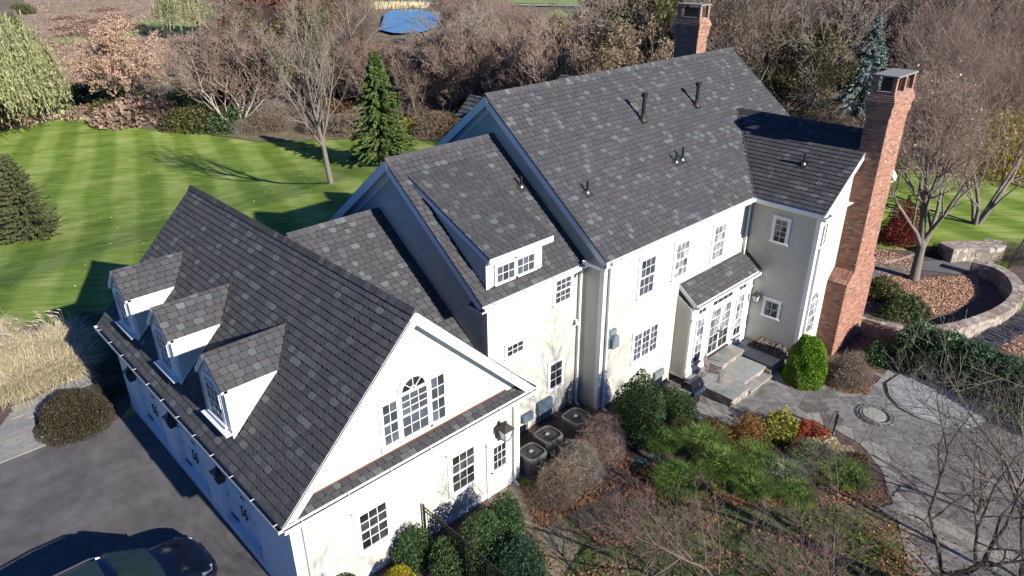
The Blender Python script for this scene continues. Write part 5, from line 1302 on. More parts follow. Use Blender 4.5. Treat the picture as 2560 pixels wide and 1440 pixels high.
bare_tree('spreading dark crabapple over the flagstone patio', P(2300, 1500), 7.9, .12, 53, DARKB, CRAB, levels=5, kids=(10, 8, 5, 4, 3), ang=(50, 46, 44, 44, 46), trunk=.12, up_=.15, ratio=.62, tip=.003, k=7, split=3, leaves=leafmat('last_leaves', [(.22, .20, .05), (.20, .12, .07), (.13, .10, .08)]), nl=900, leaf=.028, name='crabapple_tree', wob=.17)
bare_tree('dark crabapple trunk at the right frame corner', P(2560, 1480), 7.8, .14, 54, DARKB, CRAB, levels=5, kids=(8, 6, 5, 3, 3), ang=(46, 46, 44, 44, 46), trunk=.14, up_=.15, ratio=.6, tip=.003, k=7, split=3, leaves=MATS['last_leaves'], nl=600, leaf=.028, name='crabapple_tree', wob=.17)
bare_tree('low leafless crabapple behind the right hand one', P(2440, 1290), 3.6, .07, 55, DARKB, CRAB, levels=4, kids=(9, 7, 5, 4), ang=(50, 46, 44), trunk=.1, up_=.1, tip=.0035, k=6, wob=.17, name='crabapple_tree', leaves=MATS['last_leaves'], nl=500, leaf=.03)
# a tree out of frame whose shadow falls on the garage gable
bare_tree('out-of-frame leafless tree south of the garage, casting shadow on its gable', (7.4, -1.3, 0), 12.0, .17, 57, BARK, GREYT, levels=4, kids=(10, 6, 4, 3), ang=(34, 40, 42), trunk=.25, tip=.006)
bare_tree('leafless tree at the far right of the front lawn', (16.6, -1.2, -.1), 12.5, .16, 58, BARK, GREYT, levels=4, kids=(9, 6, 4, 3), ang=(32, 36, 40), trunk=.25, tip=.006)

# ---- the wood: prototypes copied over the far ground
protos = []
def proto(kind, H, seed, tw, bk, leaves=None, nl=0, **kw):
    t = bare_tree('x', (0, 0, -500), H, .02*H, seed, bk, tw, leaves=leaves, nl=nl, tip=.022, **kw); t.name = kind; return t
defs = [('ash_tree', 12, 61, TWIG, BARK, 'leafless brown ash in the wood', dict(levels=4, kids=(8, 6, 5, 3), ang=(34, 36, 40), trunk=.2, up_=.4)),
        ('elm_tree', 12, 62, GREYT, BARK, 'leafless grey elm in the wood', dict(levels=4, kids=(9, 6, 4, 3), ang=(42, 40, 40), trunk=.25)),
        ('pink_tree', 9, 63, PINKT, PALEB, 'dense pinkish twiggy tree in the wood', dict(levels=4, kids=(9, 7, 5, 3), ang=(30, 32, 36), trunk=.05, up_=.5, multi=3)),
        ('dark_tree', 13, 64, mat('dark_twig', (.075, .058, .048), .9), DARKB, 'dark leafless tree in the wood', dict(levels=4, kids=(8, 6, 4, 3), ang=(46, 42, 42), trunk=.25, wob=.18)),
        ('locust_tree', 11, 65, TWIG, PALEB, 'pale stemmed leafless tree in the wood', dict(levels=4, kids=(7, 6, 5, 3), ang=(30, 36, 40), trunk=.35)),
        ('beech_tree', 9, 67, TWIG, BARK, 'tree holding tan leaves in the wood', dict(levels=3, kids=(9, 6, 5), ang=(40, 42, 40), trunk=.1, leaves=leafmat('beech_leaves', [(.34, .25, .15), (.26, .19, .12), (.40, .30, .19)]), nl=5000, leaf=.09)),
        ('olive_tree', 8, 68, TWIG, DARKB, 'olive leaved tree in the wood', dict(levels=3, kids=(9, 6, 5), ang=(40, 42, 40), trunk=.1, leaves=L_OLIVE, nl=6000, leaf=.09)),
        ('russet_tree', 9, 66, TWIG, DARKB, 'tree with russet leaves in the wood', dict(levels=3, kids=(9, 6, 5), ang=(44, 42, 40), trunk=.1, leaves=L_RUSSET, nl=5200, leaf=.10))]
meshes = {}
for nm_, H, sd_, tw, bk, lab, kw in defs:
    lv = kw.pop('leaves', None); nl = kw.pop('nl', 0); lf = kw.pop('leaf', .06)
    sg = grow(sd_, H, .018*H, tip=.02, **kw); a = [s for l in sg[:2] for s in l]; b = [s for l in sg[2:] for s in l]
    ms = [('trunk', segmesh('trunk', a, 5, bk)), ('twigs', segmesh('twigs', b, 3, tw))]
    if lv is not None:
        E_ = ends(sg); C = E_[rng.integers(0, len(E_), nl)]+rng.normal(size=(nl, 3))*.15
        ms.append(('leaves', leafmesh('leaves', C, unit(rng.normal(size=(nl, 3))), lf*rng.uniform(.6, 1.3, nl), .55, lv)))
    meshes[nm_] = (ms, H, lab)
def place_words(px, py):
    a = ['behind the willow', 'behind the tan leaved oak', 'behind the lone maple', 'behind the green spruce', 'between the pond and the middle roof', 'beyond the main ridge', 'around the far chimney', 'above the wing roof', 'around the blue spruce', 'behind the tall chimney', 'at the far right'][int(np.searchsorted([140, 480, 820, 1000, 1300, 1640, 1800, 2020, 2180, 2340], px))]
    b = ['far back', 'halfway back', 'in front'][int(np.searchsorted([110, 220], py))]
    return a, b.replace(' of the wood', '')
def put(kind, p, H, lab=None, rz=None, grp=None, at=None):
    ms, H0, lb = meshes[kind]
    t = bpy.data.objects.new('bare_tree' if 'tree' in kind and kind not in ('russet_tree', 'beech_tree', 'olive_tree') else kind, None); COL.objects.link(t); t['label'] = lab or (('low ' if H < H0*.5 else 'mid height ' if H < H0*.85 else 'tall ')+lb.replace(' in the wood', '')+' '+' '.join(place_words(*at)) if at else lb); t['category'] = 'tree' if 'tree' in kind else 'shrub'
    t['group'] = grp or lb+'s beyond the lawn'
    t.location = p; s = H/H0; t.scale = (s*random.uniform(.85, 1.15),)*2+(s,); t.rotation_euler = (0, 0, random.uniform(0, 6.28) if rz is None else rz)
    for n_, me in ms:
        o = bpy.data.objects.new(n_, me); COL.objects.link(o); o.parent = t
    return t
# shrubs of the thicket
for nm_, m, lab, n_, rx, h, lf, kind_ in (('thicket_shrub', TWIG, 'brown twiggy thicket shrub', 1500, 2.2, 2.4, None, 't'), ('grey_thicket_shrub', GREYT, 'grey twiggy thicket shrub', 1500, 2.4, 2.6, None, 't'),
        ('olive_shrub', L_OLIVE, 'olive green thicket shrub', 2200, 2.2, 2.2, .13, 'l'), ('green_shrub', L_DARK, 'dark green thicket shrub', 2200, 2.0, 2.2, .12, 'l'), ('rust_shrub', L_RUST, 'rusty leaved thicket shrub', 1800, 1.8, 1.9, .12, 'l'),
        ('reddish_shrub', L_BROWNG, 'red brown bramble clump', 2200, 2.0, 1.1, .12, 'l'), ('yellow_shrub', L_YELLOW, 'thicket shrub with yellow leaves', 900, 1.7, 2.2, .13, 'l')):
    if kind_ == 't': ms = [('twigs', twigball_mesh(n_, rx, rx, h, 70, m, .02)), ('stem', stems_mesh(60, rx, rx, h, 70, m, .03))]
    else: ms = [('foliage', shrub_mesh(n_, rx, rx, h, 71, m, lf, shell=.6, amp=.2)), ('stem', stems_mesh(50, rx, rx, h, 70, DARKB, .025))]
    meshes[nm_] = (ms, h, lab)
rr2 = random.Random(5)
def skyline(px):
    return float(np.interp(px, [-200, 130, 200, 520, 560, 640, 900, 940, 1110, 1150, 1280, 1330, 1360, 1500, 1540, 3000], [60, 225, 250, 205, 140, -60, -60, 105, 105, -40, 22, 22, 60, 22, -60, -60]))
cnt = 0
kinds_t = ['ash_tree', 'elm_tree', 'pink_tree', 'dark_tree', 'locust_tree', 'ash_tree', 'elm_tree', 'dark_tree', 'locust_tree', 'elm_tree', 'dark_tree', 'ash_tree', 'russet_tree', 'beech_tree', 'olive_tree', 'beech_tree', 'pink_tree']
def fieldish(px, py):
    return inpoly([(1290, -20), (1520, -20), (1520, 30), (1290, 30)], px, py) or inpoly([(100, -60), (100, 225), (300, 240), (540, 190), (640, 60), (660, -60)], px, py) or inpoly([(930, -60), (930, 120), (1110, 120), (1110, -60)], px, py) or inpoly([(1335, 40), (1400, 20), (1470, 70), (1500, 130), (1440, 185), (1370, 130)], px, py)
rows = [(318, 60), (292, 62), (262, 64), (232, 66), (205, 66), (178, 64), (152, 62), (128, 60), (105, 60), (84, 62), (65, 66), (48, 70), (33, 76), (19, 82), (6, 90), (-8, 100), (-22, 110)]
for ry_, st_ in rows:
    px = 560+rr2.uniform(0, 50)
    while px < 2680:
        py = ry_+rr2.uniform(-9, 9); x_ = px+rr2.uniform(-14, 14); px += st_*1.12
        if ry_ > 270 and x_ < 900 and rr2.random() < .5: continue
        edge = float(np.interp(x_, [900, 1700, 2230, 2430, 2560, 2800], [400, 400, 330, 345, 372, 420]))
        if py > edge-12 or fieldish(x_, py): continue
        if 2010 < x_ < 2235 and py > 255: continue
        if 850 < x_ < 1010 and py > 300: continue
        p = P(x_, py); d = math.hypot(p.x, p.y); sc_ = FPX/math.hypot(d, CAM_H)
        Hmax = (py-skyline(x_))/sc_/.98
        if x_ > 1500 and ry_ < 140 and rr2.random() < .15: continue
        H = rr2.uniform(8.5, 15.0)
        if x_ > 2000: H *= 1.05
        if Hmax < 3.0: continue
        H = min(H, Hmax); p.z = tzf(p.x, p.y)-.05
        k = rr2.choice(kinds_t if 1100 > x_ or x_ > 1420 else ['pink_tree', 'pink_tree', 'elm_tree', 'ash_tree'])
        random.seed(cnt); put(k, p, H, at=(x_, py)); cnt += 1
ns_ = 0
for ry_, st_ in ((338, 44), (322, 48), (300, 46), (275, 50), (245, 50), (218, 54), (190, 56), (165, 60), (140, 66), (118, 70), (95, 80), (72, 90), (50, 100), (30, 110)):
    px = 20+rr2.uniform(0, 40)
    while px < 2660:
        py = ry_+rr2.uniform(-8, 8); x_ = px+rr2.uniform(-14, 14); px += st_
        edge = float(np.interp(x_, [0, 60, 150, 370, 520, 640, 900, 1080, 2230, 2330, 2430, 2560, 2800], [315, 300, 296, 320, 328, 346, 338, 345, 380, 392, 415, 455, 520]))
        if py > edge-4 or fieldish(x_, py): continue
        if 60 < x_ < 520 and py < 215: continue
        p = P(x_, py); p.z = tzf(p.x, p.y)-.05
        ks = ['thicket_shrub', 'grey_thicket_shrub', 'thicket_shrub', 'olive_shrub', 'rust_shrub', 'thicket_shrub', 'grey_thicket_shrub']
        if x_ < 600: ks = ['olive_shrub', 'green_shrub', 'olive_shrub', 'thicket_shrub', 'grey_thicket_shrub', 'green_shrub']
        if x_ < 400 and py > 285: ks = ['reddish_shrub', 'reddish_shrub', 'thicket_shrub', 'olive_shrub']
        if 1000 < x_ < 1300 and py > 200: ks += ['yellow_shrub', 'yellow_shrub']
        if 2350 < x_ and py > 280: ks = ['yellow_shrub', 'thicket_shrub', 'rust_shrub']
        random.seed(1000+ns_); put(rr2.choice(ks), p, rr2.uniform(1.6, 3.4)*(1.0 if py > 120 else 1.3), at=(x_, py)); ns_ += 1
for px, py, s_ in ((230, 60, 1.6), (290, 44, 1.4), (262, 28, 1.5), (160, 48, 1.3), (205, 90, 1.3), (180, 75, 1.3), (320, 75, 1.2), (250, 82, 1.2)):
    p = P(px, py); p.z = tzf(p.x, p.y); random.seed(px); q = put('reddish_shrub', p, s_*1.1, lab='dark bramble island in the meadow', grp='bramble islands in the meadow'); q.scale = (2.6, 2.6, 1.3)
random.seed(77)
# meadow plants and reeds as one mass each
def pick_px(n, poly, dens=None):
    xs_ = [p[0] for p in poly]; ys_ = [p[1] for p in poly]; q = []
    while len(q) < n:
        a, b = random.uniform(min(xs_), max(xs_)), random.uniform(min(ys_), max(ys_))
        if inpoly(poly, a, b) and (dens is None or random.random() < dens(a, b)): q.append((a, b))
    q = np.array(q); return Pv(q[:, 0], q[:, 1])
def scatter_px(n, poly, zoff=0):
    out = pick_px(n, poly); f = sst(60, 110, np.hypot(out[:, 0], out[:, 1])); out[:, 2] += f*.35*np.sin(out[:, 0]*.11+1)*np.cos(out[:, 1]*.09)+zoff
    return out
C = scatter_px(9000, [(90, 215), (150, 240), (300, 205), (430, 150), (600, 60), (640, -30), (90, -30)], .25)
C += rng.normal(size=C.shape)*np.array([.6, .6, .12])
o = link('meadow_plants', leafmesh('meadow_plants', C, unit(rng.normal(size=C.shape)*.4+np.array([0, 0, 1.])), .38*rng.uniform(.5, 1.3, len(C)), .45, L_BROWNG), None, 'stuff')
o['label'] = 'brown and pinkish meadow growth behind the thicket'; o['category'] = 'meadow growth'
C = scatter_px(2200, [(935, 27), (1000, 22), (1065, 22), (1065, 12), (935, 10)], .6); C += rng.normal(size=C.shape)*np.array([.8, .8, .3])
o = link('reeds', leafmesh('reeds', C, unit(rng.normal(size=C.shape)*.25+np.array([0, 0, 1.])), .8*rng.uniform(.5, 1.3, len(C)), .16, L_DRYG), None, 'stuff'); o['label'] = 'tan reeds on the far bank of the pond'; o['category'] = 'reeds'
C = scatter_px(2600, [(60, 318), (150, 298), (290, 318), (290, 306), (150, 284), (60, 300)], .2)
o = link('dry_grass', leafmesh('dry_grass', C+rng.normal(size=C.shape)*.2, unit(rng.normal(size=C.shape)*.4+np.array([0, 0, 1.])), .22*rng.uniform(.5, 1.3, len(C)), .25, L_DRYG), None, 'stuff'); o['label'] = 'strip of dry grass where the lawn meets the thicket'; o['category'] = 'grass'
# fallen leaves
def litter(nm_, lab, n, poly, m, size, dens=None):
    C = pick_px(n, poly, dens)+np.array([0, 0, .065])
    C = np.array(C)+rng.normal(size=(n, 3))*np.array([.02, .02, .01]); D = rng.normal(size=(n, 3)); D[:, 2] *= .25
    N_ = unit(D); r = rng.normal(size=(n, 3))*.35+np.array([0, 0, 1.]); B = unit(np.cross(N_, r)); S = (size*rng.uniform(.6, 1.3, n))[:, None]
    V = np.stack([C-N_*S, C+B*S*.6, C+N_*S, C-B*S*.6], 1).reshape(-1, 3); V[:, 2] = np.maximum(V[:, 2], C[:, 2].repeat(4)-.02)
    o = link(nm_, npmesh(nm_, V, np.arange(4*n).reshape(n, 4), m), None, 'stuff'); o['label'] = lab; o['category'] = 'fallen leaves'
nz_ = lambda a, b: .5+.5*math.sin(a*.021+math.sin(b*.03)*2)*math.cos(b*.035+a*.006)
litter('fallen_leaves', 'orange leaves scattered over the front lawn', 3000, [(1330, 1330), (1500, 1240), (1800, 1180), (2150, 1190), (2300, 1440), (2300, 1600), (1200, 1600)], L_FALLEN, .05, lambda a, b: .06+.94*nz_(a, b)**3)
litter('fallen_leaves', 'drift of orange leaves along the edge of the bed', 2600, [(1560, 1210), (1700, 1225), (1830, 1240), (1900, 1205), (2080, 1240), (2140, 1220), (2150, 1250), (2060, 1270), (1840, 1265), (1560, 1245)], L_FALLEN, .05)
litter('fallen_leaves', 'leaves and stalks around the tip of the garden bed', 900, [(2020, 1130), (2150, 1130), (2230, 1270), (2060, 1260)], L_FALLEN, .045, nz_)
litter('fallen_leaves', 'leaves caught under the bare shrubs', 1500, [(1300, 1210), (1390, 1200), (1560, 1130), (1600, 1180), (1480, 1260), (1340, 1330)], L_FALLEN, .05, nz_)
litter('fallen_leaves', 'orange leaves under the dwarf conifer and twiggy shrub', 1500, [(1960, 960), (2080, 950), (2180, 960), (2170, 990), (2110, 985), (2050, 960), (1980, 975)], L_FALLEN, .05)
litter('fallen_leaves', 'thick tan leaf carpet inside the curved stone wall', 8500, [(2180, 620), (2290, 650), (2290, 700), (2440, 690), (2450, 740), (2380, 790), (2330, 790), (2270, 740), (2160, 660)], L_PALEF, .075)
litter('fallen_leaves', 'tan leaves on the ground past the slate pile', 2500, [(2440, 850), (2560, 790), (2700, 800), (2700, 1000), (2560, 900)], L_PALEF, .07, nz_)
litter('fallen_leaves', 'dull leaves on the bed and lawn under the crabapples', 3000, [(2150, 1200), (2600, 1500), (2600, 1600), (2100, 1600)], L_RUST, .045, nz_)
litter('yellow_fallen_leaves', 'a few dry leaves on the striped lawn', 130, [(0, 340), (1000, 360), (850, 520), (700, 540), (300, 700), (0, 760)], L_DRYG, .06)
# grass tufts give the near lawn its nap
def tufts(nm_, lab, n, poly, m, h=.07):
    C = pick_px(n, poly)+np.array([0, 0, .02])
    C = np.array(C); D = unit(rng.normal(size=C.shape)*.5+np.array([0, 0, 1.]))
    o = link(nm_, leafmesh(nm_, C, D, h*rng.uniform(.5, 1.3, n), .22, m), None, 'stuff'); o['label'] = lab; o['category'] = 'grass'
tufts('grass', 'short grass of the front lawn', 26000, [(1330, 1330), (1500, 1250), (1840, 1262), (2100, 1265), (2300, 1440), (2300, 1600), (1150, 1600)], leafmat('lawn_blades', [(.04, .09, .015), (.06, .12, .02), (.09, .14, .035)]))

# ================================================================ THINGS
# wall lanterns
def lantern(x, y, z, N, label, s=1.0, m=DARKM):
    """four sided lantern on a bracket; x,y,z the bottom of the body"""
    N = V3(N); U = V3((-N.y, N.x, 0)); t = thing('wall_lantern', label, 'lantern', (x, y, z), 'wall lanterns of the house'); o = V3((x, y, z))
    w0, w1, h = .09*s, .15*s, .34*s; fr = MB()
    c = lambda k, r: o+U*(r if k in (0, 1) else -r)+N*(r if k in (0, 3) else -r)
    for k in range(4):
        k2 = (k+1) % 4; fr.tube(c(k, w0), c(k, w1)+Zv*h, .012*s, .012*s, 4); fr.tube(c(k, w0), c(k2, w0), .013*s, n=4); fr.tube(c(k, w1)+Zv*h, c(k2, w1)+Zv*h, .014*s, n=4)
    fr.add([c(k, w0) for k in range(4)]+[c(k, w0)+Zv*.012 for k in range(4)], [(0, 3, 2, 1), (4, 5, 6, 7)])
    fr.build('cage', m, t)
    rf = MB(); e = w1*1.25; e2 = w1*.35; a = [c(k, e)+Zv*h for k in range(4)]; b = [c(k, e2)+Zv*(h+.13*s) for k in range(4)]
    rf.add(a+b, [(k, (k+1) % 4, 4+(k+1) % 4, 4+k) for k in range(4)]+[(3, 2, 1, 0), (4, 5, 6, 7)])
    rf.lathe(o+Zv*(h+.13*s), [(.05*s, 0), (.06*s, .03*s), (.035*s, .05*s), (.05*s, .075*s), (.02*s, .1*s)], 10); rf.build('roof_cap', m, t)
    lampglass = mat('lantern_glass', (.55, .57, .56), .15, spec=.5)
    for k in range(4):
        k2 = (k+1) % 4; p = [c(k, w0*.95)+Zv*.01, c(k2, w0*.95)+Zv*.01, c(k2, w1*.95)+Zv*(h-.01), c(k, w1*.95)+Zv*(h-.01)]
        q = [v*.94+(o+Zv*h*.5)*.06 for v in p]; mb = MB().add(p+q, [(0, 1, 2, 3), (7, 6, 5, 4), (0, 4, 5, 1), (1, 5, 6, 2), (2, 6, 7, 3), (3, 7, 4, 0)]); mb.build('pane', lampglass if m is DARKM else GLASS, t)
    br = MB(); wl = o-N*.30*s; br.ob(wl-U*.05*s+Zv*.0-N*.02, U*.1*s, Zv*.36*s, N*.04)
    br.tube(wl+Zv*.08*s, o-N*.12*s+Zv*.02*s, .014*s, n=6); br.tube(wl+Zv*.3*s, o-N*.1*s+Zv*(h+.05*s), .014*s, n=6)
    for k in range(6):
        a0 = k*.9; br.tube(wl+N*(.1+.07*math.cos(a0))*s+Zv*(.2+.07*math.sin(a0))*s, wl+N*(.1+.07*math.cos(a0+.9))*s+Zv*(.2+.07*math.sin(a0+.9))*s, .009*s, n=5)
    br.build('bracket', m, t); return t
lantern(11.82, 12.72, 2.2, (0, -1, 0), 'weathered bronze lantern over the side door', 1.15)
for y, lb in ((23.35, 'black lantern above the farthest garage door'), (19.85, 'black lantern above the middle garage door'), (16.45, 'black lantern above the nearest garage door')):
    lantern(4.72, y, 2.55, (-1, 0, 0), lb, 1.0, BLACK)
lantern(26.49, 12.62, 1.62, (-1, 0, 0), 'bronze lantern on the shaded wing wall by the garden doors', .9, DARKM)

# air conditioners
FAN = mat('condenser_grey', (.10, .098, .092), .6, var=.1); FANL = mat('condenser_lid', (.115, .112, .105), .5)
def condenser(x, y, z, label, s=.84, h=.95):
    t = thing('air_conditioner', label, 'air conditioner', (x, y, z), 'air conditioners by the wall'); a = s/2; c = .1
    def ring(r, cc): return [(x+sx*(r-(cc if k else 0)), y+sy*(r-(0 if k else cc))) for sx, sy, ks in ((1, 1, (0, 1)), (-1, 1, (1, 0)), (-1, -1, (0, 1)), (1, -1, (1, 0))) for k in ks]
    b = ring(a, c); MB().extr([(p[0], p[1], z+.05) for p in b], (0, 0, h-.11)).build('case', FAN, t)
    for s_ in range(22):      # louvre slats on the two seen sides
        zz = z+.1+s_*(h-.22)/22; MB().box(x-a-.008, x-a, y-a+c, y+a-c, zz, zz+.012).build('slat', FANL, t); MB().box(x-a+c, x+a-c, y-a-.008, y-a, zz, zz+.012).build('slat', FANL, t)
    MB().box(x-a-.03, x+a+.03, y-a-.03, y+a+.03, z-.03, z+.05).build('pad', CONC, t)
    o_ = ring(a+.02, c+.04); zt = z+h; mb = MB(); n = 24
    inn = [(x+math.cos(2*math.pi*k/n)*a*.8, y+math.sin(2*math.pi*k/n)*a*.8) for k in range(n)]
    rim = MB()
    def sq(k, r, pw=4.5):
        th = 2*math.pi*k/n; cx_, sx_ = math.cos(th), math.sin(th); d = (abs(cx_)**pw+abs(sx_)**pw)**(-1/pw); return (x+cx_*d*r, y+sx_*d*r)
    vs_ = [(*sq(k, a+.02), zt-.07) for k in range(n)]+[(*sq(k, a+.01), zt) for k in range(n)]+[(*sq(k, a*.88), zt+.02) for k in range(n)]+[(*sq(k, a*.86), zt-.03) for k in range(n)]
    rim.add(vs_, [(r_*n+k, r_*n+(k+1) % n, (r_+1)*n+(k+1) % n, (r_+1)*n+k) for r_ in range(3) for k in range(n)]); rim.build('rim', FANL, t)
    MB().extr([(*sq(k, a*.86), zt-.3) for k in range(n)], (0, 0, .02)).build('well', BLACK, t)
    g = MB()
    for r_ in np.linspace(.12, .98, 12): 
        for k in range(n): g.tube((*sq(k, a*.86*r_, 2+2.5*r_), zt), (*sq(k+1, a*.86*r_, 2+2.5*r_), zt), .003, n=3, cap=False)
    for k in range(n): g.tube((*sq(k, a*.1), zt), (*sq(k, a*.86), zt), .003, n=3, cap=False)
    g.build('wire_guard', BLACK, t)
    MB().lathe((x, y, zt-.25), [(.09, 0), (.1, .15), (.07, .18)], 12).build('fan_motor', FAN, t)
    for k in range(3):
        th = k*2.1+.5; MB().ob((x+math.cos(th)*.08-math.sin(th)*.02, y+math.sin(th)*.08+math.cos(th)*.02, zt-.17), (math.cos(th)*a*.65, math.sin(th)*a*.65, 0), (-math.sin(th)*.16, math.cos(th)*.16, .06), (0, 0, .006)).build('fan_blade', FANL, t)
    MB().ob((x-.07, y-.05, zt+.006), (.14, .04, 0), (-.03, .1, 0), (0, 0, .004)).build('label_plate', mat('label_silver', (.42, .43, .40), .4, metal=.3), t)
condenser(15.52, 13.1, 0, 'farthest of three air conditioners, in the inside corner', .84, .95); condenser(14.22, 13.2, 0, 'middle one of three air conditioners', .8, .82); condenser(13.2, 12.95, 0, 'nearest air conditioner, beside the garage corner', .78, .82)
pb_ = thing('electrical_boxes', 'dark blue grey utility boxes on the wall behind the air conditioners', 'utility box', (15, 14.5, .3))
BOXC = mat('utility_blue', (.10, .13, .18), .5)
MB().box(15.05, 15.75, 14.42, 14.6, .5, .95).build('box', BOXC, pb_); MB().box(14.3, 14.8, 14.45, 14.6, .5, .8).build('box', BOXC, pb_); MB().box(13.4, 14.0, 14.42, 14.6, .35, .8).build('box', BOXC, pb_)
mb = MB().tube((14.55, 14.52, 0), (14.55, 14.52, .5), .02, n=6).tube((15.3, 14.52, 0), (15.3, 14.52, .5), .02, n=6).tube((16.6, 14.5, 0), (16.6, 14.5, .9), .03, n=6); mb.build('conduit', BLACK, pb_)

# grill
gp_ = P(1722, 1002); gx, gy, gz = 21.15, 12.05, tz(21.15, 12.05)+.05
t = thing('gas_grill', 'black gas grill with lid closed beside the terrace', 'grill', (gx, gy, gz))
mb = MB().box(gx-.3, gx+.3, gy-.22, gy+.22, gz+.05, gz+.62); mb.build('cabinet', BLACK, t)
for sx in (-1, 1):
    for sy_ in (-1, 1): MB().lathe((gx+sx*.26, gy+sy_*.18, gz), [(.03, 0), (.03, .06)], 8).build('caster', BLACK, t)
prof = [(-.26, .0), (-.26, .12), (-.2, .24), (-.08, .31), (.08, .31), (.2, .22), (.27, .08), (.27, 0)]
MB().extr([(gx-.38, gy-b, gz+.78+c) for b, c in prof], (.76, 0, 0)).build('lid', mat('grill_lid', (.016, .017, .02), .25, spec=.6), t)
MB().box(gx-.38, gx+.38, gy-.27, gy+.27, gz+.62, gz+.78).build('firebox', BLACK, t)
MB().ob((gx-.38, gy-.28, gz+.6), (.76, 0, 0), (0, -.1, .02), (0, .03, .17)).build('control_panel', mat('grill_panel', (.06, .09, .16), .3, metal=.5), t)
for k in range(3): MB().tube((gx-.2+k*.2, gy-.37, gz+.7), (gx-.2+k*.2, gy-.42, gz+.71), .03, .026, 10).build('knob', LEAD, t)
mb = MB().tube((gx-.28, gy-.34, gz+.93), (gx+.28, gy-.34, gz+.93), .014, n=8); mb.tube((gx-.28, gy-.34, gz+.93), (gx-.28, gy-.25, gz+.9), .01, n=6); mb.tube((gx+.28, gy-.34, gz+.93), (gx+.28, gy-.25, gz+.9), .01, n=6); mb.build('lid_handle', BLACK, t)
for s_ in (-1, 1): MB().box(gx+s_*.38 if s_ > 0 else gx-.78, gx+.78 if s_ > 0 else gx-.38, gy-.22, gy+.22, gz+.74, gz+.77).build('side_shelf', mat('grill_shelf', (.22, .22, .20), .5), t)
MB().ob((gx-.03, gy-.3, gz+.98), (.06, 0, 0), (0, .02, .05), (0, -.01, 0)).build('thermometer', LEAD, t)

# lawn chair
cx_, cy2, cz = 22.75, 12.1, -.345; t = thing('patio_chair', 'brown sling patio chair on the terrace', 'chair', (cx_, cy2, cz))
a = R(38); ux = V3((math.cos(a)*-1*-1, -math.sin(a), 0)); ux = V3((.35, -.94, 0)).normalized(); sx_ = V3((ux.y, -ux.x, 0)); o = V3((cx_, cy2, cz))
SL = mat('brown_sling', (.14, .105, .09), .7, var=.1); FRM = mat('chair_frame', (.10, .085, .075), .4, metal=.3)
def cp(f, s, z): return o+ux*f+sx_*s+Zv*z
MB().ob(cp(-.22, -.24, .38), ux*.48+Zv*.05, sx_*.48, Zv*.012).build('seat', SL, t)
MB().ob(cp(-.22, -.24, .39), -ux*.22+Zv*.58, sx_*.48, ux*.012).build('backrest', SL, t)
for s in (-.27, .27):
    MB().path([cp(-.46, s, .98), cp(-.22, s, .37), cp(.28, s, .44)], .013, 8).build('side_rail', FRM, t)
    MB().path([cp(-.34, s, .66), cp(-.1, s*1.12, .68), cp(.18, s*1.12, .66), cp(.3, s*1.1, .56), cp(.3, s, .44)], .014, 8).build('armrest', FRM, t)
    MB().path([cp(.26, s, .44), cp(.34, s, 0.01)], .012, 8).build('leg', FRM, t); MB().path([cp(-.2, s, .38), cp(-.42, s, .01)], .012, 8).build('leg', FRM, t)
MB().tube(cp(.33, -.27, .05), cp(.33, .27, .05), .01, n=6).build('crossbar', FRM, t); MB().tube(cp(-.41, -.27, .03), cp(-.41, .27, .03), .01, n=6).build('crossbar', FRM, t)

# firewood
t = thing('firewood_pile', 'heap of weathered split firewood against the wing wall', 'firewood', (26.45, 11.7, -.4)); rq = random.Random(3)
for row in range(3):
    for k in range(13-row*2):
        y = 12.45-k*.15-row*.1; z = -.38+row*.1+.05; r_ = .07; x0 = 26.15+row*.08; l = .5; tw = rq.uniform(-.12, .12); tz_ = rq.uniform(-.05, .05)
        pts_ = [(math.cos(q*2*math.pi/5+rq.uniform(-.3, .3))*r_*rq.uniform(.7, 1.2), math.sin(q*2*math.pi/5)*r_*rq.uniform(.7, 1.1)) for q in range(5)]
        MB().extr([(x0+rq.uniform(-.03, .03), y+b, z+c) for b, c in pts_], (l*rq.uniform(.8, 1.1), tw, tz_)).build('log', WOOD, t)

# hand pump
p = P(2083, 1085); t = thing('hand_pump', 'antique black iron hand water pump at the edge of the bed', 'pump', tuple(p)); o = V3(p)
MB().lathe(o, [(.09, 0), (.09, .03), (.035, .05), (.035, .5), (.06, .52), (.065, .85), (.07, .88), (.04, .92), (.03, .98)], 12).build('body', BLACK, t, smooth=True)
MB().path([o+V3((0, 0, .7)), o+V3((.1, -.12, .69)), o+V3((.14, -.17, .6))], .025, 8).build('spout', BLACK, t)
MB().path([o+V3((.02, 0, .98)), o+V3((-.06, .04, 1.06)), o+V3((-.14, .1, .95)), o+V3((-.2, .15, .55)), o+V3((-.24, .18, .4))], .015, 8).build('handle', BLACK, t)
# hose
HOSE = mat('green_hose', (.02, .30, .17), .4); p = P(1615, 1160); t = thing('garden_hose', 'loops of green garden hose on the mulch', 'hose', tuple(p)); pts_ = []
for k in range(90):
    a = k*.22; rx, ry = .30+.08*math.sin(k*.35), .22+.06*math.cos(k*.23); dx = -.28 if k < 45 else .22; pts_.append(V3((p.x+dx*(1 if k < 40 or k > 50 else (45-k)/-5*1)+rx*math.cos(a), p.y+ry*math.sin(a)-.1*dx, p.z+.05+.02*math.sin(k*.7)+(.0))))
MB().path(pts_, .011, 5).build('loop', HOSE, t)
q_ = [P(1440, 1200), P(1450, 1190), P(1462, 1182), P(1475, 1172)]; MB().path([v+V3((0, 0, .06)) for v in q_], .011, 5).build('tail', HOSE, t)

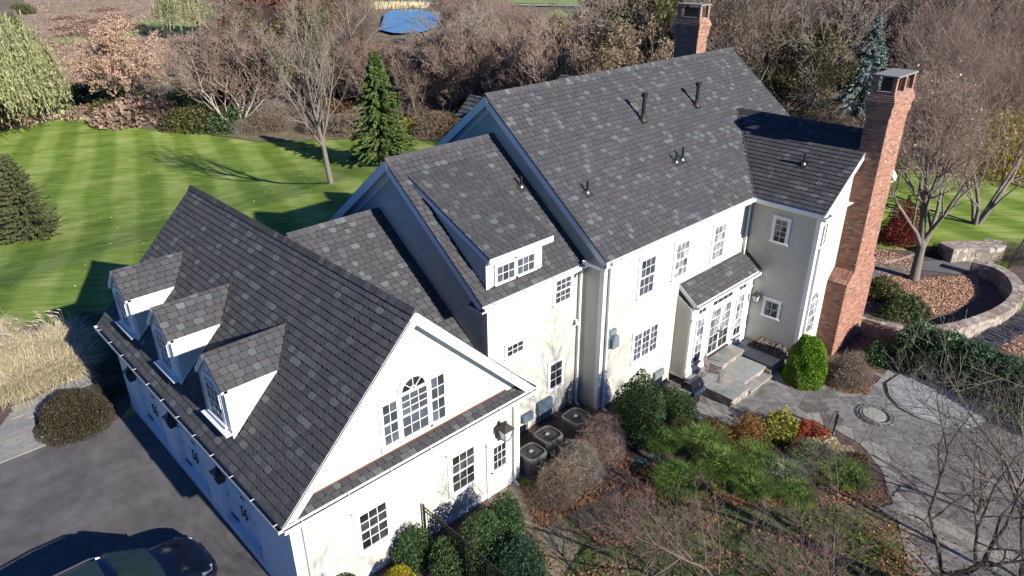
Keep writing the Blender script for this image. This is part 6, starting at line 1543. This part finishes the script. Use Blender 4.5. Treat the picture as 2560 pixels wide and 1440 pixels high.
# iron fences
def iron_fence(label, pts_, h, gap=.11):
    t = thing('iron_fence', label, 'fence', tuple(pts_[0])); 
    for a, b in zip(pts_[:-1], pts_[1:]):
        a, b = V3(a), V3(b); d = b-a; L = d.length; dn = d.normalized(); n = max(1, int(L/gap))
        for z in (h, h-.13, .12): MB().ob(a+Zv*(z-.015)-V3((dn.y, -dn.x, 0))*.012, d, V3((dn.y, -dn.x, 0))*.024, Zv*.03).build('rail', DARKM, t)
        for k in range(n): q = a+d*((k+.5)/n); MB().box(q.x-.008, q.x+.008, q.y-.008, q.y+.008, q.z+.05, q.z+h-.01).build('picket', DARKM, t)
    for q in pts_:
        mb = MB().box(q[0]-.025, q[0]+.025, q[1]-.025, q[1]+.025, q[2], q[2]+h+.06); mb.lathe((q[0], q[1], q[2]+h+.06), [(.03, 0), (.035, .02), (.0, .05)], 8); mb.build('post', DARKM, t)
    return t
iron_fence('dark iron fence running from the garage wall through the bushes', [(8.8, 12.9, 0), (8.82, 11.2, 0), (8.78, 9.4, 0), (8.75, 7.4, 0)], 1.38)
iron_fence('rusty iron fence between the chimney and the stone wall', [(31.5, 10.3, -.85), (31.9, 8.9, -.85), (32.6, 7.3, -.85)], 1.1, .13)

# curved stone wall
def stone_wall(label, pts_, w_, ztop, zb, rows, name='stone_wall'):
    t = thing(name, label, 'stone wall', (pts_[0][0], pts_[0][1], zb)); c = [V3((p[0], p[1], 0)) for p in pts_]
    # resample
    res = []; 
    for i in range(len(c)-1):
        p0 = c[max(0, i-1)]; p1 = c[i]; p2_ = c[i+1]; p3_ = c[min(len(c)-1, i+2)]
        for k in range(8):
            s = k/8; res.append(.5*((2*p1)+(-p0+p2_)*s+(2*p0-5*p1+4*p2_-p3_)*s*s+(-p0+3*p1-3*p2_+p3_)*s**3))
    res.append(c[-1]); acc = [0]
    for a, b in zip(res[:-1], res[1:]): acc.append(acc[-1]+(b-a).length)
    T = acc[-1]
    def at(s):
        s = min(max(s, 0), T-1e-4); i = max(j for j in range(len(acc)) if acc[j] <= s); i = min(i, len(res)-2); f = (s-acc[i])/max(1e-6, acc[i+1]-acc[i]); d = (res[i+1]-res[i]).normalized(); return res[i]+(res[i+1]-res[i])*f, d, V3((d.y, -d.x, 0))
    n = int(T/.35); mb = MB()
    for k in range(n):
        a, d, nn = at(T*k/n); b, d2, n2 = at(T*(k+1)/n)
        q = [a+nn*(w_/2-.03), b+n2*(w_/2-.03), b-n2*(w_/2-.03), a-nn*(w_/2-.03)]; mb.add([v+Zv*zb for v in q]+[v+Zv*(ztop-.03) for v in q], [(0, 3, 2, 1), (4, 5, 6, 7), (0, 1, 5, 4), (1, 2, 6, 5), (2, 3, 7, 6), (3, 0, 4, 7)])
    mb.build('core', JOINT, t); rest = MB(); cnt_ = 0
    H = ztop-zb; hh = H/rows
    def piece(s0, s1, u0, u1, z0, z1, top):
        nonlocal cnt_
        a, d, nn = at(s0+.008); b, d2, n2 = at(s1-.008); j = lambda: random.uniform(-.014, .014)
        q = [a+nn*(u0+j()), b+n2*(u0+j()), b+n2*(u1+j()), a+nn*(u1+j())]; vs_ = [v+Zv*z0 for v in q]+[v+Zv*(z1+random.uniform(0, .015)) for v in q]
        fs = [(0, 3, 2, 1), (4, 5, 6, 7), (0, 1, 5, 4), (1, 2, 6, 5), (2, 3, 7, 6), (3, 0, 4, 7)]
        if (u1-u0) > 0: fs = [f[::-1] for f in fs]
        if cnt_ < 295: MB().add(vs_, fs).build('stone', STONE, t); cnt_ += 1
        else: rest.add(vs_, fs)
    nr = max(2, int(w_/.2)); s_ = [0.]*nr
    for r_ in range(nr):
        s = random.uniform(-.2, 0)
        while s < T:
            l = random.uniform(.16, .42); u0 = w_/2-w_*r_/nr-.005; u1 = w_/2-w_*(r_+1)/nr+.005; piece(max(s, 0), min(s+l, T), u0, u1, ztop-.1, ztop, True); s += l
    for sd__ in (1, -1):
        for r_ in range(rows-1, -1, -1):
            s = random.uniform(-.25, 0)
            while s < T:
                l = random.uniform(.18, .5); a0 = sd__*(w_/2-.04); a1 = sd__*(w_/2+random.uniform(0, .015)); piece(max(s, 0), min(s+l, T), a1 if sd__ > 0 else a1, a0, zb+r_*hh+.008, zb+(r_+1)*hh-.008-(.1 if r_ == rows-1 else 0), False); s += l
    # end faces
    for e, sg__ in ((0, -1), (T, 1)):
        a, d, nn = at(e)
        for r_ in range(rows):
            for k in range(nr):
                u0 = w_/2-w_*k/nr-.01; u1 = w_/2-w_*(k+1)/nr+.01; vs_ = [a+nn*u0+Zv*(zb+r_*hh+.01), a+nn*u1+Zv*(zb+r_*hh+.01), a+nn*u1+Zv*(zb+(r_+1)*hh-.01), a+nn*u0+Zv*(zb+(r_+1)*hh-.01)]
                rest.add(vs_+[v+d*sg__*.03 for v in vs_], [(0, 1, 2, 3), (4, 5, 6, 7), (0, 1, 5, 4), (1, 2, 6, 5), (2, 3, 7, 6), (3, 0, 4, 7)])
    rest.build('stones', STONE, t, 'stuff'); return t
wz = -.02
cw_ = [P(x, y, wz) for x, y in ((2158, 790), (2250, 815), (2350, 820), (2440, 800), (2510, 770), (2545, 735), (2538, 700), (2500, 670), (2435, 652))]
stone_wall('curved mortared stone garden wall right of the chimney', [(v.x, v.y) for v in cw_], .55, wz, -.95, 4)
fw = [P(x, y, .05) for x, y in ((2368, 615), (2420, 610), (2480, 612), (2490, 600))]
stone_wall('short straight stone wall lit by the sun behind the curved one', [(v.x, v.y) for v in fw], 1.1, .05, -1.0, 4)
# slate pile
t = thing('slate_pile', 'long low stack of leaning grey slates outside the curved wall', 'slate stack', tuple(P(2500, 860))); rq = random.Random(8)
SLATE = mat('grey_slate', (0, 0, 0), .7, island=[(0, (.10, .10, .115)), (.4, (.15, .145, .155)), (.7, (.12, .11, .115)), (1, (.2, .19, .19))], var=.2, scale=5)
ends_ = [P(2440, 872), P(2500, 835), P(2560, 800), P(2620, 770)]
for i in range(85):
    f = i/85*3; k = min(2, int(f)); a = ends_[k]+(ends_[k+1]-ends_[k])*(f-k); d = (ends_[k+1]-ends_[k]).normalized(); nn = V3((d.y, -d.x, 0))
    for r_ in range(3):
        b = a+nn*(r_-1)*.32+V3((rq.uniform(-.05, .05), rq.uniform(-.05, .05), 0)); tl = R(rq.uniform(50, 74)); l = rq.uniform(.3, .42)
        MB().ob(b, nn*rq.uniform(.26, .34), d*math.cos(tl)*l+Zv*math.sin(tl)*l, d.cross(nn).normalized()*0+d*.022).build('slate', SLATE, t)
# edging stones of the leafy bed
t = thing('edging_stones', 'row of small pale stones edging the leaf covered bed', 'edging', tuple(P(2210, 655)))
for k in range(16):
    px_ = 2170+k*7.5; p = P(px_, 652+8*math.sin(k*.25)-k*.5); l = .1
    MB().extr([(p.x+math.cos(q)*.13*random.uniform(.7, 1.1), p.y+math.sin(q)*.1*random.uniform(.7, 1.1), p.z) for q in [j*math.pi/3 for j in range(6)]], (0, 0, .14)).build('stone', STONE, t)
drape('garden_path', poly_px([(2172, 665), (2240, 662), (2330, 655), (2420, 655), (2440, 672), (2400, 690), (2300, 678), (2200, 700), (2170, 700)]), mat('grey_path', (.14, .135, .125), .9, col2=(.11, .105, .10), var=.2, scale=2), .08, .8)
shrub('juniper_bush', 'grey green spreading juniper inside the curved wall', 'shrub', P(2205, 740), 1.1, 1.0, .95, L_OLIVE, 3000, .07, amp=.2)
shrub('yew_bush', 'dark spreading yew along the curved wall', 'shrub', P(2260, 785), 1.7, 1.0, .7, leafmat('yew_leaves', [(.03, .065, .018), (.045, .085, .02), (.06, .09, .03), (.16, .10, .05)]), 5000, .07, amp=.2)
shrub('spirea_shrub', 'small yellow green shrub beside the stone steps', 'shrub', P(2345, 640), .6, .6, .7, L_OLIVE, 1200, .06)
twig_shrub('tangled bare bramble right of the sunny stone wall', P(2530, 650), 1.6, 1.3, 1.2, DARKB, 1500)
shrub('laurel_bush', 'dark corner bush between chimney and hedge', 'bush', P(2190, 905), .7, .7, 1.0, L_LAUREL, 2600, .06)
# white garden glider seen past the chimney
t = thing('roof_bracket', 'white bracketed porch canopy corner seen past the chimney', 'canopy', (33.3, 12.0, 2.4))
MB().extr([(33.15, 11.6, 3.9), (33.15, 12.8, 3.9), (34.6, 12.8, 3.2), (34.6, 11.6, 3.2)], (0, 0, .07)).build('roof_slab', WHITE, t)
for yy in (11.65, 12.7): MB().ob((33.15, yy, 2.7), (1.2, 0, .55), (0, .07, 0), (0, 0, .08)).build('bracket', WHITE, t)
MB().box(34.5, 34.62, 11.55, 12.85, 3.05, 3.25).build('fascia', WHITE, t)

# far house
def far_house(x, y, z, rz, label):
    t = thing('farmhouse', label, 'house', (0, 0, 0)); FW = mat('pale_render', (.55, .53, .50), .8, var=.1); FR = mat('slate_roof', (.09, .09, .10), .8, var=.2)
    for nm_, x0, x1, y0, y1, h, rh in (('main_block', 0, 14, 0, 8, 6, 3.2), ('side_block', 14, 20, 1, 7, 4, 2.2)):
        mb = MB().extr([(x0, y0, -1), (x0, y1, -1), (x0, y1, h), (x0, (y0+y1)/2, h+rh), (x0, y0, h)], (x1-x0, 0, 0)); mb.build('wall', FW, t)
        ym = (y0+y1)/2; s = math.hypot(ym-y0, rh)
        for sg__ in (-1, 1):
            ye = y0 if sg__ < 0 else y1; MB().ob((x0-.4, ye+sg__*.4, h-.3), (x1-x0+.8, 0, 0), (0, ym-ye-sg__*.4, rh+.36), (0, -sg__*-.1, .15)).build('roof', FR, t)
        for k in range(int((x1-x0)/2.6)):
            for zz in ((1, 4) if h > 5 else (1,)):
                w_ = MB().box(x0+.9+k*2.6, x0+1.9+k*2.6, y0-.08, y0-.02, zz, zz+1.5).build('window', WHITE, t); MB().box(x0+1.0+k*2.6, x0+1.8+k*2.6, y0-.1, y0-.085, zz+.1, zz+1.4).build('pane', GLASS, w_)
    c = MB().box(2, 3, 3.4, 4.6, 8, 11.2).build('chimney', BRICK, t)
    t.location = (x, y, z); t.rotation_euler = (0, 0, rz)
p = P(1850, 62); far_house(p.x, p.y, tzf(p.x, p.y), R(-38), 'pale farmhouse glimpsed through the bare trees')

# ---------------- the car
def car():
    t = thing('parked_car', 'dark blue sport utility vehicle with silver roof rails on the driveway', 'car', (0, 0, 0))
    PAINT = mat('navy_paint', (.004, .006, .016), .1, spec=.7); CH = mat('chrome', (.7, .7, .72), .15, metal=1.0); TYRE = mat('tyre', (.02, .02, .02), .9); CG = mat('car_glass', (.018, .034, .034), .05, spec=.7)
    Lc, Wc = 4.9, 1.94
    # stations along x from rear 0 to front Lc: (x, half width, shoulder z, bottom z, deck z)
    st = [(0, .80, .95, .42, 1.02), (.12, .89, 1.0, .34, 1.08), (.7, .96, 1.04, .26, 1.12), (1.5, .97, 1.04, .24, 1.12), (2.6, .97, 1.02, .24, 1.10), (3.3, .96, .98, .24, 1.08), (3.75, .96, .95, .26, 1.05), (4.3, .93, .88, .28, .99), (4.65, .86, .80, .30, .90), (4.82, .76, .70, .34, .78), (4.9, .62, .60, .40, .62)]
    mb = MB(); rows = []
    for x, hw_, zs, zb, zd in st:
        sec = [(0, zd+.012), (hw_*.35, zd+.01), (hw_*.7, zd-.005), (hw_*.9, zd-.05), (hw_*.985, zs-.04), (hw_, zs-.2), (hw_*.995, (zs+zb)/2), (hw_*.97, zb+.08), (hw_*.9, zb), (0, zb)]
        rows.append([(x, y, z) for y, z in sec]+[(x, -y, z) for y, z in sec[-2:0:-1]])
    n = len(rows[0]); vs_ = [v for r_ in rows for v in r_]; fs = []
    for i in range(len(rows)-1):
        for k in range(n): fs.append((i*n+k, i*n+(k+1) % n, (i+1)*n+(k+1) % n, (i+1)*n+k))
    fs += [tuple(range(n)), tuple(range((len(rows)-1)*n, len(rows)*n))[::-1]]
    b = MB().add(vs_, fs).build('body', PAINT, t, smooth=True)
    m_ = b.modifiers.new('sub', 'SUBSURF'); m_.levels = 1; m_.render_levels = 2
    # cabin
    def loft(st_, nm_, m, sub=True):
        rows = [[(x, -hw_, z0), (x, -hw_*.97+.02, (z0+z1)/2), (x, -hw_*.84, z1-.05), (x, -hw_*.6, z1-.005), (x, 0, z1+.01), (x, hw_*.6, z1-.005), (x, hw_*.84, z1-.05), (x, hw_*.97-.02, (z0+z1)/2), (x, hw_, z0)] for x, hw_, z0, z1 in st_]
        n = 9; vs_ = [v for r_ in rows for v in r_]; fs = [(i*n+k, i*n+k+1, (i+1)*n+k+1, (i+1)*n+k) for i in range(len(rows)-1) for k in range(n-1)]; fs += [tuple(range(n)), tuple(range((len(rows)-1)*n, len(rows)*n))[::-1]]
        return MB().add(vs_, fs).build(nm_, m, t, smooth=True)
    loft([(.18, .78, 1.0, 1.3), (.45, .84, 1.05, 1.62), (.8, .86, 1.06, 1.70), (1.6, .87, 1.06, 1.74), (2.4, .86, 1.06, 1.73), (2.75, .85, 1.06, 1.69)], 'roof', PAINT)
    # windscreen, slightly proud
    def plate(pts_, m, nm_, th=.012):
        p = [V3(q) for q in pts_]; nn = (p[1]-p[0]).cross(p[2]-p[0]).normalized()
        if nn.z < 0: nn = -nn
        return MB().extr([q for q in p], nn*th).build(nm_, m, t)
    MB().extr([(2.7, -.80, 1.06), (3.65, -.90, 1.06), (2.8, -.72, 1.66)], (0, 0.02, 0)).build('pillar', PAINT, t); MB().extr([(2.7, .80, 1.06), (3.65, .90, 1.06), (2.8, .72, 1.66)], (0, -.02, 0)).build('pillar', PAINT, t)
    ws = MB(); g = []
    for i in range(7):
        f = i/6; z = 1.68-.62*f; xx = 2.74+.92*f; hw_ = .70+.18*f
        g.append([(xx+.10*math.cos(s_*math.pi/2)*(.3+.7*f)-.02, s_*hw_, z+.012) for s_ in (-1, -.66, -.33, 0, .33, .66, 1)])
    vs_ = [v for r_ in g for v in r_]; n = 7
    ws.add(vs_+[(a-.02, b_, c-.02) for a, b_, c in vs_], [(i*n+k, i*n+k+1, (i+1)*n+k+1, (i+1)*n+k) for i in range(6) for k in range(6)]); ws.build('windscreen', CG, t, smooth=True)
    MB().add([(3.66+.06, s_*.9, 1.06) for s_ in (-1, -.5, 0, .5, 1)]+[(3.5, s_*.88, 1.03) for s_ in (-1, -.5, 0, .5, 1)], [(k, k+1, 6+k, 5+k) for k in range(4)]).build('cowl', BLACK, t)
    for y0 in (-.05, .45): MB().tube((3.72, y0, 1.085), (3.5, y0-.62, 1.17), .008, n=5).build('wiper', BLACK, t)
    # roof glass and rails
    plate([(1.15, -.55, 1.755), (2.5, -.55, 1.75), (2.5, .55, 1.75), (1.15, .55, 1.755)], CG, 'sunroof')
    for s_ in (-1, 1):
        MB().path([(.45, s_*.72, 1.60), (.6, s_*.725, 1.68), (1.5, s_*.735, 1.73), (2.4, s_*.725, 1.71), (2.6, s_*.71, 1.65)], .024, 8).build('roof_rail', CH, t)
        for xa, xb in ((.55, 1.15), (1.25, 2.05), (2.12, 2.85)):
            top = 1.6 if xb < 2.8 else 1.5
            MB().extr([(xa, s_*.868, 1.1), (xb+(.35 if xb > 2.8 else 0), s_*.875, 1.1), (xb-.05, s_*.80, top), (xa+.08, s_*.80, top)], (0, s_*.012, 0)).build('side_window', CG, t)
        MB().lathe((3.05, s_*1.03, 1.08), [(.0, 0), (.09, .02), (.11, .09), (.08, .16), (0, .18)], 10).build('mirror', PAINT, t, smooth=True)
        MB().extr([(4.45, s_*.74, .84), (4.78, s_*.62, .76), (4.70, s_*.78, .70), (4.42, s_*.93, .80)], (.015, s_*.02, .035)).build('headlight', mat('headlight_lens', (.35, .37, .40), .1, metal=.4), t)
        MB().extr([(4.40, s_*.955, .70), (4.62, s_*.895, .66), (4.62, s_*.90, .62), (4.40, s_*.96, .66)], (.02, s_*.03, 0)).build('side_marker', mat('amber_lens', (.7, .16, .01), .2), t)
        for xw in (.95, 3.85):
            w_ = MB().tube((xw, s_*.76, .37), (xw, s_*.98, .37), .37, n=24).build('wheel', TYRE, t); MB().tube((xw, s_*.96, .37), (xw, s_*.99, .37), .24, n=16).build('rim', LEAD, w_)
        for xd in (1.2, 2.1): MB().box(xd, xd+.18, min(s_*.96, s_*1.0), max(s_*.96, s_*1.0), .88, .91).build('door_handle', CH, t)
    MB().box(4.8, 4.93, -.5, .5, .42, .62).build('grille', BLACK, t)
    mb = MB().box(4.925, 4.945, -.48, .48, .60, .63); mb.lathe((4.88, 0, .72), [(.05, 0), (.05, .01)], 12); mb.build('chrome_trim', CH, t)
    t.rotation_euler = (0, 0, R(1.0)); t.location = (-1.0, 16.2, .02)
car()
